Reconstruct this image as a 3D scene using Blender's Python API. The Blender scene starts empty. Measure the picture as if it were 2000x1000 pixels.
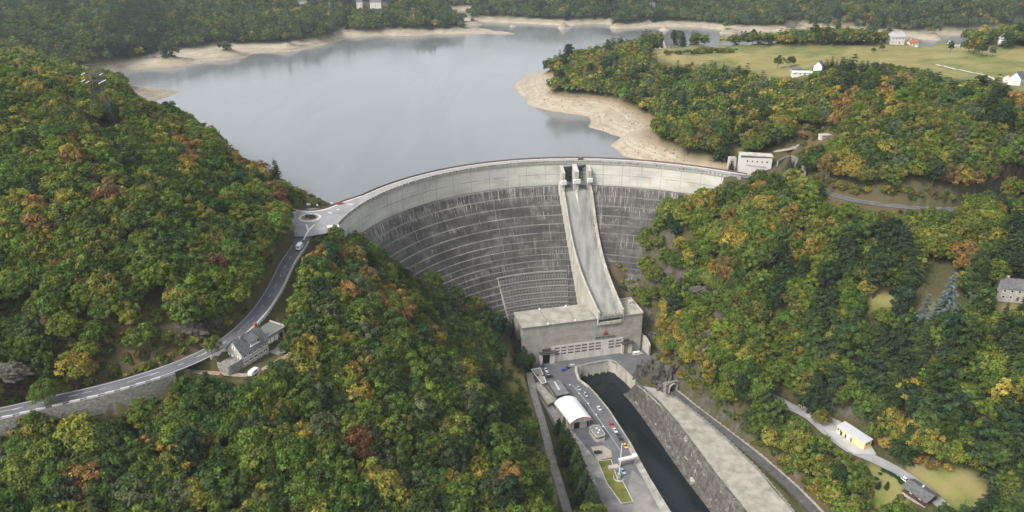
import bpy, bmesh, math, random
import numpy as np
from mathutils import Vector, Matrix, noise
random.seed(7); RNG = np.random.default_rng(7)
S = bpy.context.scene
COL = S.collection
rad = math.radians

# ------------------------------------------------------------------ camera
FPX, PITCH, HC = 1450.0, rad(24.1), 150.0
SP, CP = math.sin(PITCH), math.cos(PITCH)
def un(x, y, z=0.0):
    """point of the place at height z seen at photo pixel (x, y)"""
    u, v = (x-1000)/FPX, (y-500)/FPX
    t = (z-HC)/(-SP-v*CP)
    return Vector((u*t, (CP-v*SP)*t, z))
def pr(X, Y, Z):
    Z = Z-HC
    d = Y*CP-Z*SP
    return 1000+FPX*X/d, 500-FPX*(Y*SP+Z*CP)/d
cd = bpy.data.cameras.new('camera'); cam = bpy.data.objects.new('camera', cd); COL.objects.link(cam)
cam.location = (0, 0, HC); cam.rotation_euler = (math.pi/2-PITCH, 0, 0)
cd.sensor_width = 36; cd.lens = 36*FPX/2000; cd.clip_start = 1; cd.clip_end = 20000
S.camera = cam
S.render.resolution_x, S.render.resolution_y = 1024, 512

# ------------------------------------------------------------------ helpers
def smooth(e0, e1, x):
    t = np.clip((x-e0)/(e1-e0), 0, 1)
    return t*t*(3-2*t)

class MB:
    """collects faces into ONE mesh"""
    def __init__(s): s.v = []; s.f = []; s.m = []; s.mi = 0
    def face(s, pts):
        n = len(s.v); s.v += [tuple(p) for p in pts]; s.f.append(tuple(range(n, n+len(pts)))); s.m.append(s.mi)
    def grid(s, rows, close=False):
        n = len(s.v); w = len(rows[0])
        for r in rows: s.v += [tuple(p) for p in r]
        for i in range(len(rows)-1):
            for j in range(w if close else w-1):
                k = (j+1) % w
                s.f.append((n+i*w+j, n+i*w+k, n+(i+1)*w+k, n+(i+1)*w+j)); s.m.append(s.mi)
    def box(s, c, d, rot=0.0, M=None):
        """box with base centre c, size d, turned by rot about z"""
        dx, dy, dz = d[0]/2, d[1]/2, d[2]
        cr, sr = math.cos(rot), math.sin(rot)
        P = []
        for z in (0, dz):
            for x, y in ((-dx, -dy), (dx, -dy), (dx, dy), (-dx, dy)):
                P.append((c[0]+x*cr-y*sr, c[1]+x*sr+y*cr, c[2]+z))
        s.hexa(P)
    def hexa(s, P):
        n = len(s.v); s.v += [tuple(p) for p in P]
        for f in ((3, 2, 1, 0), (4, 5, 6, 7), (0, 1, 5, 4), (1, 2, 6, 5), (2, 3, 7, 6), (3, 0, 4, 7)):
            s.f.append(tuple(n+i for i in f)); s.m.append(s.mi)
    def prism(s, poly, z0, z1):
        """upright prism over an x/y outline (counter-clockwise); z may be lists"""
        n = len(poly)
        a = [(p[0], p[1], z0[i] if isinstance(z0, (list, tuple)) else z0) for i, p in enumerate(poly)]
        b = [(p[0], p[1], z1[i] if isinstance(z1, (list, tuple)) else z1) for i, p in enumerate(poly)]
        k = len(s.v); s.v += a+b
        s.f.append(tuple(range(k+n-1, k-1, -1))); s.m.append(s.mi)
        s.f.append(tuple(range(k+n, k+2*n))); s.m.append(s.mi)
        for i in range(n):
            j = (i+1) % n
            s.f.append((k+i, k+j, k+n+j, k+n+i)); s.m.append(s.mi)
    def tube(s, a, b, r0, r1=None, n=8):
        r1 = r0 if r1 is None else r1
        a, b = Vector(a), Vector(b); d = (b-a).normalized()
        q = Vector((0, 0, 1)) if abs(d.z) < .9 else Vector((1, 0, 0))
        u = d.cross(q).normalized(); w = d.cross(u)
        R = []
        for c, r in ((a, r0), (b, r1)):
            R.append([c+u*(r*math.cos(2*math.pi*i/n))+w*(r*math.sin(2*math.pi*i/n)) for i in range(n)])
        k = len(s.v); s.grid(R, True)
        s.f.append(tuple(range(k+n-1, k-1, -1))); s.m.append(s.mi)
        s.f.append(tuple(range(k+n, k+2*n))); s.m.append(s.mi)
    def ball(s, c, rx, ry=None, rz=None, n=10):
        ry = rx if ry is None else ry; rz = rx if rz is None else rz
        rows = []
        for i in range(n//2+1):
            t = math.pi*i/(n//2)
            rr = max(math.sin(t), 1e-3)
            rows.append([(c[0]+rx*rr*math.cos(2*math.pi*j/n), c[1]+ry*rr*math.sin(2*math.pi*j/n), c[2]-rz*math.cos(t)) for j in range(n)])
        s.grid(rows, True)
    def build(s, name, mats, parent=None, smooth_=False, loc=None):
        me = bpy.data.meshes.new(name); me.from_pydata(s.v, [], s.f)
        if not isinstance(mats, (list, tuple)): mats = [mats]
        for m in mats: me.materials.append(m)
        if len(mats) > 1: me.polygons.foreach_set('material_index', s.m)
        if smooth_: me.polygons.foreach_set('use_smooth', [True]*len(s.f))
        bm = bmesh.new(); bm.from_mesh(me); bmesh.ops.recalc_face_normals(bm, faces=bm.faces); bm.to_mesh(me); bm.free()
        me.update()
        o = bpy.data.objects.new(name, me); COL.objects.link(o)
        if parent: o.parent = parent
        if loc is not None: o.location = loc
        return o

def tag(o, label=None, cat=None, group=None, kind=None):
    if label: o['label'] = label
    if cat: o['category'] = cat
    if group: o['group'] = group
    if kind: o['kind'] = kind
    return o
def thing(name, label, cat, loc=(0, 0, 0), rz=0.0, group=None):
    o = bpy.data.objects.new(name, None); COL.objects.link(o)
    o.empty_display_size = .5
    o.location = loc; o.rotation_euler = (0, 0, rz)
    return tag(o, label, cat, group)
def copy_tree(o, parent=None):
    c = o.copy(); COL.objects.link(c)
    if parent: c.parent = parent
    for ch in o.children: copy_tree(ch, c)
    return c
def structure(o): o['kind'] = 'structure'; return o

# ------------------------------------------------------------------ materials
def new_mat(name):
    m = bpy.data.materials.new(name); m.use_nodes = True
    nt = m.node_tree; nt.nodes.clear()
    return m, nt, nt.nodes, nt.links
class NT:
    """terse node building"""
    def __init__(s, name):
        s.m, s.nt, s.n, s.l = new_mat(name)
        s.out = s.n.new('ShaderNodeOutputMaterial')
    def add(s, t, **k):
        n = s.n.new(t)
        for a, b in k.items(): setattr(n, a, b)
        return n
    def put(s, sock, v):
        if hasattr(v, 'is_linked') or isinstance(v, bpy.types.NodeSocket): s.l.new(v, sock)
        elif v is not None: sock.default_value = v
    def coords(s, kind='Object', scale=(1, 1, 1)):
        t = s.add('ShaderNodeTexCoord')
        mp = s.add('ShaderNodeMapping'); mp.inputs['Scale'].default_value = scale
        s.l.new(t.outputs[kind], mp.inputs['Vector']); return mp.outputs[0]
    def world(s, scale=(1, 1, 1)):
        g = s.add('ShaderNodeNewGeometry')
        mp = s.add('ShaderNodeMapping'); mp.inputs['Scale'].default_value = scale
        s.l.new(g.outputs['Position'], mp.inputs['Vector']); return mp.outputs[0]
    def noise(s, vec, scale, detail=4, rough=.55, dist=0):
        n = s.add('ShaderNodeTexNoise'); s.l.new(vec, n.inputs['Vector'])
        n.inputs['Scale'].default_value = scale; n.inputs['Detail'].default_value = detail
        n.inputs['Roughness'].default_value = rough; n.inputs['Distortion'].default_value = dist
        return n.outputs['Fac']
    def ramp(s, fac, stops, interp='LINEAR'):
        r = s.add('ShaderNodeValToRGB'); r.color_ramp.interpolation = interp
        e = r.color_ramp.elements
        while len(e) < len(stops): e.new(.5)
        for i, (p, c) in enumerate(stops):
            e[i].position = p; e[i].color = (*c, 1) if len(c) == 3 else c
        s.l.new(fac, r.inputs[0]); return r.outputs[0]
    def rng(s, fac, a, b, c=0.0, d=1.0):
        r = s.add('ShaderNodeMapRange'); r.interpolation_type = 'SMOOTHSTEP'
        s.put(r.inputs[0], fac); 
        for i, v in enumerate((a, b, c, d)): r.inputs[i+1].default_value = v
        return r.outputs[0]
    def mix(s, fac, a, b, blend='MIX'):
        x = s.add('ShaderNodeMix', data_type='RGBA', blend_type=blend)
        s.put(x.inputs[0], fac)
        for sock, v in ((x.inputs[6], a), (x.inputs[7], b)):
            s.put(sock, (*v, 1) if isinstance(v, (tuple, list)) and len(v) == 3 else v)
        return x.outputs[2]
    def math(s, op, a, b=None):
        x = s.add('ShaderNodeMath', operation=op); s.put(x.inputs[0], a)
        if b is not None: s.put(x.inputs[1], b)
        return x.outputs[0]
    def attr(s, name, out='Fac', typ='GEOMETRY'):
        a = s.add('ShaderNodeAttribute', attribute_name=name, attribute_type=typ); return a.outputs[out]
    def sep(s, vec):
        x = s.add('ShaderNodeSeparateXYZ'); s.l.new(vec, x.inputs[0]); return x.outputs
    def comb(s, a, b, c):
        x = s.add('ShaderNodeCombineXYZ')
        for i, v in enumerate((a, b, c)): s.put(x.inputs[i], v)
        return x.outputs[0]
    def bump(s, h, strength=.3, dist=.1):
        b = s.add('ShaderNodeBump'); b.inputs['Strength'].default_value = strength; b.inputs['Distance'].default_value = dist
        s.l.new(h, b.inputs['Height']); return b.outputs[0]
    def principled(s, col, rough=.85, normal=None, spec=.3, metal=0.0):
        p = s.add('ShaderNodeBsdfPrincipled')
        s.put(p.inputs['Base Color'], (*col, 1) if isinstance(col, (tuple, list)) and len(col) == 3 else col)
        s.put(p.inputs['Roughness'], rough); p.inputs['Specular IOR Level'].default_value = spec; p.inputs['Metallic'].default_value = metal
        if normal is not None: s.l.new(normal, p.inputs['Normal'])
        s.l.new(p.outputs[0], s.out.inputs[0]); return p
_pm = {}
def paint(name, col, rough=.6, var=.18, scale=.8, spec=.3, metal=0.0):
    """painted / plain surface with faint uneven wear"""
    if name in _pm: return _pm[name]
    t = NT(name); w = t.world()
    n = t.noise(w, scale, 5, .6)
    c = t.mix(n, tuple(x*(1-var) for x in col), tuple(min(1, x*(1+var)) for x in col))
    t.principled(c, rough, None, spec, metal)
    _pm[name] = t.m; return t.m
def mottled(name, stops, scale=.3, rough=.9, stretch=(1, 1, 1), bump=.3, bscale=2.0, dist=.15):
    if name in _pm: return _pm[name]
    t = NT(name); w = t.world(stretch)
    n = t.noise(w, scale, 7, .62)
    c = t.ramp(n, stops)
    b = t.noise(t.world(), bscale, 5, .6)
    t.principled(c, rough, t.bump(b, bump, dist), .2)
    _pm[name] = t.m; return t.m
# ------------------------------------------------------------------ dam crest curve (plan)
DC = (46.9, 349.2)
DPOLY = (1.0912, -8.1469, 3.0814, 5.4709, 146.727)
def dam_r(th): return np.polyval(DPOLY, np.clip(th, rad(46), rad(172))-1.7)
def dam_p(th, off, z=0.0):
    """point on the dam: off metres downstream of the crest's downstream edge"""
    r = float(dam_r(th))-off
    return Vector((DC[0]+r*math.cos(th), DC[1]+r*math.sin(th), z))
TH0, TH1 = rad(47.5), rad(170.0)       # right end, left end
YARD, QUAYZ, CANAL, LAKE, ROOF = -110.0, -110.0, -118.5, -15.0, -82.0

# ------------------------------------------------------------------ roads and levelled ground
def way(pts): return [un(*p) for p in pts]
def densify(P, step=3.0):
    """Catmull-Rom through P, resampled"""
    P = [Vector(p) for p in P]; Q = []
    for i in range(len(P)-1):
        p0 = P[max(i-1, 0)]; p1 = P[i]; p2 = P[i+1]; p3 = P[min(i+2, len(P)-1)]
        n = max(2, int((p2-p1).length/step))
        for k in range(n):
            t = k/n
            Q.append(.5*((2*p1)+(p2-p0)*t+(2*p0-5*p1+4*p2-p3)*t*t+(3*p1-p0-3*p2+p3)*t*t*t))
    Q.append(P[-1]); return Q
LEFT_ROAD = densify(way([(-160, 838, -13), (0, 806, -12), (100, 783, -11), (200, 760, -10), (300, 731, -9), (385, 698, -8), (450, 661, -7), (500, 615, -5.5), (535, 565, -4), (560, 515, -2.8), (583, 480, -1.4), (598, 455, -.4)]))
RIGHT_ROAD = densify(way([(1428, 341, 0), (1470, 346, .2), (1530, 352, .8), (1580, 366, 1.6), (1620, 378, 2), (1680, 393, 1.5), (1750, 402, 1), (1810, 407, .5), (1868, 408, 0), (1930, 402, -.5), (2010, 392, -1), (2100, 380, -1)]))
UP_ROAD = densify(way([(1530, 346, .8), (1556, 322, 1.8), (1535, 303, 4), (1510, 297, 5.5), (1545, 290, 8), (1580, 277, 11), (1612, 262, 15), (1640, 258, 17)]))
PATH = densify(way([(1033, 728, -108), (1042, 770, -107.5), (1060, 830, -106.5), (1075, 890, -106), (1093, 950, -105), (1108, 1000, -104.5), (1130, 1060, -104)]))
TRACK = densify(way([(1312, 763, -104), (1345, 790, -104), (1400, 832, -104), (1470, 887, -104), (1540, 947, -104), (1592, 1000, -104), (1680, 1090, -104)]))
YELLOW_ROAD = densify(way([(1500, 770, -84), (1540, 792, -84.5), (1580, 812, -85), (1620, 846, -85), (1660, 876, -85), (1705, 895, -85), (1745, 915, -85.3), (1790, 944, -85.8), (1840, 985, -86.5), (1880, 1020, -87)]))
FIELD_ROAD = densify(way([(1828, 128, 36), (1880, 138, 36), (1935, 150, 36), (1975, 158, 36)]))
HOUSE_TRACK = densify(way([(340, 722, -11.5), (395, 727, -12.5), (440, 730, -13.5), (490, 732, -14), (530, 712, -13), (570, 690, -12)]))
# outlines of levelled ground (photo pixels at that height, counter-clockwise in plan)
def outline(pts, z): return [un(x, y, z) for x, y in pts]
YARD_POLY = outline([(1012, 712), (1040, 735), (1046, 760), (1095, 850), (1150, 930), (1200, 1040), (1330, 1040), (1310, 1000), (1267, 930), (1230, 862), (1190, 800), (1153, 763), (1118, 744), (1116, 720), (1190, 706), (1210, 722), (1238, 742), (1300, 712), (1285, 680), (1240, 676), (1030, 706)], YARD)
CW_LO = [un(x, y, CANAL-.8) for x, y in ((1222, 772), (1240, 792), (1285, 853), (1335, 925), (1392, 1000), (1440, 1065))]
CW_UP = [un(x, y, -104) for x, y in ((1240, 750), (1262, 768), (1290, 795), (1335, 850), (1390, 925), (1450, 1000), (1500, 1065))]
CANAL_POLY = outline([(1330, 1060), (1310, 1000), (1267, 930), (1230, 862), (1190, 800), (1160, 765), (1130, 744), (1128, 722), (1192, 706), (1210, 718), (1238, 742)], YARD)+[CW_LO[0].lerp(CW_UP[1], .05)]+[CW_LO[i].lerp(CW_UP[i+1], .08) for i in range(1, 6)]

# ------------------------------------------------------------------ terrain height field
CP_PIX = '''
605 425 -.3;568 408 -.3;645 415 -.3;575 452 -.8;636 446 -.8
596 388 -5;640 398 -8;560 378 -3
390 268 18;460 318 9;530 362 0;330 215 24
230 192 30;100 150 50;0 150 60;-150 150 62;160 165 42
0 640 6;0 560 16;0 480 24;0 400 31;0 270 49;-150 400 36;-150 640 8;-150 270 52
100 640 5;100 560 14;100 450 28;100 330 43;100 250 47
200 640 3;200 550 13;200 400 28;215 290 36;200 230 40
300 640 2;300 560 10;300 450 22;300 330 30;300 250 30
400 580 4;400 480 12;400 380 20;450 400 14;480 500 5;500 440 8;530 420 6;545 470 2;545 400 4
100 835 -22;250 790 -22;20 850 -24;350 762 -19;440 738 -15.5;475 690 -12.5;520 660 -10.5;545 640 -10;560 600 -9;585 545 -7;612 490 -4.5;550 720 -18
600 520 -8;640 545 -13;700 605 -22;760 655 -31;830 725 -44;900 795 -57;960 885 -69;1010 990 -79
690 475 -20;740 505 -38;800 540 -52;850 570 -60;900 600 -71;960 630 -82;1005 665 -93;960 690 -88;900 660 -78;820 610 -58;940 760 -82
985 705 -97;1000 770 -97;1015 700 -104;1030 860 -97;1055 960 -95;1090 830 -106;1130 930 -106
0 1000 -34;250 1000 -38;500 1000 -46;700 1000 -57;900 1000 -73;250 900 -32;500 850 -31;600 780 -29;700 780 -36;700 880 -46;0 920 -29;400 800 -25;600 680 -20;850 860 -58;850 950 -66
1100 740 -110;1150 850 -110;1240 950 -110;1110 690 -110;1200 690 -110
1150 660 -106;1080 640 -104;1190 560 -100;1060 580 -100
1320 800 -104;1400 880 -104;1500 990 -104;1350 780 -104;1480 880 -104
1500 850 -97;1560 850 -90;1600 900 -93;1660 860 -85;1750 920 -86;1800 990 -88;1700 970 -95;1650 1000 -100;1740 1000 -94
1700 800 -76;1800 860 -76;1900 880 -72;1980 960 -76;1600 735 -74;1500 715 -78;1540 770 -84;1850 930 -81
1300 700 -93;1290 665 -92;1330 640 -80;1390 640 -68;1400 720 -78;1450 760 -83;1430 800 -92;1370 570 -54;1300 565 -70;1250 632 -95;1240 555 -76;1215 520 -64;1195 512 -61;1230 590 -84
1260 450 -40;1320 405 -24;1380 378 -12;1280 480 -46;1340 460 -32
1450 375 -6;1480 395 -9;1560 400 -5;1600 430 -10;1500 500 -26;1600 530 -30;1450 560 -40;1700 480 -17;1550 620 -46;1650 650 -48;1700 582 -32;1800 565 -24;1900 600 -27;1975 600 -26;1980 650 -29;1800 700 -46;1950 760 -48;1700 720 -57;1850 790 -60;1430 450 -22
1900 480 -11;1990 500 -14;2100 600 -26;2100 800 -50;2150 960 -76;2150 480 -8
1650 345 11;1750 345 15;1850 345 15;1950 370 9;1990 425 -3;1600 300 14;1640 280 21;1750 260 31;1900 260 34;1990 250 36;1500 285 5;1450 255 5;1400 295 -1;1432 290 1;1350 285 -2;1300 245 1;1450 200 13;1600 200 27;1350 200 8;1250 175 6;1200 155 8;1130 172 2;2150 300 30;1560 350 2;1590 340 7
1290 108 20;1400 110 23;1430 132 21;1500 97 26;1600 110 29;1700 105 33;1850 100 36;1950 130 38;1990 100 38;1750 150 33;1990 190 37;1650 170 29;1550 150 25;2150 120 40
1450 88 24;1600 80 29;1720 86 34;1900 86 37;2000 76 39;1300 92 18;1230 100 8;1190 108 4
240 138 -15;330 122 -15;450 105 -15;560 95 -15;640 85 -15;668 78 -15;668 70 -15;750 69 -15;850 67 -15;1010 66.5 -15;925 51 -15;960 57 -15;990 62 -15
215 118 -3;330 105 -2;450 92 -2;560 78 -2;625 66 -2;635 57 -2;700 52 -2;800 50 -2;880 47 -2;890 50 -8;930 57 -12;970 62 -13;1005 66 -14.2
262 172 -4;262 198 -10;300 171 -11;350 180 -15;325 189 -15;300 196 -15
910 38 -15;1000 45.5 -15;1080 49.5 -15;1180 47.5 -15;1300 53 -15;1400 58 -15;1460 62 -14.8
930 32 -2;1000 37 -2;1100 40 -2;1200 39 -2;1300 43 -2;1415 48 -2
1440 46 -15;1550 53 -15;1650 63 -15;1720 69 -15;1830 69 -15;1960 62 -15;2060 56 -15
1440 36 -2;1550 45 -2;1700 58 -2;1830 58 -2;1960 53 -2;2060 46 -2
870 27 -15;918 25 -2;875 20 -2;885 33 -15
1030 196 -15;1062 213 -15;1100 220 -15;1152 228 -15;1146 250 -15;1190 263 -15;1216 268 -15;1188 285 -15;1215 306 -15
1077 180 -2;1110 186 -2;1190 190 -2;1225 202 -2;1270 225 -2;1265 255 -2;1290 285 -3;1330 308 -4;1240 250 -8;1250 290 -9;1160 205 -8;1190 235 -11
'''
CP_LAKE = '500 250;700 200;900 150;1100 110;800 350;1000 290;1130 255;600 130;450 180;1250 70;1500 67;1750 75;1000 58;340 150;1170 290;1080 240;700 300;900 230;1200 90;560 300;420 240;250 152;1600 68;930 46;970 51;1010 57;895 38;890 33;905 33;875 27;900 80;950 82;1000 50;1080 53.5;1180 51.5;1300 57;1400 62;1550 57;1650 67;1720 73;1830 73;1960 66;1000 54;1060 58;1120 58;1180 56;1240 59;1300 63;1380 67;1460 70;1550 61;1650 71;1750 77;1850 75;1950 69;1100 66;1200 66;1300 76;1400 74;1020 75;350 150;300 145;280 160;420 130;520 112;600 105;700 82;760 80;850 78;940 75'
CP_FAR = '''100 90 930;300 60 1090;450 50 1150;560 40 1230;700 25 1350;750 30 1330;800 20 1380;0 60 990;150 20 1240;400 10 1290;600 5 1340;840 12 1430;0 105 800;-200 80 870;180 95 940;-200 20 1060
950 20 1470;1000 25 1440;1050 10 1480;1100 28 1410;1150 15 1440;1200 28 1410;1250 10 1450;1300 30 1400;1350 15 1430;1405 36 1370;1420 20 1420;1440 25 1410;1500 25 1370;1550 35 1330;1600 10 1370;1650 35 1300;1700 10 1330;1750 40 1280;1800 10 1320;1850 40 1270;1950 35 1290;1950 10 1330;2050 30 1300;2200 10 1360;1000 5 1510;1200 2 1480;1400 5 1460'''
CP_WORLD = [(-130, 500, -32), (-195, 545, -26), (-250, 620, -24), (-320, 700, -22), (-60, 520, -60), (44, 530, -80), (110, 510, -50), (44, 620, -60),
    (44, 480, -96), (-20, 470, -96), (90, 470, -92), (0, 445, -98), (80, 440, -102), (-60, 440, -62), (-85, 400, -32), (130, 440, -40), (150, 465, -8),
    (150, 950, -26), (300, 985, -26), (450, 965, -26), (600, 955, -26), (850, 960, -24), (700, 1020, -28), (1100, 1050, -24),
    (-200, 120, -70), (-60, 120, -95), (60, 120, -110), (150, 120, -108), (280, 120, -100), (-420, 150, -30), (450, 150, -60), (-700, 400, 60), (800, 400, 20), (800, 650, 45), (1300, 700, 60),
    (-1500, 2500, 190), (0, 2600, 190), (1500, 2500, 200), (3200, 1800, 200), (-3200, 1800, 200), (-1500, 1200, 90), (2000, 1400, 100), (-3000, 4800, 260), (3000, 4800, 260), (0, 5000, 260), (700, 2200, 170), (-700, 1900, 130), (-2000, 500, 90), (2500, 700, 80), (300, 2300, 160)]
def _cps():
    pts = []
    for part in CP_PIX.replace('\n', ';').split(';'):
        if part.strip():
            x, y, z = map(float, part.split()); pts.append(un(x, y, z))
    for part in CP_LAKE.split(';'):
        x, y = map(float, part.split()); p = un(x, y, LAKE); p.z = -32; pts.append(p)
    for part in CP_FAR.replace('\n', ';').split(';'):          # far slopes: pixel and distance
        x, y, Y = map(float, part.split()); v = (y-500)/FPX; t = Y/(CP-v*SP)
        pts.append(Vector(((x-1000)/FPX*t, Y, HC+(-SP-v*CP)*t)))
    for p in CP_WORLD: pts.append(Vector(p))
    return np.array([tuple(p) for p in pts])
_P = _cps()
def _rbf_fit(P, sm=.010):
    n = len(P); xy = P[:, :2]/100
    d = np.sqrt(((xy[:, None]-xy[None])**2).sum(-1))
    A = np.zeros((n+3, n+3)); A[:n, :n] = -(d**1.4)-sm*0+np.eye(n)*sm
    A[:n, n] = 1; A[:n, n+1:] = xy; A[n, :n] = 1; A[n+1:, :n] = xy.T
    b = np.zeros(n+3); b[:n] = P[:, 2]
    return np.linalg.solve(A, b)
_W = _rbf_fit(_P)
def _rbf(x, y):
    x = np.asarray(x, float).ravel()/100; y = np.asarray(y, float).ravel()/100
    out = np.zeros(len(x)); C = _P[:, :2]/100; w = _W[:-3]
    for i in range(0, len(x), 20000):
        d2 = (x[i:i+20000, None]-C[None, :, 0])**2+(y[i:i+20000, None]-C[None, :, 1])**2
        out[i:i+20000] = -(d2**.7)@w+_W[-3]+_W[-2]*x[i:i+20000]+_W[-1]*y[i:i+20000]
    return out
def poly_dist(x, y, P):
    """distance to polyline and its height there"""
    best = np.full(x.shape, 1e9); zz = np.zeros(x.shape)
    for a, b in zip(P[:-1], P[1:]):
        dx, dy = b[0]-a[0], b[1]-a[1]; L = dx*dx+dy*dy+1e-9
        t = np.clip(((x-a[0])*dx+(y-a[1])*dy)/L, 0, 1)
        d = np.hypot(x-a[0]-t*dx, y-a[1]-t*dy)
        m = d < best
        best[m] = d[m]; zz[m] = (a[2]+t*(b[2]-a[2]))[m]
    return best, zz
def inside(x, y, P):
    r = np.zeros(x.shape, bool); n = len(P)
    for i in range(n):
        x0, y0, x1, y1 = P[i][0], P[i][1], P[i-1][0], P[i-1][1]
        c = ((y0 > y) != (y1 > y)) & (x < (x1-x0)*(y-y0)/(y1-y0+1e-12)+x0)
        r ^= c
    return r
def area_dist(x, y, P):
    d, _ = poly_dist(x, y, list(P)+[P[0]])
    return np.where(inside(x, y, P), -d, d)
# smooth value noise by summed sines (cheap, fixed)
_ns = [(RNG.uniform(.5, 1.6)*f, RNG.uniform(0, 6.28), RNG.uniform(0, 6.28), a) for f, a in ((.018, 1.6), (.018, 1.6), (.03, 1.1), (.03, 1.1), (.06, .6), (.06, .6), (.12, .35), (.12, .35), (.25, .2), (.25, .2)) for _ in (0,)]
def wobble(x, y):
    r = 0
    for k, ph, an, a in _ns:
        r = r+a*np.sin((x*math.cos(an)+y*math.sin(an))*k*2.2+ph+1.3*np.sin((y*math.cos(an)-x*math.sin(an))*k*1.7+ph*2))
    return r
ROADS = [(LEFT_ROAD, 4.3, 1.3), (RIGHT_ROAD, 4.0, 2.5), (UP_ROAD, 2.8, 2.0), (PATH, 2.4, 2.0), (TRACK, 4.0, 2.5), (YELLOW_ROAD, 5.0, 3.0), (HOUSE_TRACK, 1.8, 1.5)]
HOUSE_PAD = outline([(405, 716), (470, 722), (545, 690), (552, 640), (520, 625), (440, 650), (395, 690)], -9)
_hA, _hB = un(476, 716, -13.2), un(526, 686, -13.2); _hd = (_hB-_hA).normalized(); _hn = Vector((-_hd.y, _hd.x, 0))
FRONT_PAD = [_hA+_hd*a+_hn*c for a, c in ((-8, -5.5), (24, -5.5), (24, .2), (-8, .2))]
RB_C = un(605, 425, 0)
PEN = outline([(1570, 800), (1640, 815), (1720, 878), (1690, 905), (1650, 882), (1600, 850)], -85)
TERR = outline([(1246, 748), (1262, 760), (1300, 775), (1318, 778), (1362, 812), (1420, 862), (1480, 920), (1536, 985), (1590, 1060), (1512, 1062), (1456, 1000), (1396, 925), (1340, 852), (1294, 796)], -104)
def heights(x, y):
    sh = np.shape(x); x = np.asarray(x, float).ravel(); y = np.asarray(y, float).ravel()
    z = _rbf(x, y)
    far = smooth(250, 1400, y)
    w = wobble(x, y)
    shore = smooth(4.0, 22.0, np.abs(z-LAKE))        # keep shorelines clean
    z = z+w*(.55+far*1.2)*np.clip(shore, .12, 1)
    # levelled ground
    d = area_dist(x, y, HOUSE_PAD); k = 1-smooth(0, 5, d); z = z*(1-k)+(-10.6)*k
    d = area_dist(x, y, FRONT_PAD); k = 1-smooth(0, 2.5, d); z = z*(1-k)+(-13.9)*k
    d = area_dist(x, y, PEN); k = 1-smooth(0, 6, d); z = z*(1-k)+(-85.3)*k
    d = np.hypot(x-RB_C.x, y-RB_C.y); k = 1-smooth(13.5, 18, d); z = z*(1-k)+(-.35)*k
    for P, hw, sh_ in ROADS:
        d, rz = poly_dist(x, y, P); k = 1-smooth(hw, hw+sh_, d)
        z = z*(1-k)+(rz-.3)*k
    d = area_dist(x, y, TERR); k = 1-smooth(-2, 1.5, d); z = z*(1-k)+(-104.6)*k
    d = area_dist(x, y, YARD_POLY); k = 1-smooth(-1, 5, d); z = z*(1-k)+(YARD-1.2)*k
    d = area_dist(x, y, CANAL_POLY); k = 1-smooth(2.6, 4.6, d); z = z*(1-k)+(CANAL-3.5)*k
    return z.reshape(sh)
NA, NR = 660, 600
_ang = np.linspace(rad(-50), rad(50), NA); _rr = np.geomspace(110, 5200, NR)
_GX = np.outer(_rr, np.sin(_ang)); _GY = np.outer(_rr, np.cos(_ang))
GZ = heights(_GX, _GY)
_la = math.log(_rr[0]); _lb = math.log(_rr[-1])
def ground(x, y):
    """terrain height (bilinear in the mesh grid)"""
    x = np.asarray(x, float); y = np.asarray(y, float)
    a = (np.arctan2(x, y)-_ang[0])/(_ang[-1]-_ang[0])*(NA-1)
    r = (np.log(np.maximum(np.hypot(x, y), 1))-_la)/(_lb-_la)*(NR-1)
    a = np.clip(a, 0, NA-1.001); r = np.clip(r, 0, NR-1.001)
    i, j = r.astype(int), a.astype(int); u, v = r-i, a-j
    return (GZ[i, j]*(1-u)*(1-v)+GZ[i+1, j]*u*(1-v)+GZ[i, j+1]*(1-u)*v+GZ[i+1, j+1]*u*v)
def gz(x, y): return float(ground(np.array([x]), np.array([y]))[0])
def zone(px_poly, P):
    """which world points P (n,3) fall inside a photo outline"""
    d = P[:, 1]*CP-(P[:, 2]-HC)*SP
    x = 1000+FPX*P[:, 0]/d; y = 500-FPX*(P[:, 1]*SP+(P[:, 2]-HC)*CP)/d
    return inside(x, y, px_poly)
G3 = np.stack([_GX.ravel(), _GY.ravel(), GZ.ravel()], 1)
MEADOWS = [[(1255, 100), (1340, 90), (1480, 90), (1640, 92), (1760, 85), (1840, 78), (1960, 95), (2060, 90), (2060, 175), (1990, 178), (1960, 160), (1850, 152), (1790, 140), (1745, 128), (1700, 140), (1640, 128), (1560, 140), (1490, 146), (1440, 132), (1400, 128), (1330, 128), (1290, 118)],
           [(1500, 130), (1560, 130), (1590, 142), (1570, 152), (1500, 150)], [(1700, 128), (1760, 128), (1800, 138), (1790, 152), (1720, 140)],
           [(1415, 270), (1445, 268), (1452, 300), (1425, 302)]]
GRASS = [[(975, 680), (1000, 690), (1040, 770), (1060, 850), (1100, 960), (1085, 990), (1050, 900), (1020, 820), (990, 740)],
         [(1690, 565), (1745, 560), (1755, 605), (1700, 605)], [(1890, 590), (2060, 600), (2060, 690), (1940, 650), (1800, 620), (1810, 595)],
         [(1700, 905), (1780, 940), (1770, 1000), (1700, 1000), (1690, 950)], [(1740, 900), (1900, 920), (1960, 1010), (1880, 1010)]]
SCRUB = [[(0, 590), (120, 570), (350, 600), (500, 610), (470, 650), (300, 730), (0, 800)], [(1270, 690), (1330, 700), (1420, 800), (1520, 880), (1600, 960), (1640, 1000), (1560, 960), (1400, 800), (1330, 760), (1250, 740)],
         [(1180, 500), (1240, 520), (1260, 600), (1200, 600)], [(1560, 340), (1700, 375), (1900, 395), (1880, 420), (1600, 400)], [(1540, 250), (1640, 250), (1640, 300), (1530, 320)]]
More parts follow.
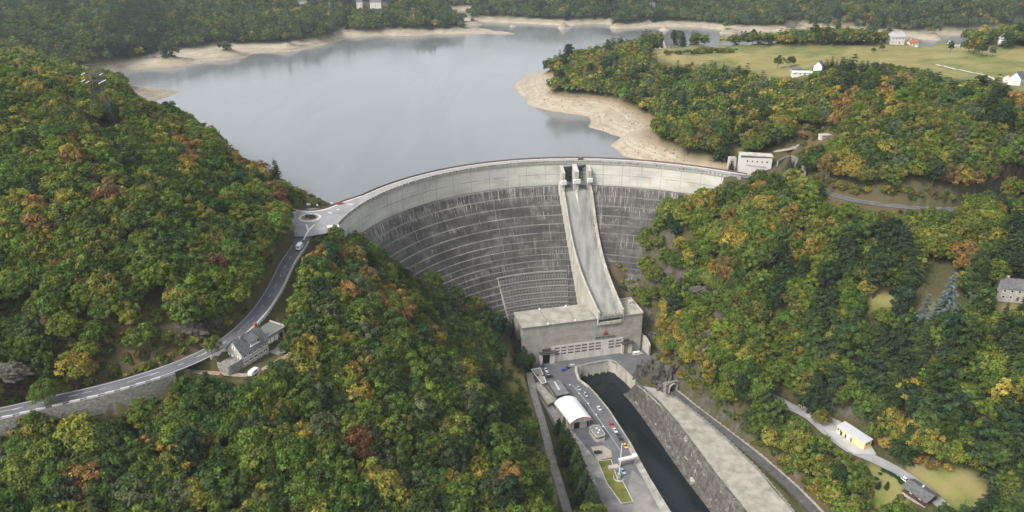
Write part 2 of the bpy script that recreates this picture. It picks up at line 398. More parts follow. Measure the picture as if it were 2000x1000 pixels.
def mask_of(polys):
    m = np.zeros(len(G3), bool)
    for p in polys: m |= zone(p, G3)
    return m
def blur(m, k=2):
    a = m.reshape(NR, NA).astype(float)
    for _ in range(k):
        b = a.copy(); b[1:-1] = (a[:-2]+a[1:-1]*2+a[2:])/4; a = b.copy(); b[:, 1:-1] = (a[:, :-2]+a[:, 1:-1]*2+a[:, 2:])/4; a = b
    return a.ravel()
M_MEADOW = blur(mask_of(MEADOWS)&(G3[:, 1] > 380)); M_GRASS = blur(mask_of(GRASS)&(G3[:, 1] < 480)); M_SCRUB = blur(mask_of(SCRUB))
upstream = (np.hypot(G3[:, 0]-DC[0], G3[:, 1]-DC[1]) > dam_r(np.arctan2(G3[:, 1]-DC[1], G3[:, 0]-DC[0]))) & (G3[:, 1] > 390)
# the drawdown belt: ground that the full lake covers
_lk = upstream & (G3[:, 2] < np.where(G3[:, 1] > 1100, -8.0, np.where(G3[:, 1] > 850, -5.5, -2.0))) & ~((G3[:, 1] < 480) & ((G3[:, 0] < -100) | (G3[:, 0] > 170)))
M_SAND = blur(_lk, 1)
me = bpy.data.meshes.new('ground')
me.vertices.add(NA*NR); me.vertices.foreach_set('co', G3.ravel())
ii = np.arange((NR-1)*(NA-1)); q0 = (ii//(NA-1))*NA+ii % (NA-1)
quads = np.stack([q0, q0+1, q0+NA+1, q0+NA], 1).astype(np.int32)[:, ::-1]
me.loops.add(quads.size); me.loops.foreach_set('vertex_index', quads.ravel())
me.polygons.add(len(quads)); me.polygons.foreach_set('loop_start', np.arange(0, quads.size, 4)); 
me.polygons.foreach_set('use_smooth', np.ones(len(quads), bool))
me.update(calc_edges=True); me.validate()
for nm, arr in (('meadow', M_MEADOW), ('grass', M_GRASS), ('scrub', M_SCRUB), ('sand', M_SAND)):
    a = me.attributes.new(nm, 'FLOAT', 'POINT'); a.data.foreach_set('value', arr.astype(np.float32))
t = NT('ground_cover'); w = t.world()
n1 = t.noise(w, .05, 6, .6); n2 = t.noise(w, .6, 6, .65); n3 = t.noise(w, .012, 4, .6)
gN = t.add('ShaderNodeNewGeometry'); slope = t.sep(gN.outputs['Normal'])[2]
forest = t.ramp(n2, [(.3, (.04, .042, .018)), (.5, (.065, .062, .026)), (.7, (.09, .075, .036))])
scrub = t.ramp(n2, [(.25, (.05, .04, .022)), (.45, (.10, .075, .042)), (.6, (.07, .065, .026)), (.75, (.13, .105, .07))])
rock = t.ramp(t.noise(t.world((1, 1, .35)), .5, 8, .7, .6), [(.3, (.04, .037, .033)), (.55, (.105, .095, .082)), (.75, (.18, .165, .145))])
mead = t.ramp(n3, [(.33, (.14, .135, .045)), (.46, (.215, .178, .075)), (.55, (.095, .115, .032)), (.62, (.16, .155, .055)), (.72, (.235, .188, .088))])
mead = t.mix(t.rng(n2, .35, .7, 0, .4), mead, (.12, .135, .04))
mead = t.mix(t.rng(t.noise(t.world((.02, .35, .02)), 1.0, 2), .48, .6, 0, .3), mead, (.25, .21, .1))
grass = t.ramp(n1, [(.35, (.1, .13, .03)), (.5, (.18, .17, .06)), (.65, (.22, .18, .09))])
z = t.sep(w)[2]
n5 = t.noise(w, .14, 6, .65)
sandn = t.ramp(t.noise(t.world((1, 1, 3)), .09, 7, .6), [(.28, (.21, .178, .13)), (.48, (.30, .26, .195)), (.6, (.345, .305, .235)), (.74, (.26, .225, .168))])
band = t.noise(t.world((.004, .004, 1.3)), 1.0, 3, .6)      # old water lines follow the contours
sandn = t.mix(t.rng(band, .44, .56, 0, .5), sandn, (.23, .185, .13))
zn = t.math('ADD', z, t.math('MULTIPLY', t.math('SUBTRACT', n5, .5), 3.0))
sandn = t.mix(t.rng(zn, -6.5, -2.5, 0, .85), sandn, (.19, .145, .09))     # bare brown earth under the tree line
sandn = t.mix(t.rng(zn, -14.4, -15.2, 0, .7), sandn, (.2, .17, .12))      # wet rim
c = t.mix(t.attr('scrub'), forest, scrub)
c = t.mix(t.attr('grass'), c, grass)
c = t.mix(t.attr('meadow'), c, mead)
steep = t.math('MULTIPLY', t.rng(slope, .66, .5), t.rng(n5, .45, .62))
c = t.mix(steep, c, rock)
c = t.mix(t.attr('sand'), c, sandn)
hb = t.math('ADD', t.noise(w, .35, 8, .7), t.math('MULTIPLY', n2, .5))
t.principled(c, .95, t.bump(hb, .6, .6), .1)
me.materials.append(t.m)
ground_ob = structure(bpy.data.objects.new('ground', me)); COL.objects.link(ground_ob)

def rays_ground(qx, qy):
    """many sight lines at once"""
    qx, qy = np.asarray(qx, float), np.asarray(qy, float); u, v = (qx-1000)/FPX, (qy-500)/FPX
    dx, dy, dz = u, CP-v*SP, -SP-v*CP; hit = np.full(qx.shape, 4500.0); todo = np.ones(qx.shape, bool)
    for t_ in np.geomspace(120, 4500, 900):
        m = todo & (HC+dz*t_ < ground(dx*t_, dy*t_)); hit[m] = t_; todo &= ~m
    x, y = dx*hit, dy*hit; return np.stack([x, y, ground(x, y)], 1)
# ------------------------------------------------------------------ lake
t = NT('lake_water')
w = t.world((1, .45, 1)); w2 = t.world((1, .25, 1))
h = t.math('ADD', t.noise(w, .9, 5, .6), t.math('MULTIPLY', t.noise(w, .18, 3, .5), 1.5))
wind = t.rng(t.noise(w2, .0105, 4, .55, .6), .34, .62)
p = t.principled(t.mix(wind, (.128, .136, .138), (.158, .166, .167)), .1, t.bump(h, .10, .3), .5)
p.inputs['IOR'].default_value = 1.333
rgh = t.math('ADD', t.math('MULTIPLY', wind, .10), .08); t.l.new(rgh, p.inputs['Roughness'])
LAKE_MAT = t.m
lk = MB()
shore_line = [(-2600, 520), (-900, 470), (-420, 500), (-250, 452), (-165, 430)]
arc = [dam_p(th, -9.0) for th in np.linspace(rad(165), rad(50), 40)]
front = [Vector((x, y, LAKE)) for x, y in shore_line]+[Vector((p.x, p.y, LAKE)) for p in arc]+[Vector((x, y, LAKE)) for x, y in ((230, 500), (420, 560), (900, 600), (2600, 700))]
rows = []
for k in np.linspace(0, 1, 12): rows.append([Vector((p.x*(1-k)+k*(-4000+8000*i/(len(front)-1)), p.y*(1-k**1.5)+k**1.5*4800, LAKE)) for i, p in enumerate(front)])
lk.grid(rows)
structure(lk.build('lake_water', LAKE_MAT))
t = NT('canal_water'); w = t.world((1, .6, 1))
p = t.principled((.008, .012, .013), .06, t.bump(t.noise(w, .8, 4, .6), .12, .2), .5); p.inputs['IOR'].default_value = 1.333
cw = MB(); cw.face([(p.x, p.y, CANAL) for p in [q for q in outline([(1085, 757), (1085, 715), (1200, 690), (1262, 735), (1270, 780), (1330, 860), (1500, 1080), (1300, 1080), (1250, 960), (1200, 850), (1150, 790)], YARD)]])
structure(cw.build('canal_water', t.m))
# ------------------------------------------------------------------ trees
def leaf_mat():
    t = NT('leaves')
    a = t.attr('tint', 'Color', 'INSTANCER'); b = t.attr('tint_b', 'Color', 'INSTANCER')
    sh = t.attr('shade'); cl = t.attr('clump')
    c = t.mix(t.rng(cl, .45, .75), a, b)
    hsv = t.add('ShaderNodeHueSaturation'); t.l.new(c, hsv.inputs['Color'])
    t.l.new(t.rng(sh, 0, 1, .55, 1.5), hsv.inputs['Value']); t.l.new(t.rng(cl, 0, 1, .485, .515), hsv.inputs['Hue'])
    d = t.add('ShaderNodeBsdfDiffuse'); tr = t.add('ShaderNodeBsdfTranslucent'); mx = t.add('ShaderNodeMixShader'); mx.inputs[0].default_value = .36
    t.l.new(hsv.outputs[0], d.inputs[0]); t.l.new(hsv.outputs[0], tr.inputs[0])
    t.l.new(d.outputs[0], mx.inputs[1]); t.l.new(tr.outputs[0], mx.inputs[2]); t.l.new(mx.outputs[0], t.out.inputs[0])
    return t.m
M_LEAF = leaf_mat()
M_BARK = mottled('bark', [(.3, (.035, .03, .025)), (.6, (.08, .07, .055)), (.8, (.13, .115, .09))], 1.5)
def quad_mesh(name, C, U, V, shade, clump, mat, extra=None):
    """leaf cards: centres C, half-axes U, V, each a bent kite of two triangles' worth"""
    n = len(C)
    co = np.stack([C-U, C-V*.55, C+U, C+V*.55], 1).reshape(-1, 3)
    me = bpy.data.meshes.new(name)
    me.vertices.add(4*n); me.vertices.foreach_set('co', co.ravel())
    me.loops.add(4*n); me.loops.foreach_set('vertex_index', np.arange(4*n, dtype=np.int32))
    me.polygons.add(n); me.polygons.foreach_set('loop_start', np.arange(0, 4*n, 4, dtype=np.int32))
    me.update(calc_edges=True)
    for nm, arr in (('shade', shade), ('clump', clump)):
        a = me.attributes.new(nm, 'FLOAT', 'FACE'); a.data.foreach_set('value', np.asarray(arr, np.float32))
    me.materials.append(mat); return me
def unit(v): return v/np.maximum(np.linalg.norm(v, axis=-1, keepdims=True), 1e-6)
def cards(R, P, N, size):
    """axes of cards lying roughly across normals N"""
    n = len(P); r = R.normal(size=(n, 3))
    N = unit(N+.55*R.normal(size=(n, 3)))
    U = unit(np.cross(N, r)); V = np.cross(N, U)
    s = size*R.uniform(.65, 1.35, (n, 1))
    return U*s, V*s*1.25
def broad_crown(seed, nclump, nleaf, size, rx=5.0, rz=4.6, zc=7.4, inner=220, flat=.0):
    R = np.random.default_rng(seed)
    i = np.arange(nclump)+.5
    ct = 1-1.42*i/nclump; ph = i*2.399963+R.uniform(0, 6.28)
    ct = np.clip(ct+R.normal(0, .07, nclump), -.55, 1); st = np.sqrt(1-ct**2)
    d = np.stack([st*np.cos(ph), st*np.sin(ph), ct], 1)
    lop = 1+.22*np.cos(ph-R.uniform(0, 6.28))*st+.12*np.cos(2*ph+R.uniform(0, 6.28))*st
    rr = (R.uniform(.62, .98, nclump)*lop)[:, None]
    C = d*rr*np.array([rx, rx, rz])+np.array([0, 0, zc])
    cr = R.uniform(1.15, 2.1, nclump)*rx/5
    P, N, sh, cl = [], [], [], []
    for k in range(nclump):
        m = max(4, int(nleaf*R.uniform(.7, 1.3)*(cr[k]/(1.6*rx/5))**1.6))
        v = unit(R.normal(size=(m, 3))+d[k]*.65+np.array([0, 0, .35]))
        P.append(C[k]+v*cr[k]*R.uniform(.55, 1.08, (m, 1))*np.array([1, 1, .78])); N.append(v+np.array([0, 0, .5]))
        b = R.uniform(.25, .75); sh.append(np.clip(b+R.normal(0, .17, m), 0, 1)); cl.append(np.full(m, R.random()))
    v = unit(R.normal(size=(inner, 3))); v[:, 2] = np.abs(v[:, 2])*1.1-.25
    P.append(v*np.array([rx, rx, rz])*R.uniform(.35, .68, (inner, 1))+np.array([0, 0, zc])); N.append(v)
    sh.append(R.uniform(.28, .6, inner)); cl.append(R.uniform(0, .6, inner))  # inner cards kept darker: shade inside the crown put into their colour
    P, N = np.concatenate(P), np.concatenate(N); U, V = cards(R, P, N, size)
    U[-inner:] *= 1.9; V[-inner:] *= 1.9
    return quad_mesh('crown', P, U, V, np.concatenate(sh), np.concatenate(cl), M_LEAF)
def conifer_crown(seed, H=17., r0=3.1, levels=17, per=11, seg=5, size=.62, power=.85, z0=1.2):
    R = np.random.default_rng(seed); P, N, sh, cl, UU, VV = [], [], [], [], [], []
    for L in range(levels):
        f = (L+R.uniform(-.2, .2))/levels; z = z0+(H-z0)*f
        rad_ = r0*(1-f)**power*R.uniform(.82, 1.12)+.12
        for k in range(max(4, int(per*(1-f*.55)))):
            a = R.uniform(0, 6.28); rl = rad_*R.uniform(.72, 1.15); b = R.uniform(.2, .7); c = R.random()
            dr = np.array([math.cos(a), math.sin(a), 0]); sd_ = np.array([-dr[1], dr[0], 0])
            ns = max(2, int(round(seg*(rl/r0)**.6)))
            for j in range(ns):
                g = (j+.6)/ns; p = dr*rl*g+np.array([0, 0, z+.25*rl*g-.42*rl*g*g]); w = size*(1.25-.6*g)*(.6+.55*rl/r0)
                for s_ in (-1, 1):
                    u = unit(dr*.9+sd_*s_*.75+np.array([0, 0, -.28])+R.normal(0, .16, 3))
                    v = unit(np.cross(u, np.array([0, 0, 1])+R.normal(0, .35, 3)))
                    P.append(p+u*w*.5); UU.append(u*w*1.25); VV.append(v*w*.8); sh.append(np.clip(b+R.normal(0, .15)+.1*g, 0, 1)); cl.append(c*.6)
    P, U, V = np.array(P), np.array(UU), np.array(VV)
    return quad_mesh('crown', P, U, V, np.array(sh), np.array(cl), M_LEAF)
def trunk_mesh(seed, h, r, limbs=6, top=.85):
    R = random.Random(seed); mb = MB()
    pts = [Vector((0, 0, -1.2))]; 
    for k in range(1, 5): pts.append(Vector((R.uniform(-.25, .25)*k*.5, R.uniform(-.25, .25)*k*.5, h*top*k/4)))
    for k in range(4): mb.tube(pts[k], pts[k+1], r*(1-.2*k), r*(1-.2*(k+1)), 7)
    for k in range(limbs):
        f = R.uniform(.35, .9); a = R.uniform(0, 6.28); i = min(3, int(f*4)); p = pts[i].lerp(pts[i+1], f*4-i)
        q = p+Vector((math.cos(a)*h*.22, math.sin(a)*h*.22, h*.2)); mb.tube(p, q, r*.42, r*.12, 5)
    o = mb.build('trunk', M_BARK); me = o.data; bpy.data.objects.remove(o); return me
BROAD = [broad_crown(10+k, n, 66, .40, rx, rz, zc) for k, (n, rx, rz, zc) in enumerate([(34, 5.0, 4.7, 7.2), (30, 4.6, 5.4, 7.8), (40, 5.6, 4.6, 7.0), (28, 4.3, 4.6, 6.8), (36, 5.1, 5.2, 7.6), (44, 5.8, 5.0, 7.4), (26, 3.9, 5.4, 7.4)])]
BTRUNK = [trunk_mesh(20+k, 7.5, .3) for k in range(3)]
CONIF = [conifer_crown(40+k, H, r, lv, per) for k, (H, r, lv, per) in enumerate([(17, 3.0, 19, 11), (19, 3.4, 21, 11), (14, 2.9, 16, 11), (16, 2.5, 19, 10)])]
PINE = [broad_crown(60+k, 30, 62, .36, 3.4, 6.2, 8.6) for k in range(2)]
FIR = [conifer_crown(50+k, 16, 4.9, 17, 13, 6, .8, .8, .8) for k in range(3)]
CTRUNK = [trunk_mesh(30+k, 15, .26, 0, .98) for k in range(2)]
BROAD_FAR = [broad_crown(70+k, 15, 15, .88, 4.9, 4.7, 6.6, 26) for k in range(4)]
CONIF_FAR = [conifer_crown(80+k, 16, 3.9, 10, 8, 2, 1.5) for k in range(2)]
BUSH = [broad_crown(90+k, 14, 40, .24, 1.7, 1.3, 1.0, 60) for k in range(3)]

# colours of leaves (base colour of the foliage itself)
PAL = {
 'dark green': (.058, .092, .028), 'mid green': (.090, .134, .028), 'fresh green': (.128, .178, .031), 'olive green': (.136, .140, .036), 'grey green': (.095, .12, .057),
 'yellow green': (.198, .206, .042), 'golden yellow': (.28, .222, .046), 'orange': (.245, .152, .05), 'rust red': (.17, .088, .042), 'russet brown': (.15, .104, .045),
 'blackish green': (.032, .053, .026), 'deep green': (.046, .074, .032), 'blue grey': (.125, .15, .14), 'tan': (.19, .15, .07)}
PNAMES = list(PAL)
# (photo x, y, radius, colour): trees and patches of a colour of their own
HINTS = [(215, 390, 22, 'rust red'), (90, 450, 45, 'orange'), (60, 470, 30, 'golden yellow'), (140, 305, 28, 'russet brown'), (240, 380, 18, 'russet brown'), (445, 550, 40, 'russet brown'), (435, 530, 22, 'rust red'),
 (350, 590, 32, 'golden yellow'), (380, 600, 25, 'yellow green'), (10, 560, 28, 'golden yellow'), (40, 140, 45, 'yellow green'), (20, 165, 40, 'yellow green'), (110, 190, 50, 'yellow green'), (150, 170, 40, 'yellow green'), (190, 220, 40, 'yellow green'), (120, 245, 45, 'olive green'), (290, 265, 40, 'yellow green'), (330, 280, 36, 'golden yellow'), (360, 310, 30, 'orange'), (400, 285, 26, 'olive green'), (440, 295, 30, 'orange'), (470, 320, 26, 'russet brown'), (500, 340, 22, 'russet brown'), (520, 380, 30, 'russet brown'), (545, 430, 22, 'golden yellow'), (540, 400, 16, 'rust red'),
 (645, 505, 42, 'orange'), (615, 500, 18, 'golden yellow'), (650, 540, 30, 'orange'), (675, 585, 16, 'orange'), (740, 585, 22, 'orange'), (755, 600, 18, 'rust red'), (780, 620, 26, 'orange'), (830, 665, 24, 'orange'), (845, 680, 16, 'orange'), (655, 660, 20, 'golden yellow'), (700, 600, 26, 'russet brown'), (690, 720, 26, 'golden yellow'), (680, 715, 14, 'orange'), (655, 760, 14, 'rust red'), (635, 815, 30, 'rust red'), (720, 785, 30, 'golden yellow'), (760, 770, 38, 'yellow green'), (775, 815, 26, 'golden yellow'), (700, 880, 30, 'rust red'), (730, 900, 22, 'orange'), (610, 730, 30, 'yellow green'), (850, 740, 50, 'fresh green'), (550, 880, 18, 'russet brown'), (310, 880, 42, 'golden yellow'), (300, 870, 20, 'orange'), (345, 820, 24, 'russet brown'), (430, 985, 30, 'rust red'), (590, 970, 40, 'russet brown'), (960, 960, 24, 'orange'), (985, 940, 14, 'orange'), (940, 915, 20, 'yellow green'), (380, 980, 40, 'yellow green'), (520, 985, 50, 'yellow green'), (100, 860, 40, 'olive green'), (260, 780, 34, 'yellow green'), (850, 910, 20, 'orange'),
 (1270, 460, 20, 'orange'), (1285, 470, 14, 'orange'), (1235, 455, 14, 'orange'), (1230, 500, 20, 'olive green'), (1265, 555, 22, 'golden yellow'), (1275, 560, 14, 'orange'), (1310, 630, 40, 'golden yellow'), (1290, 680, 34, 'golden yellow'), (1350, 600, 34, 'golden yellow'), (1340, 680, 26, 'golden yellow'), (1370, 740, 26, 'golden yellow'), (1285, 705, 18, 'orange'), (1480, 385, 24, 'orange'), (1500, 405, 26, 'golden yellow'), (1525, 455, 34, 'golden yellow'), (1455, 375, 16, 'golden yellow'), (1535, 420, 18, 'orange'), (1420, 480, 26, 'golden yellow'), (1405, 510, 20, 'orange'), (1340, 480, 34, 'yellow green'), (1420, 420, 36, 'fresh green'), (1380, 450, 40, 'fresh green'), (1450, 350, 20, 'yellow green'), (1560, 520, 30, 'yellow green'), (1600, 480, 34, 'olive green'), (1565, 730, 16, 'golden yellow'), (1565, 765, 8, 'rust red'), (1630, 670, 24, 'russet brown'), (1660, 645, 26, 'yellow green'), (1895, 510, 24, 'orange'), (1890, 550, 20, 'yellow green'), (1720, 820, 34, 'orange'), (1740, 800, 26, 'yellow green'), (1810, 880, 16, 'golden yellow'), (1600, 560, 60, 'fresh green'), (1480, 600, 60, 'fresh green'), (1450, 680, 50, 'yellow green'), (1900, 760, 50, 'fresh green'),
 (1650, 210, 34, 'orange'), (1635, 225, 22, 'orange'), (1600, 225, 26, 'golden yellow'), (1740, 210, 30, 'golden yellow'), (1760, 175, 12, 'orange'), (1785, 178, 10, 'orange'), (1735, 185, 20, 'orange'), (1620, 310, 40, 'orange'), (1650, 330, 34, 'golden yellow'), (1610, 330, 22, 'orange'), (1570, 290, 26, 'golden yellow'), (1700, 280, 80, 'olive green'), (1800, 300, 70, 'yellow green'), (1880, 350, 20, 'orange'), (1540, 240, 30, 'golden yellow'), (1300, 250, 30, 'yellow green'), (1310, 245, 16, 'golden yellow'), (1230, 105, 18, 'russet brown'), (1160, 125, 26, 'russet brown'), (1150, 145, 40, 'yellow green'), (1215, 130, 30, 'olive green'), (1465, 255, 26, 'golden yellow'), (1480, 260, 20, 'orange'), (1880, 370, 50, 'tan'), (1960, 370, 50, 'russet brown'), (1980, 210, 20, 'orange'), (1950, 230, 26, 'golden yellow'), (1400, 205, 30, 'olive green'), (1290, 160, 30, 'olive green')]
CONIF_HINTS = [(390, 250, 14, 1), (270, 60, 60, .7), (50, 140, 20, 0), (740, 460, 20, 1), (855, 520, 22, 1), (870, 525, 14, 1), (980, 600, 40, 1), (1010, 660, 40, .95), (950, 640, 30, .6), (960, 800, 50, .55), (920, 900, 60, .4), (1760, 680, 80, .85), (1690, 700, 60, .6), (1850, 650, 70, .6), (1780, 760, 60, .7), (1480, 800, 50, .6), (1470, 770, 40, .6), (1760, 560, 40, .9), (1940, 720, 70, .6), (1900, 950, 70, .8), (1980, 930, 60, .8), (1980, 500, 40, .8), (1700, 500, 70, .6), (1440, 290, 20, 1), (1420, 300, 20, .8), (1550, 330, 22, 1), (1190, 95, 14, 1), (1620, 120, 60, .6), (1640, 110, 30, .7), (1460, 230, 40, .5), (1950, 210, 60, .5), (1700, 170, 60, .5), (830, 620, 50, .35), (1200, 20, 60, .4), (1290, 30, 70, .4)]
CLEAR = [
 [(655, 430), (700, 458), (740, 468), (800, 505), (850, 538), (890, 568), (940, 582), (985, 605), (1012, 632), (1022, 690), (1040, 715), (1032, 735), (1055, 800), (1080, 790), (1100, 800), (1130, 850), (1160, 940), (1185, 1000), (1190, 1100), (1700, 1100), (1620, 1010), (1530, 935), (1440, 860), (1350, 790), (1348, 745), (1300, 712), (1275, 690), (1258, 650), (1255, 605), (1230, 588), (1206, 530), (1184, 490), (1228, 440), (1274, 407), (1334, 382), (1440, 350), (1440, 330), (1125, 300), (650, 398)],
 [(-40, 790), (100, 765), (200, 742), (300, 712), (380, 680), (445, 640), (495, 598), (530, 548), (553, 500), (572, 460), (566, 402), (640, 398), (660, 430), (648, 448), (618, 470), (600, 500), (575, 555), (560, 600), (560, 650), (530, 705), (492, 742), (420, 740), (345, 735), (340, 765), (260, 790), (190, 815), (90, 812), (0, 812), (-40, 812)],
 [(975, 690), (990, 690), (1000, 770), (985, 770)], [(1022, 735), (1045, 740), (1062, 820), (1085, 900), (1112, 1010), (1092, 1010), (1065, 900), (1042, 820)],
 [(1606, 370), (1700, 388), (1870, 402), (1870, 412), (1700, 406), (1606, 384)], [(1530, 780), (1612, 800), (1640, 812), (1707, 862), (1722, 885), (1800, 940), (1840, 985), (1790, 1000), (1752, 945), (1690, 908), (1640, 882), (1560, 830)],
 [(1442, 296), (1480, 296), (1520, 305), (1515, 334), (1480, 332), (1456, 338), (1440, 345)], [(1945, 548), (2010, 555), (2010, 592), (1945, 585)], [(1690, 565), (1745, 562), (1750, 603), (1700, 600)], [(1480, 300), (1500, 290), (1590, 275), (1640, 258), (1640, 270), (1545, 300), (1560, 330), (1530, 340)],
 [(1760, 930), (1840, 960), (1830, 1000), (1770, 990)], [(395, 690), (440, 690), (440, 720), (395, 718)], [(1700, 905), (1755, 930), (1750, 990), (1705, 990)],
 [(1735, 70), (1765, 72), (1762, 86), (1735, 88)], [(1855, 70), (1882, 74), (1880, 86), (1855, 86)], [(1930, 76), (1962, 76), (1962, 92), (1930, 92)], [(1585, 118), (1612, 120), (1610, 138), (1540, 142), (1540, 130)], [(1294, 80), (1314, 80), (1314, 98), (1294, 98)], [(1968, 150), (2010, 150), (2010, 172), (1968, 170)], [(690, -5), (756, -2), (756, 14), (690, 14)], [(1824, 122), (1976, 156), (1976, 162), (1824, 130)], [(1595, 255), (1640, 252), (1640, 272), (1595, 272)]]
CLEAR_NEAR = [([(186, 140), (234, 140), (242, 252), (188, 252)], 487), ([(1785, 515), (1868, 512), (1872, 610), (1785, 605)], 430), ([(526, 300), (556, 300), (558, 352), (526, 352)], 500), ([(255, 162), (352, 170), (356, 196), (300, 202), (262, 190)], 900), ([(300, 192), (350, 214), (400, 248), (430, 270), (470, 305), (500, 320), (528, 343), (560, 366), (600, 384), (650, 394), (700, 300), (600, 200), (420, 170)], 900)]   # kept free of nearer crowns
EXTRA_CLEAR = []          # world discs (x, y, r) kept free, filled by the buildings
def project_np(P):
    d = P[:, 1]*CP-(P[:, 2]-HC)*SP
    return np.stack([1000+FPX*P[:, 0]/d, 500-FPX*(P[:, 1]*SP+(P[:, 2]-HC)*CP)/d, d], 1)
def lift(P, dz, dx=0):
    Q = P.copy(); Q[:, 2] += dz
    if np.any(dx): Q[:, 0] += dx
    return Q
def seen(P, cams=((0, 0, HC),), n=70):
    """P sees one of the cameras over the bare terrain and the dam"""
    ok = np.zeros(len(P), bool)
    for c in cams:
        m = np.ones(len(P), bool)
        for f in np.linspace(.25, .985, n):
            x = c[0]+(P[:, 0]-c[0])*f; y = c[1]+(P[:, 1]-c[1])*f; z = c[2]+(P[:, 2]-c[2])*f
            m &= z > ground(x, y)
        r = np.hypot(P[:, 0]-DC[0], P[:, 1]-DC[1])
        ok |= m
    return ok
def scatter():
    R = np.random.default_rng(5)
    pts = []
    for y0, y1, s in ((150, 330, 6.7), (330, 520, 7.0), (520, 800, 7.2), (800, 1100, 7.8), (1100, 1750, 9.0)):
        ys = np.arange(y0, y1, s*.87); w = y1*.82+30
        for k, y in enumerate(ys):
            xs = np.arange(-w, w, s)+(s/2 if k % 2 else 0)
            pts.append(np.stack([xs+R.uniform(-.33, .33, len(xs))*s, np.full(len(xs), y)+R.uniform(-.33, .33, len(xs))*s], 1))
    XY = np.concatenate(pts)
    m = np.abs(XY[:, 0]) < XY[:, 1]*.80+25; XY = XY[m]
    P = np.column_stack([XY, ground(XY[:, 0], XY[:, 1])])
    q = project_np(lift(P, 6)); m = (q[:, 0] > -110) & (q[:, 0] < 2110) & (q[:, 1] > -45) & (q[:, 1] < 1110); P = P[m]
    x, y, z = P.T
    th = np.arctan2(y-DC[1], x-DC[0]); r = np.hypot(x-DC[0], y-DC[1])
    up = (r > dam_r(th)+8) & (y > 385)
    keep = ~(up & (z < np.where(y > 1100, -8.5, np.where(y > 850, -6.0, -2.4))) & ~((y < 480) & ((x < -150) | (x > 190))))
    keep &= ~((r > dam_r(th)-6) & (r < dam_r(th)+14) & (th > rad(40)) & (th < rad(171)))           # the wall itself
    off = dam_r(th)-r
    zface = np.interp(off, [o for _, o in LED], [zz for zz, _ in LED])
    keep &= ~((off < 52) & (off > -9) & (th > rad(47)) & (th < rad(172)) & (y > 349) & (z < zface+1.5))
    for Pl, hw_, s_ in ROADS:
        d, _ = poly_dist(x, y, Pl); keep &= d > hw_+1.6
    keep &= np.hypot(x-RB_C.x, y-RB_C.y) > 17
    keep &= area_dist(x, y, YARD_POLY) > 2.5
    keep &= area_dist(x, y, CANAL_POLY) > 1
    keep &= area_dist(x, y, HOUSE_PAD) > 1.5
    keep &= ~inside(x, y, PEN)
    for cx, cy, cr in EXTRA_CLEAR: keep &= np.hypot(x-cx, y-cy) > cr
    P = P[keep]
    for poly in MEADOWS: P = P[~((zone(poly, P) | zone(poly, lift(P, 7)) | zone(poly, lift(P, 12))) & (P[:, 1] > 380))]
    for poly in GRASS: P = P[~(zone(poly, P) & (R.random(len(P)) < .93))]
    pq = project_np(P)
    for k, poly in enumerate(SCRUB): P = P[~(zone(poly, P) & (R.random(len(P)) < (.70, .84, .45, .5, .7)[k]))]
    P = P[~zone([(1040, 745), (1075, 770), (1100, 850), (1130, 880), (1200, 1010), (1100, 1010), (1060, 880)], P)]
    vis = seen(lift(P, 15), ((0, 0, HC), (35, 0, HC+6), (-35, 0, HC+6))); P = P[vis]
    return P
# ------------------------------------------------------------------ dam
def arc_nodes(t):
    """(metres along the arc, z) from the world position"""
    g = t.add('ShaderNodeNewGeometry'); s = t.sep(g.outputs['Position'])
    a = t.math('ARCTAN2', t.math('SUBTRACT', s[1], DC[1]), t.math('SUBTRACT', s[0], DC[0]))
    return t.math('MULTIPLY', a, 147.0), s[2], t.sep(g.outputs['Normal'])[2]
def dam_light():
    t = NT('pale_dam_concrete'); a, z, nz = arc_nodes(t)
    v = t.comb(a, z, 0.0)
    def sc(x, y):
        m = t.add('ShaderNodeMapping'); m.inputs['Scale'].default_value = (x, y, 1); t.l.new(v, m.inputs[0]); return m.outputs[0]
    c = t.ramp(t.noise(sc(.05, .12), 1, 6, .6), [(.3, (.33, .315, .275)), (.5, (.445, .43, .385)), (.7, (.52, .505, .455))])
    lift = t.noise(sc(.015, 1.5), 1, 3, .6)
    c = t.mix(t.rng(lift, .5, .66, 0, .35), c, (.3, .285, .24))
    st = t.noise(sc(.75, .03), 1, 6, .7); pt = t.noise(sc(.03, .05), 1, 3)
    c = t.mix(t.math('MULTIPLY', t.rng(st, .52, .72, 0, .75), t.rng(pt, .35, .6)), c, (.2, .185, .155))
    # vertical joints between the pours, and one pale ledge line with rust under it
    fr = t.math('ABSOLUTE', t.math('SUBTRACT', t.math('FRACT', t.math('DIVIDE', a, 13.4)), .5))
    jm = t.math('MULTIPLY', t.rng(fr, .489, .494), t.rng(t.noise(sc(.1, .22), 1, 3), .36, .5))
    c = t.mix(t.math('MULTIPLY', jm, .75), c, (.09, .085, .08))
    zl = t.math('ABSOLUTE', t.math('ADD', z, 8.9))
    c = t.mix(t.math('MULTIPLY', t.rng(zl, .35, .12, 0, .6), t.rng(t.noise(sc(.06, .01), 1, 3), .38, .55)), c, (.13, .11, .09))
    rust = t.math('MULTIPLY', t.rng(t.noise(sc(.12, .06), 1, 5, .65), .6, .72, 0, .5), t.rng(z, -6, -9))
    c = t.mix(rust, c, (.36, .22, .1))
    c = t.mix(t.rng(z, -15.0, -16.3, 0, .3), c, (.25, .235, .2))
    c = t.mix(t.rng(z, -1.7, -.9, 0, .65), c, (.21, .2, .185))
    t.principled(c, .9, t.bump(t.noise(sc(.6, 2.2), 1, 5, .6), .25, .2), .15); return t.m
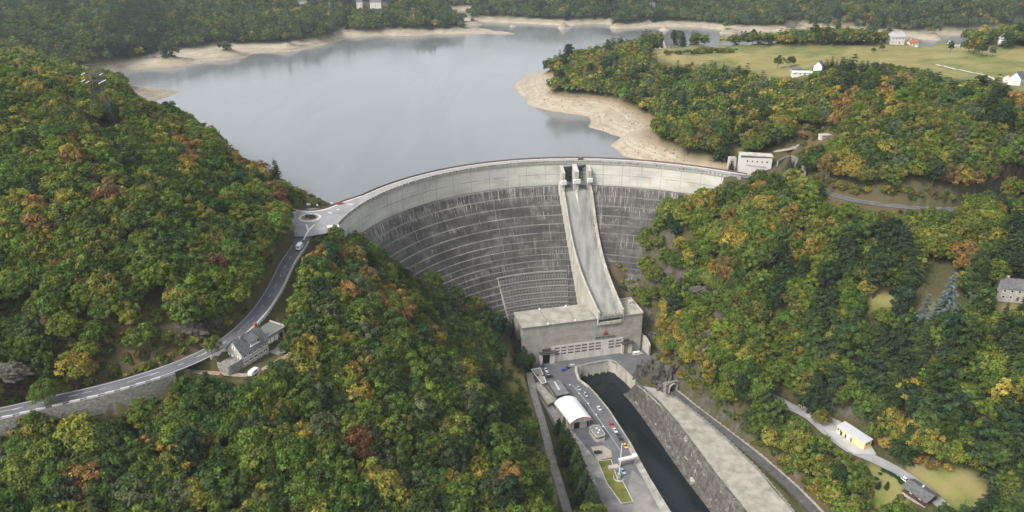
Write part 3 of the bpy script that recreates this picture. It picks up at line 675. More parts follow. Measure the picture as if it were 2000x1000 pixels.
def dam_dark(name='dark_dam_concrete', pale=0.0):
    t = NT(name); a, z, nz = arc_nodes(t)
    v = t.comb(a, z, 0.0)
    def sc(x, y):
        m = t.add('ShaderNodeMapping'); m.inputs['Scale'].default_value = (x, y, 1); t.l.new(v, m.inputs[0]); return m.outputs[0]
    c = t.ramp(t.noise(sc(.05, .09), 1, 6, .65), [(.3, (.058, .053, .048)), (.5, (.092, .085, .077)), (.72, (.15, .14, .127))])
    st = t.noise(sc(.5, .05), 1, 8, .75)
    c = t.mix(t.rng(st, .44, .66, 0, .8), c, (.038, .036, .035))
    tier = t.noise(sc(.012, .2), 1, 3, .6); c = t.mix(t.rng(tier, .42, .62, 0, .5), c, (.055, .052, .05))
    # white lime runs: fine vertical streaks gathered in patches
    fine = t.noise(sc(1.1, .075), 1, 6, .75); patch = t.noise(sc(.045, .13), 1, 5, .65)
    up = t.rng(z, -34, -17, -.02, .16)
    pm = t.rng(t.math('ADD', patch, up), .46, .62)
    c = t.mix(t.math('MULTIPLY', pm, t.rng(fine, .5, .66, 0, .8)), c, (.45, .43, .4))
    fr = t.math('ABSOLUTE', t.math('SUBTRACT', t.math('FRACT', t.math('DIVIDE', a, 13.4)), .5))
    jm = t.math('MULTIPLY', t.rng(fr, .475, .488), t.rng(t.noise(sc(.1, .11), 1, 4), .48, .58))
    c = t.mix(t.math('MULTIPLY', jm, .42), c, (.36, .34, .32))
    mot = t.noise(sc(.085, .16), 1, 7, .7); c = t.mix(t.rng(mot, .5, .68, 0, .55), c, (.22, .208, .19)); c = t.mix(t.rng(t.noise(sc(.33, .02), 1, 5, .7), .56, .7, 0, .6), c, (.035, .033, .031))
    blot = t.noise(sc(.2, .35), 1, 5, .7)
    c = t.mix(t.rng(blot, .67, .73, 0, .75), c, (.47, .45, .43))
    tread = t.ramp(t.noise(sc(.3, .5), 1, 6, .7), [(.3, (.12, .115, .108)), (.6, (.21, .2, .185))])  # paler tone for upward faces: skylight on the treads put into the colour
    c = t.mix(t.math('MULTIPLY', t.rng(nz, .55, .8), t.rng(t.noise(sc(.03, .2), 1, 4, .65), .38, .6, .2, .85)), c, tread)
    if pale: c = t.mix(pale, c, (.34, .325, .3))
    t.principled(c, .92, t.bump(t.noise(sc(.7, 1.2), 1, 6, .65), .5, .3), .12); return t.m
M_DL, M_DD = dam_light(), dam_dark()
M_CONC = mottled('weathered_concrete', [(.3, (.2, .19, .165)), (.5, (.3, .285, .25)), (.7, (.4, .385, .345))], .25, .9, (1, 1, .35))
M_CONC2 = mottled('stained_pale_concrete', [(.28, (.24, .225, .19)), (.5, (.4, .375, .32)), (.7, (.5, .48, .42))], .3, .9, (1, 1, .3))
M_CHUTE = mottled('worn_chute_concrete', [(.3, (.14, .138, .128)), (.46, (.225, .22, .2)), (.6, (.3, .29, .262)), (.74, (.17, .163, .148))], .16, .9, (1.5, .38, .3))
M_ASPH = mottled('asphalt', [(.3, (.095, .095, .1)), (.55, (.125, .125, .13)), (.75, (.16, .158, .158))], .12, .9, (1, 1, 1), .15, 6, .02)
M_ASPH2 = mottled('worn_pale_asphalt', [(.3, (.2, .2, .2)), (.55, (.26, .258, .255)), (.75, (.32, .315, .31))], .15, .9, (1, 1, 1), .15, 6, .02)
M_LINE = paint('white_road_paint', (.55, .55, .53), .7, .15, 1.5)
M_PALE = mottled('pale_pavement', [(.3, (.4, .38, .35)), (.7, (.55, .53, .49))], .3)
M_STONE = mottled('grey_masonry', [(.3, (.1, .095, .085)), (.5, (.19, .18, .16)), (.7, (.3, .285, .26))], .9, .92, (1, 1, 1.8), .6, 1.2, .3)
M_DARK = paint('dark_opening', (.012, .012, .013), .7)
M_GLASS = paint('dark_window_glass', (.02, .022, .025), .12, .2, .5, .5)
M_STEEL = paint('dark_grey_steel', (.055, .065, .08), .5, .25, .7)
M_BROWN = paint('brown_railing_paint', (.10, .07, .055), .7, .25, 1)
M_WHITE = paint('white_paint', (.78, .78, .76), .5, .06)
M_METAL = paint('galvanised_metal', (.3, .31, .32), .45, .2, .5, .5, .5)

dam = thing('dam', 'curved concrete arch dam with pale top band, dark stepped face and central spillway', 'dam', (44, 495, 0))
def dpart(mb, name, mats, parent=dam, **k):
    o = mb.build(name, mats, None, **k); o.parent = parent; o.matrix_parent_inverse = Matrix.Translation((44, 495, 0)).inverted() if parent is dam else Matrix(); return o
NTH = 170
THS = np.linspace(TH0, TH1, NTH)
def sweep(mb, prof, ths=THS):
    mb.grid([[dam_p(th, o, z) for th in ths] for o, z in prof])
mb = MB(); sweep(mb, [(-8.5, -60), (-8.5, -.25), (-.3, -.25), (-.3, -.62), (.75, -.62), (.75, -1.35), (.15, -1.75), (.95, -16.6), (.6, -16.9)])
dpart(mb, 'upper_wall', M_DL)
LED = [(-16.4, 1.0), (-22.5, 4.7), (-28.5, 8.3), (-34.5, 11.9), (-39.8, 15.0), (-45.0, 18.2), (-49.6, 20.9), (-53.8, 23.4), (-57.8, 25.8), (-61.4, 28.0), (-65.0, 30.2), (-68.4, 32.2), (-72.9, 34.9), (-76.8, 37.2), (-80.4, 39.4), (-83.6, 41.3), (-86.6, 43.1), (-90.5, 45.5), (-94.5, 48), (-99, 50.5)]
prof = [(.6, -16.9)]
for (z0, o0), (z1, o1) in zip(LED[:-1], LED[1:]):
    w = (o1-o0)*.52
    zz = z0 if z0 < -17 else -16.95
    prof += [(o0+w, zz-.12), (o1, z1)]
prof += [(53, -99.2), (54, -122)]
mb = MB(); sweep(mb, prof); dpart(mb, 'stepped_face', M_DD)
mb = MB()                                                      # downstream parapet: plinth, posts and coping
sweep(mb, [(.2, -.62), (.2, .55), (.45, .55), (.45, .8), (-.15, .8), (-.15, .55), (.0, .55), (.0, -.62)])
for th in np.linspace(TH0+.01, TH1-.01, 120):
    p = dam_p(th, .55, -.6); mb.box(p, (.7, .5, 1.5), th)
dpart(mb, 'parapet', M_CONC)
def th_at(px, py, z):
    p = un(px, py, z); return math.atan2(p.y-DC[1], p.x-DC[0])
thJ = th_at(700, 381, 0); THU = np.linspace(TH0, thJ, NTH)
mb = MB(); sweep(mb, [(-6.9, -.24), (-6.9, -.02), (-8.4, -.02)], THU); sweep(mb, [(-.35, -.24), (-.35, -.04), (-1.2, -.04), (-1.2, -.24)]); dpart(mb, 'sidewalk', M_PALE)
mb = MB(); sweep(mb, [(-8.1, -.02), (-8.1, .95), (-8.5, .95), (-8.5, -.3)], THU)
dpart(mb, 'upstream_parapet', M_BROWN)
mb = MB(); sweep(mb, [(-1.25, -.235), (-6.85, -.235)]); o = structure(mb.build('crest_road', M_ASPH2))
mb = MB()
for o_ in (-1.6, -6.5):
    sweep(mb, [(o_, -.228), (o_-.18, -.228)], THU)
structure(mb.build('crest_road_edge_lines', M_LINE))
# pale lower galleries beside the spillway
def th_at(px, py, z):
    p = un(px, py, z); return math.atan2(p.y-DC[1], p.x-DC[0])
tA, tB = th_at(982, 556, -70), th_at(1116, 560, -70)
mb = MB(); ths = np.linspace(tB, tA, 40)
for (z0, o0), (z1, o1) in zip(LED[11:-2], LED[12:-1]):
    sweep(mb, [(o1+.9, z1+.05), (o1+.9, z1+.5), (o1-1.2, z1+.5)], ths)
    for k, th in enumerate(np.linspace(tB+.004, tA-.004, 44)):
        p = dam_p(th, o1+.4, z1+.5); mb.box(p, (.45, .42, (z0-z1)*.75), th)
sweep(mb, [(LED[11][1]+.5, LED[11][0]), (LED[11][1]+.5, LED[11][0]+.55), (LED[11][1]-1.5, LED[11][0]+.55)], ths)
dpart(mb, 'ledge_gallery', dam_dark('pale_gallery_concrete', .8))
mb = MB()                                                      # stair climbing the galleries' left edge
for (z0, o0), (z1, o1) in zip(LED[11:-2], LED[12:-1]):
    for k in range(5):
        f = k/5; p = dam_p(tA+.004, o0+(o1-o0)*f+.6, z0+(z1-z0)*f-.6); mb.box(p, (1.0, .9, 1.2), tA)
dpart(mb, 'face_stair', M_CONC2)

# ---- spillway
SA = (un(1093, 326, -3)+un(1153, 326, -3))/2; SB = (un(1170, 622, -81)+un(1215, 612, -81))/2
sd = Vector((SB.x-SA.x, SB.y-SA.y, 0)); SL = sd.length; sd.normalize(); sn = Vector((-sd.y, sd.x, 0))     # sn points right when looking downstream? fixed below
if sn.x < 0: sn = -sn
def ray_plane(px, py):
    """photo pixel -> (distance along the chute axis, z) on the vertical plane through the axis"""
    u, v = (px-1000)/FPX, (py-500)/FPX
    d = Vector((u, CP-v*SP, -SP-v*CP)); n = sn
    t = (SA.dot(n))/(d.x*n.x+d.y*n.y)
    P = d*t; return (P.x-SA.x)*sd.x+(P.y-SA.y)*sd.y, HC+P.z
flo = [ray_plane(*p) for p in ((1127, 368), (1130, 395), (1136, 440), (1145, 490), (1156, 530), (1169, 565), (1182, 595), (1191, 615))]
flo.sort()
fs, fz = [a for a, b in flo], [b for a, b in flo]
S_END = SL+1.0
ss = np.concatenate([[0.0], np.linspace(fs[0], S_END, 26)])
zf = np.interp(ss, fs, fz); zf[0] = fz[0]+1.0
k = np.ones(5)/5; zfp = np.concatenate([[zf[0]]*2, zf, [zf[-1]]*2]); zf = np.convolve(zfp, k, 'valid'); zf[-1] += .6
def hw(s): return 11.0+(8.9-11.0)*min(max(s/SL, 0), 1)
def sp(s, o, z): return Vector((SA.x+sd.x*s+sn.x*o, SA.y+sd.y*s+sn.y*o, z))
spill = bpy.data.objects.new('spillway', None)
mb = MB(); mb.grid([[sp(s, -hw(s)+1.2, z), sp(s, 0, z), sp(s, hw(s)-1.2, z)] for s, z in zip(ss, zf)])
e = ss[-1]; mb.face([sp(e, -hw(e)+1.2, zf[-1]), sp(e, hw(e)-1.2, zf[-1]), sp(e, hw(e)-1.2, zf[-1]-2.2), sp(e, -hw(e)+1.2, zf[-1]-2.2)])
mb.face([sp(e, -hw(e)+1.2, zf[-1]-2.2), sp(e, hw(e)-1.2, zf[-1]-2.2), sp(e-3, hw(e)-1.2, zf[-1]-4), sp(e-3, -hw(e)+1.2, zf[-1]-4)])
chute = mb.build('spillway', M_CHUTE); chute.parent = dam; chute.matrix_parent_inverse = Matrix.Translation((44, 495, 0)).inverted()
spill = chute
s2 = np.concatenate([[-2.0, 2.0], ss[2:]]); z2 = np.concatenate([[zf[1]]*2, zf[2:]])
for sg in (-1, 1):
    mb = MB(); rows = []
    for s, z in zip(s2, z2):
        top = z+4.2+max(0, (8-s)/10*3.2); top = min(top, -.9)
        if s > SL-6: top -= (s-SL+6)*.12
        h = hw(s)
        rows.append([sp(s, sg*(h-1.2), z-.6), sp(s, sg*(h-1.2), top), sp(s, sg*h, top), sp(s, sg*(h+.0), top-2.2), sp(s, sg*(h+.25), max(-109, min(top-4, z-70)) if s < SL-2.5 else z-5)])
    mb.grid(rows); mb.face(rows[-1]); mb.face(rows[0])
    for r in (-1,):
        pass
    dpart(mb, 'chute_wall', M_CONC2, chute)
# coping strip on the left wall, piers, gates, hoist blocks
for o_, w_ in ((-9.6, 2.2), (-.2, 3.6), (9.6, 2.2)):
    mb = MB()
    a = [sp(-1.5, o_-w_/2, 0), sp(-1.5, o_+w_/2, 0), sp(4.5, o_+w_/2*.9, 0), sp(4.5, o_-w_/2*.9, 0)]
    mb.prism(a, fz[0]-3, [-1.4, -1.4, -5.2, -5.2]); dpart(mb, 'pier', M_CONC2, chute)
    mb = MB(); hw_ = w_/2+.75
    a = [sp(3.6, o_-hw_, 0), sp(3.6, o_+hw_, 0), sp(5.6, o_+hw_, 0), sp(5.6, o_-hw_, 0)]
    mb.prism(a, -13.4, -10.6); dpart(mb, 'hoist_block', paint('whitewashed_concrete', (.62, .62, .6), .8), chute)
for o_ in (-5.1, 4.9):
    mb = MB(); rows = []
    for k in range(9):
        f = k/8; rows.append([sp(-.2-1.3*math.sin(f*1.5), o_+x, -2.2-11.5*f) for x in (-3.3, 3.3)])
    mb.grid(rows)
    for k in range(4):
        z = -3.2-k*2.6; mb.prism([sp(-.6, o_-3.2, 0), sp(-.6, o_+3.2, 0), sp(.1, o_+3.2, 0), sp(.1, o_-3.2, 0)], z-.25, z)
    for k in range(4):
        x = -2.7+k*1.8; mb.prism([sp(-.6, o_+x-.16, 0), sp(-.6, o_+x+.16, 0), sp(.15, o_+x+.16, 0), sp(.15, o_+x-.16, 0)], -13.5, -2.4)
    dpart(mb, 'spillway_gate', M_STEEL, chute)
mb = MB()                                                      # low pale splitter ridge down the chute from the middle pier
rows = []
for s in np.linspace(4, 13, 8):
    z = np.interp(s, ss, zf); w = 1.3*(1-(s-4)/10); rows.append([sp(s, -.2-w, z-.1), sp(s, -.2-w*.5, z+1.4*(1-(s-4)/9.5)), sp(s, -.2+w*.5, z+1.4*(1-(s-4)/9.5)), sp(s, -.2+w, z-.1)])
mb.grid(rows); dpart(mb, 'pier_tail', M_CONC2, chute)
mb = MB()                                                      # flip teeth at the lip
for k in range(6):
    o_ = -6.2+k*2.4; mb.hexa([sp(e-3.2, o_-.35, zf[-1]-.2), sp(e-3.2, o_+.35, zf[-1]-.2), sp(e-.3, o_+.35, zf[-1]-.2), sp(e-.3, o_-.35, zf[-1]-.2), sp(e-2.6, o_-.3, zf[-1]+.5), sp(e-2.6, o_+.3, zf[-1]+.5), sp(e-.4, o_+.3, zf[-1]+1.0), sp(e-.4, o_-.3, zf[-1]+1.0)])
dpart(mb, 'lip_teeth', M_CONC, chute)

# ------------------------------------------------------------------ powerhouse
PO = un(1045, 712, YARD); PX = (un(1250, 684, YARD)-PO); PW = PX.length; PX.normalize(); PY = Vector((-PX.y, PX.x, 0))
PANG = math.atan2(PX.y, PX.x)
def fac(px, py):
    """photo pixel -> (u, z) on the powerhouse front"""
    u, v = (px-1000)/FPX, (py-500)/FPX
    d = Vector((u, CP-v*SP, -SP-v*CP)); t = (PO.x*PY.x+PO.y*PY.y)/(d.x*PY.x+d.y*PY.y); P = d*t
    return (P.x-PO.x)*PX.x+(P.y-PO.y)*PX.y, HC+P.z
def pz(px, py): 
    return fac(990+px/5, 560+py/5)
def pl(u, v, z): return Vector((u, v, z-YARD))     # local to the powerhouse empty
ph = thing('powerhouse', 'large grey concrete powerhouse with rows of windows at the foot of the dam', 'powerhouse', (PO.x, PO.y, YARD), PANG)
UL, UR = pz(150, 400)[0], pz(1325, 300)[0]
UC0 = fac(1166, 640)[0]; UC1 = fac(1211, 640)[0]
H = ROOF-YARD
def rect(u0, u1, v0, v1): return [(u0, v0), (u1, v0), (u1, v1), (u0, v1)]
t = NT('board_marked_concrete'); w = t.coords('Object'); 
def mapv(t, v, s):
    m = t.add('ShaderNodeMapping'); m.inputs['Scale'].default_value = s; t.l.new(v, m.inputs[0]); return m.outputs[0]
c = t.ramp(t.noise(mapv(t, w, (.12, .12, .2)), 1, 6, .65), [(.3, (.24, .225, .19)), (.5, (.335, .315, .275)), (.7, (.42, .4, .355))])
c = t.mix(t.rng(t.noise(mapv(t, w, (.03, .03, 2.2)), 1, 3, .6), .48, .62, 0, .4), c, (.16, .15, .13))
c = t.mix(t.rng(t.noise(mapv(t, w, (1.2, 1.2, .06)), 1, 5, .7), .52, .7, 0, .5), c, (.15, .14, .12))
zz = t.sep(w)[2]
c = t.mix(t.rng(t.math('ADD', zz, t.math('MULTIPLY', t.noise(w, .4, 4), 3.0)), 25.5, 29.0, 0, .6), c, (.13, .125, .115))
t.principled(c, .92, t.bump(t.noise(mapv(t, w, (.3, .3, 4)), 1, 3), .25, .1), .12); M_PH = t.m
mb = MB(); g = 2.6
mb.prism(rect(UL, UC0-.02, 0, 21), -6, H); mb.prism(rect(UC0, UC1, .25, 21), -6, H-2.7); mb.prism(rect(UC1+.02, UR, -.0, 21), -6, H)
wall = mb.build('wall', M_PH, ph)
mb = MB(); mb.prism(rect(UC0-.3, UC1+.3, -.9, -.004), H-4.4, H-2.4); mb.build('lip_beam', M_CONC2, ph)
M_ROOF = mottled('stained_roof_concrete', [(.3, (.2, .185, .155)), (.5, (.3, .28, .235)), (.7, (.4, .375, .32))], .16)
for u0, u1 in ((UL-.4, UL+17), (UL+17.3, UL+35), (UL+35.3, UC0-1.2)):
    mb = MB(); mb.prism(rect(u0, u1, -.35, 21.2), H+.003, H+.45); mb.build('roof_slab', M_ROOF, ph)
mb = MB(); mb.prism(rect(UC1+1.2, UR+.3, -.35, 21.2), H+.003, H+.4); mb.build('roof_slab', M_ROOF, ph)
mb = MB()
for r in (rect(UC1+1.3, UR+.3, 20.6, 21.2), rect(UR-.3, UR+.3, 0, 20.6)): mb.prism(r, H+.4, H+1.3)
mb.build('roof_parapet', M_CONC2, ph)
mb = MB(); mb.prism(rect(UR-4.2, UR-1.2, 13, 15.5), H+.4, H+2.4); mb.build('roof_hatch', M_CONC2, ph)
for u0 in (UL+17.1, UL+35.1):
    for v0 in (.3, 20.3):
        mb = MB(); mb.prism(rect(u0-.5, u0+.5, v0-.5, v0+.5), H+.45, H+1.3); mb.build('roof_vent', M_WHITE, ph)
# pale painted lower front
M_PFRONT = mottled('pale_painted_render', [(.3, (.42, .38, .335)), (.5, (.55, .505, .455)), (.7, (.62, .585, .535))], .35, .85, (1, 1, .35))
ub0 = pz(425, 700)[0]; ub1 = pz(1125, 600)[0]; zt = pz(460, 580)[1]-YARD
mb = MB(); mb.prism(rect(ub0, ub1, -.16, -.003), 0, zt); mb.build('front_panel', M_PFRONT, ph)
M_FRAME = paint('window_frame_paint', (.3, .27, .24), .6)
cols = [(465, 515), (530, 580), (597, 650), (665, 716), (730, 782), (797, 849), (864, 915), (990, 1043), (1060, 1111)]
zr = [(pz(465+x, y)[1]-YARD) for x, y in ((0, 596), (0, 611), (0, 624), (0, 639), (0, 652), (0, 668))]
for a, b in cols:
    ua, ub = pz(a, 600 if a < 950 else 560)[0], pz(b, 600 if a < 950 else 560)[0]
    for r in range(3):
        zt_, zb_ = zr[2*r], zr[2*r+1]
        mb = MB(); mb.prism(rect(ua, ub, -.22, -.162), zb_, zt_)
        fr = mb.build('window', M_FRAME, ph)
        mb = MB(); n = 4; wv = (ub-ua)/n
        for k in range(n): mb.prism(rect(ua+k*wv+.16, ua+(k+1)*wv-.16, -.25, -.222), zb_+.14, zt_-.14)
        mb.build('pane', M_GLASS, fr)
def portal(x0, x1, ytop, ybot, d0, d1, dtop, canopy, grate, doormat, xref):
    """projecting doorway: surround, door, canopy, louvre"""
    u0, ztop = pz(x0, ytop); u1 = pz(x1, ytop)[0]; ztop = min(ztop, pz(x0, ytop)[1])-YARD
    ud0, ud1 = pz(d0, ybot)[0], pz(d1, ybot)[0]; zd = pz(d0, dtop)[1]-YARD
    mb = MB(); mb.prism(rect(u0, ud0, -1.6, -.003), -.2, ztop); mb.prism(rect(ud1, u1, -1.6, -.003), -.2, ztop); mb.prism(rect(ud0+.003, ud1-.003, -1.5, -.003), zd, ztop-.01)
    mb.build('doorway', M_PFRONT, ph)
    mb = MB(); mb.prism(rect(ud0+.01, ud1-.01, -.35, -.17), 0, zd-.01); mb.build('door', doormat, ph)
    cu0, cz = pz(canopy[0], canopy[2]); cu1 = pz(canopy[1], canopy[2])[0]; cz = ztop+.01
    mb = MB(); mb.prism(rect(cu0, cu1, -3.0, -.003), cz, cz+.55); mb.build('canopy', paint('dark_canopy', (.07, .062, .055), .8), ph)
    gu0, gu1 = pz(grate[0], grate[2])[0], pz(grate[1], grate[2])[0]
    mb = MB(); mb.prism(rect(gu0, gu1, -.9, -.003), cz+.56, cz+2.6)
    for k in range(5): mb.prism(rect(gu0+.1, gu1-.1, -1.0, -.91), cz+.7+k*.38, cz+.86+k*.38)
    mb.build('louvre', paint('brown_louvre', (.085, .07, .06), .7), ph)
portal(318, 462, 645, 735, 342, 415, 658, (312, 480, 640), (345, 425, 610), M_DARK, 0)
portal(1118, 1218, 545, 625, 1132, 1180, 555, (1112, 1228, 535), (1140, 1185, 515), paint('tan_roller_door', (.33, .28, .2), .7), 0)
# lettering and emblem
M_LET = paint('black_letters', (.03, .03, .032), .5); M_RED = paint('red_emblem_paint', (.52, .06, .03), .5, .1)
def text_mesh(txt, size, name, mat, parent, loc, rot, depth=.06, width=None, bold=0.0):
    cu = bpy.data.curves.new('lettering', 'FONT'); cu.body = txt; cu.size = size; cu.extrude = depth; cu.align_x = 'LEFT'; cu.offset = bold
    ob = bpy.data.objects.new('lettering', cu); COL.objects.link(ob)
    bpy.context.view_layer.update()
    dg = bpy.context.evaluated_depsgraph_get(); me = bpy.data.meshes.new_from_object(ob.evaluated_get(dg))
    bpy.data.objects.remove(ob); bpy.data.curves.remove(cu)
    o = bpy.data.objects.new(name, me); COL.objects.link(o); me.materials.clear(); me.materials.append(mat)
    xs = [v.co.x for v in me.vertices]; w0 = max(xs)-min(xs)
    if width:
        for v in me.vertices: v.co.x = (v.co.x-min(xs))*width/w0
    o.parent = parent; o.location = loc; o.rotation_euler = rot
    return o
lu0, lz0 = pz(865, 511); lu1, lz1 = pz(1056, 487)
text_mesh('BORT LES ORGUES', 1.9, 'lettering', M_LET, ph, (lu0, -.08, lz0-YARD), (math.pi/2, 0, 0), .05, lu1-lu0, .0)
eu, ez = pz(964, 440)
mb = MB(); 
for k in range(5):                                            # five red blades round a small open centre
    a = math.pi/2+k*2*math.pi/5
    for da, r0, r1 in ((0, .45, 1.75),):
        p = [(eu+math.cos(a)*r1, ez-YARD+math.sin(a)*r1), (eu+math.cos(a+.62)*.8, ez-YARD+math.sin(a+.62)*.8), (eu+math.cos(a)*r0, ez-YARD+math.sin(a)*r0), (eu+math.cos(a-.62)*.8, ez-YARD+math.sin(a-.62)*.8)]
        for y0 in (-.22,): mb.hexa([(x, y0, z) for x, z in p]+[(x, -.02, z) for x, z in p])
mb.build('emblem', M_RED, ph)
du0, dz0 = pz(944, 473); du1 = pz(987, 466)[0]
text_mesh('EDF', 1.7, 'lettering', M_LET, ph, (du0, -.1, dz0-YARD), (math.pi/2, 0, 0), .05, du1-du0, .01)
# ------------------------------------------------------------------ roads, quay and walls
def side(P):
    """left-hand normals along a polyline"""
    N = []
    for i in range(len(P)):
        a, b = P[max(i-1, 0)], P[min(i+1, len(P)-1)]; d = Vector((b.x-a.x, b.y-a.y, 0)).normalized(); N.append(Vector((-d.y, d.x, 0)))
    return N
def ribbon(mb, P, o0, o1, dz):
    N = side(P); mb.grid([[p+n*o0+Vector((0, 0, dz)) for p, n in zip(P, N)], [p+n*o1+Vector((0, 0, dz)) for p, n in zip(P, N)]])
def dashes(mb, P, off, w, dz, on, gap):
    acc = 0; N = side(P); run = []
    for i in range(len(P)):
        if i: acc += (P[i]-P[i-1]).length
        if acc % (on+gap) < on: run.append(i)
        else:
            if len(run) > 1: mb.grid([[P[k]+N[k]*(off-w)+Vector((0, 0, dz)) for k in run], [P[k]+N[k]*(off+w)+Vector((0, 0, dz)) for k in run]])
            run = []
    if len(run) > 1: mb.grid([[P[k]+N[k]*(off-w)+Vector((0, 0, dz)) for k in run], [P[k]+N[k]*(off+w)+Vector((0, 0, dz)) for k in run]])
def fine(P, step=1.0):
    Q = []
    for a, b in zip(P[:-1], P[1:]):
        n = max(1, int((b-a).length/step))
        for k in range(n): Q.append(a.lerp(b, k/n))
    Q.append(P[-1]); return Q
def wall_strip(mb, P, o0, o1, zb, zt):
    """solid wall along a polyline between offsets o0 and o1; zb / zt relative to the line"""
    N = side(P); rows = []
    for o, z in ((o0, zb), (o0, zt), (o1, zt), (o1, zb)): rows.append([p+n*o+Vector((0, 0, z)) for p, n in zip(P, N)])
    mb.grid(rows); 
    for i in (0, -1): mb.face([r[i] for r in rows])
M_ROAD = mottled('main_road_asphalt', [(.3, (.085, .085, .09)), (.55, (.11, .11, .115)), (.75, (.145, .145, .148))], .1, .88, (1, 1, 1), .15, 6, .02)
M_GRAVEL = mottled('pale_gravel', [(.3, (.22, .2, .17)), (.55, (.31, .29, .255)), (.75, (.4, .375, .33))], .3, .95, (1, 1, 1), .3, 4, .05)
mb = MB(); ribbon(mb, LEFT_ROAD, -3.9, 3.9, 0); structure(mb.build('main_road', M_ROAD))
LF = fine(LEFT_ROAD)
mb = MB(); ribbon(mb, LEFT_ROAD[:-4], 3.15, 3.33, .006); ribbon(mb, LEFT_ROAD[:-6], -3.4, -3.2, .006); dashes(mb, LF, 0.1, .09, .006, 4, 5.5); dashes(mb, LF[20:110], .55, .08, .006, 9, 14)
structure(mb.build('main_road_markings', M_LINE))
mb = MB(); ribbon(mb, RIGHT_ROAD, -3.2, 3.2, 0); structure(mb.build('right_bank_road', M_ROAD))
mb = MB(); dashes(mb, fine(RIGHT_ROAD), 0, .08, .006, 3, 6); ribbon(mb, RIGHT_ROAD, 2.75, 2.9, .006); ribbon(mb, RIGHT_ROAD, -2.9, -2.75, .006); structure(mb.build('right_bank_road_markings', M_LINE))
mb = MB(); ribbon(mb, UP_ROAD, -2.4, 2.4, .02); structure(mb.build('upper_lane', M_GRAVEL))
mb = MB(); ribbon(mb, PATH, -1.9, 1.9, .02); structure(mb.build('gravel_path', M_GRAVEL))
mb = MB(); ribbon(mb, TRACK, -2.6, 2.6, .02); structure(mb.build('valley_track', mottled('dark_track', [(.3, (.06, .058, .055)), (.55, (.09, .087, .083)), (.75, (.14, .13, .12))], .3)))
mb = MB(); ribbon(mb, TRACK, 2.7, 4.3, .03); structure(mb.build('track_verge', M_GRAVEL))
mb = MB(); ribbon(mb, HOUSE_TRACK, -1.3, 1.3, .03); structure(mb.build('house_track', mottled('earth_track', [(.3, (.2, .14, .09)), (.55, (.3, .24, .17)), (.75, (.4, .35, .27))], .5)))
mb = MB(); ribbon(mb, FIELD_ROAD, -1.6, 1.6, 1.0); structure(mb.build('field_lane', M_PALE))
fr_ = FIELD_ROAD
for p in fr_: p.z = gz(p.x, p.y)
mb = MB(); ribbon(mb, fr_, -1.5, 1.5, .25); bpy.data.objects.remove(bpy.data.objects['field_lane']); structure(mb.build('field_lane', M_PALE))
mb = MB(); ribbon(mb, YELLOW_ROAD, -3.4, 3.2, 0); structure(mb.build('valley_road', M_ASPH2))
PEN_M = outline([(1536, 790), (1575, 812), (1610, 838), (1640, 868), (1668, 886), (1712, 888), (1700, 868), (1640, 822), (1605, 808), (1560, 790)], -85)
mb = MB(); mb.face([Vector((p.x, p.y, -84.97)) for p in PEN_M]); structure(mb.build('depot_yard', mottled('pale_depot_surface', [(.3, (.3, .29, .275)), (.6, (.38, .37, .35)), (.8, (.45, .435, .41))], .2)))
# roundabout
mb = MB(); mb.face([(RB_C.x+15.5*math.cos(a), RB_C.y+15.0*math.sin(a), -.03) for a in np.linspace(0, 2*math.pi, 48, False)])
q = [un(620, 410), un(660, 396), un(700, 388), un(690, 408), un(660, 436), un(636, 456), un(600, 462), un(575, 462), un(570, 420)]
M_RB = mottled('worn_grey_asphalt', [(.3, (.19, .19, .193)), (.55, (.235, .235, .235)), (.75, (.29, .288, .285))], .12, .9, (1, 1, 1), .15, 6, .02)
structure(mb.build('roundabout_road', M_RB))
mb = MB(); mb.face([Vector((p.x, p.y, -.036)) for p in q]); structure(mb.build('bridgehead_road', M_RB))
mb = MB()
for r0, r1, n0, n1 in ((13.4, 13.75, 0, 48),):
    a = np.linspace(rad(70), rad(200), 40); mb.grid([[(RB_C.x+r*math.cos(x), RB_C.y+r*math.sin(x), -.022) for x in a] for r in (r0, r1)])
def mark(mb, pts, z=-.018): mb.face([un(x, y, z) for x, y in pts])
z5 = lambda x, y: (540+x/8.333, 380+y/8.333)
for poly in ([(470, 488), (500, 488), (525, 560), (605, 488), (628, 488), (540, 580), (450, 738), (430, 738), (505, 580)], [(235, 310), (235, 290), (330, 286), (330, 292)], [(830, 285), (850, 280), (905, 300), (890, 310)], [(965, 250), (1030, 228), (1010, 250)], [(1130, 158), (1150, 150), (1260, 150), (1230, 165)]):
    mark(mb, [z5(*p) for p in poly])
structure(mb.build('roundabout_markings', M_LINE))
isl = thing('roundabout_island', 'round paved roundabout island with low dark planting and blue trim', 'traffic island', (RB_C.x, RB_C.y, -.03))
def disc(mb, r, z0, z1, n=40, e=1.0): mb.prism([(r*math.cos(a), r*e*math.sin(a)) for a in np.linspace(0, 2*math.pi, n, False)], z0, z1)
mb = MB(); disc(mb, 6.3, 0, .12); mb.build('apron', M_PALE, isl)
mb = MB(); disc(mb, 4.6, .121, .32); mb.build('planting_bed', mottled('bark_mulch', [(.3, (.1, .08, .06)), (.7, (.22, .19, .15))], 2), isl)
Rr = random.Random(4)
for k in range(14):
    a = Rr.uniform(0, 6.28); r = Rr.uniform(.6, 4.0); mb = MB(); mb.ball((r*math.cos(a), r*math.sin(a), .55), Rr.uniform(.4, .8), None, Rr.uniform(.4, .8), 8)
    mb.build('bush', paint('dark_bush_leaves', (.03, .04, .03), .9, .5, 3), isl)
mb = MB()
for k in range(9): mb.box((-2.6+k*.55, 1.5+.2*math.sin(k), .3), (.5, .5, 1.0), .1)
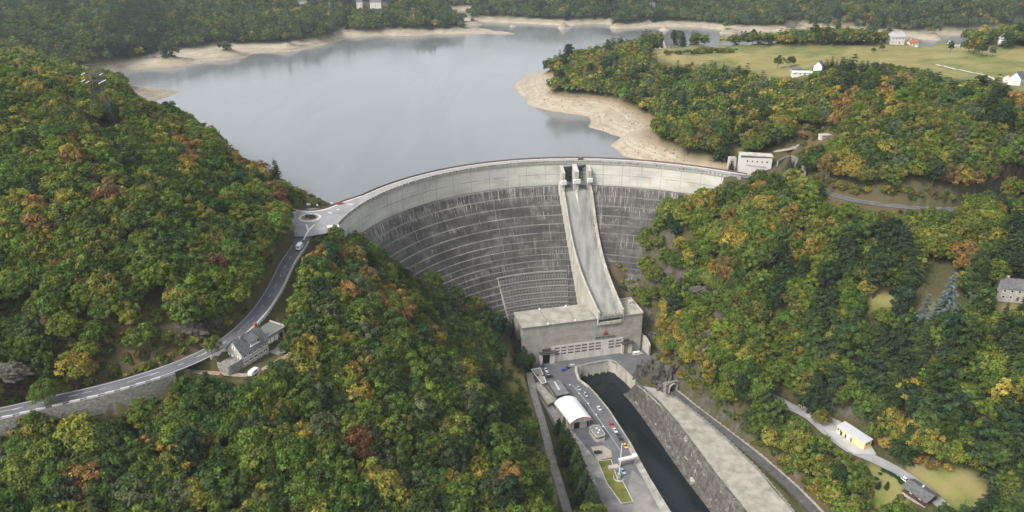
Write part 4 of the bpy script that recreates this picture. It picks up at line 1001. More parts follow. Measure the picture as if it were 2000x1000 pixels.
mb.build('sculpture', paint('slate_blue_stone', (.06, .08, .12), .7, .3, 2), isl)
# parapet wall beyond the roundabout and along the bridgehead
P = fine(densify([un(568, 404), un(585, 410), un(605, 412), un(630, 409), un(650, 402), un(668, 394.5), Vector((*dam_p(thJ, -8.6).xy, 0)), Vector((*dam_p(thJ-.03, -8.6).xy, 0))]))
mb = MB(); wall_strip(mb, P, .0, .5, -1.5, .75); wl = mb.build('parapet_wall', M_BROWN); tag(wl, 'low dark brown parapet wall on the lake side of the roundabout', 'parapet')
mb = MB(); ribbon(mb, P, -1.9, -.02, .02); structure(mb.build('lakeside_pavement', M_PALE))
# roadside parapet with white capped blocks, and the retaining wall under it
LP = [p for p in LEFT_ROAD if pr(*p)[0] < 352]
lp = tag(bpy.data.objects.new('roadside_parapet', None), 'row of low white blocks along the outer edge of the left road', 'parapet'); COL.objects.link(lp)
N = side(LP); F = fine(LP, .5); NF = side(F); acc = 0; k = 0
while k < len(F)-8:
    a, b = F[k]-NF[k]*4.35, F[k+6]-NF[k+6]*4.35; d = b-a; mb = MB(); c = (a+b)/2
    mb.box((c.x, c.y, c.z-.1), (d.length, .55, .75), math.atan2(d.y, d.x)); mb.build('block', paint('limewashed_block', (.48, .48, .455), .8), lp); k += 10
mb = MB(); wall_strip(mb, LP, -4.1, -4.75, -7.5, -.05); rw = mb.build('retaining_wall', M_STONE); tag(rw, 'grey masonry retaining wall holding up the left road above the trees', 'retaining wall')
LP2 = [p for p in LEFT_ROAD if 395 < pr(*p)[0] < 640 and pr(*p)[1] > 470]
mb = MB(); wall_strip(mb, LP2, -3.95, -4.25, -1.2, .55); o = mb.build('kerb_wall', M_PALE); tag(o, 'narrow pale kerb wall on the valley side of the curving road', 'kerb wall')
# quay and yard deck
deck = [p for p in outline([(1016, 716), (1036, 738), (1046, 772), (1090, 850), (1150, 940), (1190, 1040), (1338, 1040), (1310, 1000), (1267, 930), (1230, 862), (1190, 800), (1166, 771), (1152, 756), (1133, 742), (1128, 728), (1127, 716), (1190, 704), (1207, 713), (1223, 726), (1241, 745), (1300, 720), (1284, 678), (1240, 672), (1016, 700)], YARD)]
EDGE = deck[6:20]
mb = MB(); mb.face([Vector((p.x, p.y, YARD)) for p in deck]); structure(mb.build('quay_pavement', M_ASPH))
def strip_area(name, px, z, mat): 
    mb = MB(); mb.face([Vector((*un(x, y, YARD).xy, z)) for x, y in px]); return structure(mb.build(name, mat))
strip_area('quay_edge_paving', [(1312, 1002), (1267, 932), (1230, 865), (1224, 868), (1240, 905), (1262, 945), (1292, 1002)], YARD+.006, M_CONC)
strip_area('lower_quay_paving', [(1178, 985), (1160, 930), (1200, 942), (1216, 986), (1238, 984), (1225, 950), (1235, 917), (1262, 945), (1290, 1000), (1310, 1040), (1190, 1040)], YARD+.005, mottled('patched_quay_surface', [(.3, (.13, .125, .12)), (.5, (.2, .19, .18)), (.7, (.27, .255, .24))], .12))
strip_area('concrete_apron', [(1154, 873), (1178, 870), (1193, 880), (1196, 892), (1166, 900)], YARD+.008, mottled('beige_apron', [(.3, (.27, .24, .19)), (.7, (.38, .345, .28))], .4))
strip_area('service_strip', [(1054, 776), (1060, 770), (1150, 880), (1168, 902), (1186, 944), (1212, 986), (1196, 990), (1150, 930), (1110, 865)], YARD+.004, M_GRAVEL)
lawn_px = [(1168, 901), (1193, 898), (1206, 938), (1216, 941), (1236, 980), (1214, 983), (1186, 944)]
strip_area('lawn', lawn_px, YARD+.05, mottled('quay_grass', [(.3, (.08, .09, .02)), (.5, (.13, .14, .03)), (.7, (.19, .17, .055))], .25, .95, (1, 1, 1), .6, 8, .08))
mb = MB(); LW = [un(x, y, YARD) for x, y in lawn_px]; wall_strip(mb, LW+[LW[0]], -.05, .35, -.1, .22); o = mb.build('lawn_kerb', M_PALE); tag(o, 'pale concrete kerb around the lawn on the quay', 'kerb')
mb = MB(); ql = fine(densify([un(x, y, YARD+.008) for x, y in ((1118, 752), (1140, 778), (1165, 812), (1190, 848), (1212, 880))]));
dashes(mb, ql, 0, .12, 0, 400, 1); dashes(mb, ql, -5.2, .1, 0, 3, 2.5); structure(mb.build('quay_markings', paint('faded_white_paint', (.45, .45, .44), .8)))
# quay walls
qw = EDGE
mb = MB(); wall_strip(mb, qw[:7], .0, .9, CANAL-YARD-3, .35); o = mb.build('quay_wall', M_CONC); tag(o, 'long concrete wall edging the left quay above the dark canal', 'quay wall')
mb = MB(); wall_strip(mb, qw[6:10], -.0, 1.6, CANAL-YARD-3, .55); o = mb.build('intake_block', M_CONC2); tag(o, 'rounded pale concrete block at the head of the left quay', 'concrete block')
bw = thing('basin_wall', 'stained concrete wall with railing at the head of the canal below the powerhouse', 'basin wall', (0, 0, 0))
mb = MB(); B = fine(densify(qw[9:14]), 1.0); wall_strip(mb, B, .0, .8, CANAL-YARD-3, .3); mb.build('wall', M_CONC2, bw)
mb = MB(); wall_strip(mb, B, .1, .25, .95, 1.05)
for p, n in list(zip(B, side(B)))[::2]: mb.box((p.x+n.x*.18, p.y+n.y*.18, p.z+.3), (.12, .12, .8))
mb.build('railing', M_METAL, bw)
BS = qw[9:11]
mb = MB(); P0, P1 = BS[0], BS[1]; d = (P1-P0).normalized(); nn = Vector((d.y, -d.x, 0))
for k in range(5):
    c = P0.lerp(P1, (k+.5)/5)+nn*.6; mb.box((c.x, c.y, CANAL-3), (.9, 1.4, 4.2), math.atan2(d.y, d.x))
mb.build('outlet_pier', M_CONC, bw)
# sloping masonry wall and terrace on the right of the canal
up = fine(densify(CW_UP), 2.5)
lo = fine(densify(CW_LO), 2.5)
def resample(P, n):
    L = [0]
    for a, b in zip(P[:-1], P[1:]): L.append(L[-1]+(b-a).length)
    return [Vector([np.interp(s, L, [p[i] for p in P]) for i in range(3)]) for s in np.linspace(0, L[-1], n)]
U_, L_ = resample(up, 70), resample(lo, 70)
cwl = thing('canal_wall', 'sloping dark masonry canal wall with peeling pale render on the right bank', 'canal wall', (0, 0, 0))
mb = MB(); rows = [[p+Vector((2.2, .8, -.2)) for p in U_], [p+Vector((1.6, .6, .9)) for p in U_], [p+Vector((.9, .3, .9)) for p in U_], [p+Vector((.6, .2, -.1)) for p in U_]]
for f in (.2, .4, .6, .8): rows.append([a.lerp(b, f) for a, b in zip(U_, L_)])
rows += [[p+Vector((0, 0, 1.6)) for p in L_], [p+Vector((-1.5, -.6, 1.5)) for p in L_], [p+Vector((-1.6, -.6, -4)) for p in L_]]
mb.grid(rows)
t = NT('peeling_masonry'); w = t.world((1, 1, 1.2))
c = t.ramp(t.noise(w, .35, 7, .68), [(.3, (.05, .046, .04)), (.5, (.10, .094, .083)), (.7, (.17, .16, .14))])
c = t.mix(t.rng(t.noise(w, .28, 6, .75, .6), .58, .64, 0, .85), c, (.36, .345, .315))
t.principled(c, .95, t.bump(t.noise(w, .9, 6, .7), .4, .3), .1)
mb.build('masonry', t.m, cwl)
mb = MB(); c = un(1353, 943, CANAL); mb.prism([(c.x-1.8, c.y-2.2), (c.x+2.6, c.y-1.4), (c.x+2.6, c.y+1.6), (c.x-1.4, c.y+1.4)], CANAL-3, CANAL+2.6); mb.build('mooring_block', M_CONC2, cwl)
terr = TERR
mb = MB(); 
A_ = resample([Vector((p.x, p.y, -103.75)) for p in [terr[k] for k in (2, 3, 4, 5, 6, 7, 8)]], 40); B_ = [p+Vector((1.2, .4, .15)) for p in resample(U_[12:], 40)]
mb.grid([[a.lerp(b, f)+Vector((0, 0, .12*math.sin(7*f+k*.7)*(1 if 0 < f < 1 else 0))) for k, (a, b) in enumerate(zip(A_, B_))] for f in np.linspace(0, 1, 9)])
structure(mb.build('sandy_terrace', mottled('sandy_terrace_surface', [(.28, (.18, .165, .135)), (.45, (.26, .24, .2)), (.6, (.34, .315, .265)), (.75, (.25, .235, .2))], .2, .95, (1, 1, 1), .6, 1.5, .3)))
mb = MB(); mb.face([un(x, y, -103.85) for x, y in ((1244, 752), (1264, 769), (1292, 796), (1306, 789), (1322, 782), (1300, 768), (1280, 758))]); structure(mb.build('upper_terrace', M_GRAVEL))
tw = thing('terrace_wall', 'low stone wall with notched top between the sandy terrace and the track', 'stone wall', (0, 0, 0))
mb = MB(); TWL = [a+Vector((.5, .3, -.2)) for a in A_]; wall_strip(mb, TWL, -.3, .3, -1.0, .9)
for p, n in list(zip(TWL, side(TWL)))[::1]: mb.box((p.x, p.y, p.z+.9), (.8, .65, .5), math.atan2(n.y, n.x))
mb.build('stonework', M_STONE, tw)
# curved retaining wall right of the powerhouse
z4 = lambda x, y: (1140+x/7.145, 660+y/7.145)
cr0 = [un(*z4(x, y), YARD) for x, y in ((780, 140), (830, 170), (880, 215), (905, 250))]
tops = [YARD+h for h in (11.0, 10.6, 9.0, 7.5)]
rwp = [Vector((p.x, p.y, YARD)) for p in cr0]
mb = MB(); N = side(rwp); rows = []
rows.append([Vector((p.x, p.y, YARD-1)) for p in rwp]); rows.append([Vector((p.x, p.y, z)) for p, z in zip(rwp, tops)]); rows.append([Vector((p.x+1.1, p.y+.5, z)) for p, z in zip(rwp, tops)]); rows.append([Vector((p.x+1.1, p.y+.5, YARD-1)) for p in rwp])
mb.grid(rows); mb.face([r[0] for r in rows]); mb.face([r[-1] for r in rows]); o = mb.build('retaining_wall', M_CONC2); tag(o, 'curved pale concrete retaining wall right of the powerhouse', 'retaining wall')
# tunnel mouth
TP = TRACK[0]; TD = (TRACK[1]-TRACK[0]).normalized(); TA = math.atan2(TD.y, TD.x)
tn = thing('tunnel_portal', 'arched concrete tunnel mouth in the rock at the end of the track', 'tunnel', (TP.x+TD.x*1.0, TP.y+TD.y*1.0, TP.z), TA)
mb = MB(); R0, R1, hgt = 2.5, 3.1, 2.6
arc_ = lambda r: [(r*math.cos(a), hgt+r*math.sin(a)) for a in np.linspace(0, math.pi, 14)]
pi_ = [(R0, -.3)]+arc_(R0)+[(-R0, -.3)]; po_ = [(R1, -.3)]+arc_(R1)+[(-R1, -.3)]
mb.grid([[(.45, y, z) for y, z in po_], [(.45, y, z) for y, z in pi_], [(-7, y, z) for y, z in pi_]]); mb.grid([[(.45, y, z) for y, z in po_], [(-7, y, z) for y, z in po_]])
mb.build('arch_ring', M_CONC, tn)
mb = MB(); mb.face([(-6.5, y*.999, z) for y, z in pi_]); mb.build('dark_interior', M_DARK, tn)  # black sheet across the bore, the tunnel's darkness put into its colour
mb = MB(); mb.box((-3.6, 0, 5.75), (6.5, 7.4, .6)); mb.box((-3.4, 4.2, -.5), (6.4, 2.0, 6.2)); mb.box((-3.4, -4.2, -.5), (6.4, 2.0, 6.2)); mb.build('headwall', M_STONE, tn)
# rocks
def rock(label, px, py, z, size, seed, cat='rock', name='rock_outcrop', push=(0, 0, 0)):
    c = un(px, py, z)+Vector(push); bm = bmesh.new(); bmesh.ops.create_icosphere(bm, subdivisions=4, radius=1)
    for v in bm.verts:
        n = v.co.normalized(); o = Vector((seed*7.1, seed*3.3, 0))
        c1 = noise.voronoi(n*2.2+o)[0]; d = .75+.35*noise.noise(n*1.7+o)+.5*(c1[1]-c1[0])+.16*noise.noise(n*5+o)+.12*noise.noise(n*11+o)+.05*noise.noise(n*23+o)
        q = n*d; q.z = round(q.z*5)/5*.45+q.z*.55; v.co = Vector((q.x*size[0], q.y*size[1], q.z*size[2]))
    me = bpy.data.meshes.new(name); bm.to_mesh(me); bm.free(); me.materials.append(M_ROCK)
    o = bpy.data.objects.new(name, me); COL.objects.link(o); o.location = c; return tag(o, label, cat)
t = NT('cliff_rock'); w = t.world((1, 1, .6))
c = t.ramp(t.noise(w, .45, 8, .7, .5), [(.3, (.03, .028, .026)), (.48, (.08, .074, .067)), (.62, (.125, .115, .1)), (.78, (.2, .185, .165))])
c = t.mix(t.rng(t.sep(t.add('ShaderNodeNewGeometry').outputs['Normal'])[2], .55, .9, 0, .6), c, (.1, .095, .045))
t.principled(c, .95, t.bump(t.noise(w, 1.1, 9, .75), 1.0, .8), .1); M_ROCK = t.m
def rock_at(label, c, size, seed):
    o = rock(label, 1000, 700, -100, size, seed, 'cliff', 'cliff'); o.location = c
rock_at('dark craggy cliff between the basin wall and the tunnel mouth', un(1266, 738, -108), (9, 6.5, 13), 1)
rock_at('grey cliff face over the arched tunnel mouth', TP-TD*8+Vector((0, 0, 5)), (9.5, 8.5, 11), 2)
rock_at('broken rock on the bank just right of the tunnel mouth', TP+Vector((10, 4.0, 1)), (8, 6, 8), 3)
rock('bare grey crag among yellow trees above the canal terrace', 1392, 655, -68, (5, 3.5, 5), 4)
rock('grey boulder outcrop high in the trees right of the spillway', 1366, 566, -50, (6, 4, 3), 5)
rock('narrow vertical crag below the bare grey crag', 1374, 690, -76, (2.6, 2.6, 6), 6)
rock('grey rock bluff at the far left end of the road', 38, 838, -19, (8, 4, 5), 7)
rock('grey rock face beside the road above the stone house', 372, 655, -3, (8, 4, 5), 8, push=(-2, 3, 0))
rock('grey rock face beside the road left of the stone house', 410, 640, -3, (6, 4, 5), 9, push=(-3, 4, 0))
rock('pale rock on the scrubby bank at the left edge', 25, 725, 0, (6, 4, 4), 10)
rock('long grey rock cut above the right bank road', 1700, 378, 4, (14, 4, 3.5), 11, push=(2, 5, 0))
rock('grey rock cut where the right bank road leaves the trees', 1640, 358, 4, (9, 4, 4), 12, push=(2, 6, 0))
rock('rock cut above the right end of the right bank road', 1810, 393, 3, (13, 4, 3.5), 13, push=(0, 5, 0))
rock('boulder ledge in the dark wooded bank at left', 125, 605, 10, (6, 4, 3), 14)
rock('bare rock patch high on the wooded hill above the right bank road', 1705, 235, 30, (7, 5, 4), 15)
# wall along the gravel path
mb = MB(); pw = fine(densify([un(x, y, z) for x, y, z in ((984, 690, -99), (994, 730, -99), (1000, 775, -99))])); wall_strip(mb, pw, -.3, .4, -2.5, 1.2); o = mb.build('bank_wall', M_CONC2); tag(o, 'short pale concrete wall on the grassy left bank above the path', 'wall')
mb = MB(); wall_strip(mb, PATH, 2.0, 2.35, -1.5, .35); o = mb.build('path_kerb', M_CONC); tag(o, 'concrete kerb along the left edge of the gravel path', 'kerb')
# walls behind the white building
mb = MB(); P = densify([un(1518, 322, 4), un(1545, 312, 5), un(1566, 330, 5), un(1572, 346, 4)]); wall_strip(mb, P, -.4, .4, -8, 3); o = mb.build('retaining_wall', M_STONE); tag(o, 'grey curved retaining wall behind the white building at the dam end', 'retaining wall')
# ------------------------------------------------------------------ buildings
M_SLATE = mottled('slate_roof', [(.3, (.06, .06, .062)), (.5, (.1, .1, .102)), (.7, (.15, .148, .145))], .8, .8, (1, 1, 1), .3, 3, .05)
M_ROUGH = mottled('roughcast_wall', [(.3, (.25, .235, .2)), (.5, (.35, .33, .285)), (.7, (.42, .4, .35))], .6)
M_CREAM = paint('cream_wall', (.62, .58, .5), .8, .1)
M_OFFW = paint('offwhite_wall', (.5, .485, .45), .8, .08)
M_RUSTY = paint('rust_red_chimney', (.3, .09, .045), .8, .25, 2)
M_TILE = paint('red_roof_tiles', (.26, .1, .06), .8, .2, 1)
def gable_house(name, label, cat, loc, rz, L, W, h, rh, wall_m, roof_m, nwin=4, storeys=1, chimneys=1, door=True, over=.5, shutters=None, base=2.5, group=None):
    """house with its long axis on local x; front is -y"""
    o = thing(name, label, cat, loc, rz, group)
    mb = MB(); l, w = L/2, W/2
    P = [(-l, -w), (l, -w), (l, w), (-l, w)]; mb.prism(P, -base, h)
    for sx in (-l, l): mb.face([(sx, -w, h), (sx, w, h), (sx, 0, h+rh)])
    mb.build('wall', wall_m, o)
    mb = MB(); e = over; k = rh/w
    for s in (-1, 1):
        a, b = Vector((0, 0, h+rh+.12)), Vector((0, s*(w+e), h-k*e+.12))
        mb.hexa([(-l-e, a.y, a.z), (l+e, a.y, a.z), (l+e, b.y, b.z), (-l-e, b.y, b.z), (-l-e, a.y, a.z+.25), (l+e, a.y, a.z+.25), (l+e, b.y, b.z+.25), (-l-e, b.y, b.z+.25)])
    rf = mb.build('roof', roof_m, o)
    for c in range(chimneys):
        mb = MB(); x = (-l*.6, l*.65, 0)[c]; mb.box((x, .3, h+rh*.6), (.9, .7, rh*.4+1.3)); mb.box((x, .3, h+rh+1.3), (1.05, .85, .2)); mb.build('chimney', M_RUSTY if c == 0 and roof_m is M_SLATE and chimneys == 1 else wall_m, rf)
    for st in range(storeys):
        zc = h*(st+.55)/storeys
        for i in range(nwin):
            x = -l+L*(i+.5)/nwin
            if door and st == 0 and i == nwin//2:
                mb = MB(); mb.box((x, -w-.05, 0), (1.1, .1, 2.1)); mb.build('door', paint('brown_door', (.1, .07, .05), .6), o); continue
            mb = MB(); mb.box((x, -w-.04, zc-.65), (1.2, .08, 1.3)); f = mb.build('window', M_WHITE, o)
            mb = MB(); mb.box((x, -w-.09, zc-.55), (1.0, .02, 1.1)); mb.build('pane', M_GLASS, f)
            if shutters:
                for s in (-1, 1):
                    mb = MB(); mb.box((x+s*.95, -w-.06, zc-.65), (.55, .06, 1.3)); mb.build('shutter', shutters, f)
    for sx in (-1, 1):
        mb = MB(); mb.box((sx*(l+.04), 0, h*.5-.6), (.08, 1.1, 1.2)); f = mb.build('window', M_WHITE, o)
        mb = MB(); mb.box((sx*(l+.09), 0, h*.5-.5), (.02, .9, 1.0)); mb.build('pane', M_GLASS, f)
    EXTRA_DISC.append((loc[0], loc[1], max(L, W)*.5+2.5)); return o
EXTRA_DISC = []
def frame2(a, b):
    d = Vector((b.x-a.x, b.y-a.y, 0)); return d.length, math.atan2(d.y, d.x)

# stone roadside house with dormer: gable end toward the lower left, long front along its right side
hA = un(476, 716, -13.2); hB = un(526, 686, -13.2); hC = un(441, 697, -10.6)
HL, HA = frame2(hA, hB); HW = 8.6
sh = thing('roadside_house', 'grey roughcast house with steep slate roof and white dormer beside the road', 'house', (hA.x, hA.y, -13.2), HA)
def bxs(mb, x0, x1, y0, y1, z0, z1): mb.prism([(x0, y0), (x1, y0), (x1, y1), (x0, y1)], z0, z1)
mb = MB(); bxs(mb, 0, HL, 0, HW, -3, 5.8)
for x in (0, HL): mb.face([(x, 0, 5.8), (x, HW, 5.8), (x, HW/2, 10.6)])
mb.build('wall', M_ROUGH, sh)
mb = MB(); k = 4.8/(HW/2)
for s in (0, 1):
    ye = -.6 if s == 0 else HW+.6; ze = 5.8-.6*k
    mb.hexa([(-.45, HW/2, 10.7), (HL+.3, HW/2, 10.7), (HL+.3, ye, ze+.1), (-.45, ye, ze+.1), (-.45, HW/2, 10.95), (HL+.3, HW/2, 10.95), (HL+.3, ye, ze+.35), (-.45, ye, ze+.35)])
rf = mb.build('roof', M_SLATE, sh)
mb = MB(); mb.box((HL-1.2, HW*.55, 8.5), (1.1, 1.0, 4.2)); mb.build('chimney', M_RUSTY, rf)
mb = MB(); mb.box((3.2, HW*.42, 9.3), (.7, .6, 1.9)); mb.build('chimney', M_CONC, rf)
mb = MB(); bxs(mb, -.5, HL+.2, HW+.3, HW+.7, 5.6, 6.0); mb.build('gutter', M_WHITE, rf)
mb = MB(); bxs(mb, 5.0, HL-4.2, .35, 3.2, 6.9, 8.3); mb.hexa([(4.7, -.1, 8.3), (HL-3.9, -.1, 8.3), (HL-3.9, HW/2, 10.3), (4.7, HW/2, 10.3), (4.7, -.1, 8.55), (HL-3.9, -.1, 8.55), (HL-3.9, HW/2, 10.5), (4.7, HW/2, 10.5)])
dm = mb.build('dormer', M_SLATE, sh)
mb = MB(); bxs(mb, 4.7, HL-4, -.05, .3, 6.6, 6.88); mb.build('sill', M_WHITE, dm)
for i in range(4):
    x = 5.6+i*(HL-11)/3.4; mb = MB(); mb.box((x, .3, 7.0), (1.0, .1, 1.2)); f = mb.build('window', M_WHITE, dm); mb = MB(); mb.box((x, .24, 7.1), (.4, .02, 1.0)); mb.build('pane', M_GLASS, f)
for st, zc in ((0, 1.5), (1, 4.2)):
    for i in range(5):
        x = HL*(i+.55)/5.3
        mb = MB(); mb.box((x, -.06, zc-.75), (1.7, .1, 1.4)); f = mb.build('window', M_WHITE, sh)
        for s in (-1, 1):
            mb = MB(); mb.box((x+s*.42, -.12, zc-.45), (.66, .02, 1.0)); mb.build('pane', M_GLASS, f)
for y, z, w_ in ((HW*.5, 7.2, 1.0), (HW*.22, 3.2, 1.0), (HW*.78, 3.2, 1.7)):
    mb = MB(); mb.box((-.06, y, z-.7), (.1, w_*1.9, 1.5)); f = mb.build('window', M_WHITE, sh); mb = MB(); mb.box((-.12, y, z-.55), (.02, w_*.6, 1.25)); mb.build('pane', M_GLASS if w_ < 1.5 else M_TILE, f)
mb = MB(); bxs(mb, -6.5, -.01, .3, 6.5, -3, 3.0); bxs(mb, -6.6, -.01, 0, .29, -3, 3.7); bxs(mb, -6.9, -6.51, .3, 6.8, -3, 3.6); mb.build('terrace', M_STONE, sh)
EXTRA_DISC += [(hA.x+8*math.cos(HA)-3*math.sin(HA), hA.y+8*math.sin(HA)+3*math.cos(HA), 13)]
aA = un(526, 652, -8.5); aB = un(549, 632, -8.5); AL, AA = frame2(aA, aB)
an = thing('garage', 'flat roofed concrete garage with white doors joined behind the stone roadside house', 'garage', (hB.x+.3*math.cos(HA), hB.y+.3*math.sin(HA), -13.2), HA)
mb = MB(); bxs(mb, 0.2, 11, 2.2, 10.5, -2, 5.2); mb.build('wall', M_ROUGH, an)
mb = MB(); bxs(mb, .2, 11.5, 1.4, 11, 5.21, 5.6); mb.build('roof', paint('grey_garage_roof', (.13, .13, .125), .9), an)
mb = MB(); bxs(mb, .2, 11.5, 1.4, 1.65, 5.61, 6.2); bxs(mb, 11.2, 11.5, 1.66, 11, 5.61, 6.2); mb.build('railing', M_CONC2, an)
for x, m_ in ((2.0, M_WHITE), (4.0, M_WHITE), (6.2, M_WHITE), (8.8, M_DARK)):
    mb = MB(); mb.box((x, 2.12, .3), (1.5, .1, 3.6)); mb.build('door', m_, an)
mb = MB(); bxs(mb, 0, 13, -6, 2.1, -3, -.4); o = mb.build('terrace', M_GRAVEL); o.parent = an
# white control building at the right end of the dam
wA = un(1443, 334, -1.0); wB = un(1505, 336, -1.0); WL, WA = frame2(wA, wB)
wbd = thing('control_building', 'tall white building with five small square windows at the right end of the dam', 'building', (wA.x, wA.y, -1.0), WA)
mb = MB(); bxs(mb, 0, WL, 0, 7, -8, 10.2); mb.build('wall', M_OFFW, wbd)
mb = MB(); mb.hexa([(-.4, -.5, 10.9), (WL+.5, -.5, 10.3), (WL+.5, 7.4, 10.3), (-.4, 7.4, 10.9), (-.4, -.5, 11.3), (WL+.5, -.5, 10.7), (WL+.5, 7.4, 10.7), (-.4, 7.4, 11.3)]); mb.build('roof', M_CONC2, wbd)
mb = MB(); bxs(mb, .2, WL-.1, -.03, -.002, 9.4, 10.15); mb.build('fascia', paint('dark_fascia', (.09, .09, .09), .8), wbd)
mb = MB(); bxs(mb, WL+.003, WL+.1, .2, 6.9, -8, 10.1); mb.build('side_cladding', mottled('brown_grey_side', [(.3, (.12, .105, .09)), (.7, (.2, .175, .15))], .5), wbd)
for i in range(5):
    x = WL*(.23+.155*i); mb = MB(); mb.box((x, -.05, 6.6-.12*i), (1.0, .1, 1.1)); f = mb.build('window', M_CONC, wbd); mb = MB(); mb.box((x, -.11, 6.7-.12*i), (.75, .02, .85)); mb.build('pane', M_DARK, f)
mb = MB(); mb.tube((WL*.2, -.5, 4.6), (WL*.83, -.5, 3.4), .16); mb.build('pipe', M_CONC, wbd)
EXTRA_DISC += [(wA.x+WL*.5, wA.y+3, 14)]
gA = un(1434, 330, 0)
gh = thing('stair_tower', 'small crenellated concrete stair tower left of the white building', 'tower', (gA.x, gA.y+5, -1))
mb = MB(); bxs(mb, -2.4, 2.2, 0, 4, -4, 7)
for x in (-2.1, -.6, .9): bxs(mb, x-.4, x+.4, .001, .6, 7.001, 8.2)
mb.build('wall', M_CONC2, gh); mb = MB()
for k in range(6): bxs(mb, -3.2+k*.12, -2.41, -2.4+k*.4, -2.0+k*.4, -4, -.8+k*1.0)
mb.build('stair', M_CONC, gh)
# kiosk at the left end of the dam
kA = un(651, 447, -1); kk = thing('kiosk', 'small pale concrete kiosk with flat roof at the left end of the dam', 'kiosk', (kA.x, kA.y, -2.6), rad(20))
mb = MB(); bxs(mb, -2.8, 2.8, -1.8, 1.8, -3, 2.9); mb.build('wall', M_CONC2, kk); mb = MB(); bxs(mb, -3.2, 3.2, -2.2, 2.2, 2.91, 3.25); mb.build('roof', paint('pale_kiosk_roof', (.5, .5, .48), .8), kk)
mb = MB(); bxs(mb, -2.0, 2.0, -1.86, -1.81, 1.0, 2.2); mb.build('window', M_GLASS, kk); mb = MB(); bxs(mb, -2.0, -.5, -3.4, -2.21, -3, .4); mb.build('step', M_CONC, kk)

# ---- quay buildings
def quad_build(px, z): return [un(x, y, z) for x, y in px]
qd = (un(1230, 862, YARD)-un(1150, 763, YARD)); QA = math.atan2(qd.y, qd.x)
def local(o, p): 
    c, s = math.cos(-o.rotation_euler.z), math.sin(-o.rotation_euler.z); x, y = p.x-o.location.x, p.y-o.location.y; return (x*c-y*s, x*s+y*c)
def poly_thing(name, label, cat, px, ztop): 
    P = quad_build(px, ztop); c = sum(P, Vector())/len(P); o = thing(name, label, cat, (c.x, c.y, YARD), QA); return o, [local(o, p) for p in P]
def shrink(Q, k): 
    cx, cy = sum(q[0] for q in Q)/len(Q), sum(q[1] for q in Q)/len(Q); return [(cx+(x-cx)*k, cy+(y-cy)*k) for x, y in Q]
o, Q = poly_thing('workshop', 'long grey flat roofed workshop with a pale skylight strip on the quay', 'workshop', [(1087, 773), (1112, 768), (1092.8, 741.6), (1068, 744)], YARD+4.2)
mb = MB(); mb.prism(shrink(Q, .93), 0, 3.7); mb.build('wall', M_CONC, o)
mb = MB(); mb.prism(shrink(Q, .935), 2.2, 3.3); mb.build('window_band', M_GLASS, o)
mb = MB(); mb.prism(Q, 3.71, 4.2); mb.build('roof', mottled('grey_flat_roof', [(.3, (.13, .13, .13)), (.6, (.19, .188, .185)), (.8, (.25, .245, .24))], .2), o)
S_ = [(1081.5, 746), (1084.5, 745.5), (1094.5, 761), (1090.5, 762.5)]; mb = MB(); mb.prism([local(o, un(x, y, YARD+4.4)) for x, y in S_][::-1], 4.201, 4.6); mb.build('skylight', paint('pale_skylight', (.5, .5, .49), .4), o)
o, Q = poly_thing('flat_shelter', 'low concrete flat roof with pale panels between the gravel path and the workshop', 'shelter', [(1070, 790), (1087, 781), (1054, 746), (1042, 749)], YARD+2.6)
mb = MB(); mb.prism(shrink(Q, .94), 0, 2.2); mb.build('wall', M_CONC, o); mb = MB(); mb.prism(Q, 2.21, 2.6); mb.build('roof', M_ROOF, o)
for a, b in ((.12, .24), (.4, .56), (.68, .8)):
    mb = MB(); q = []
    for f, g in ((a, .2), (a, .75), (b, .75), (b, .2)):
        p = [Vector(Q[2]).lerp(Vector(Q[1]), f), Vector(Q[3]).lerp(Vector(Q[0]), f)]; q.append(tuple(p[0].lerp(p[1], g)))
    mb.prism(q, 2.601, 2.68); mb.build('roof_panel', M_CONC2, o)
o, Q = poly_thing('planter', 'triangular walled planter with a white rim at the yard corner', 'planter', [(1058.4, 749), (1067, 746.8), (1055, 718.4), (1037.6, 721.6)], YARD+2.2)
mb = MB(); mb.prism(Q, 0, 1.9); mb.build('wall', M_CONC, o); mb = MB(); mb.prism(shrink(Q, .9), 1.91, 2.05); mb.build('gravel_bed', M_ROOF, o)
mb = MB()
for a, b in ((0, 1), (1, 2), (2, 3), (3, 0)):
    a, b = Vector((*Q[a], 0)), Vector((*Q[b], 0)); d = (b-a); mb.box(((a.x+b.x)/2, (a.y+b.y)/2, 1.905), (d.length-.1, .45, .45), math.atan2(d.y, d.x))
mb.build('rim', M_WHITE, o)
for dx, dy in ((1.0, 2.0), (-.6, -1.2)):
    mb = MB(); mb.ball((dx, dy, 2.5), .7, .7, .6, 8); mb.build('bush', paint('dark_bush_leaves', (.03, .04, .03), .9, .5, 3), o)
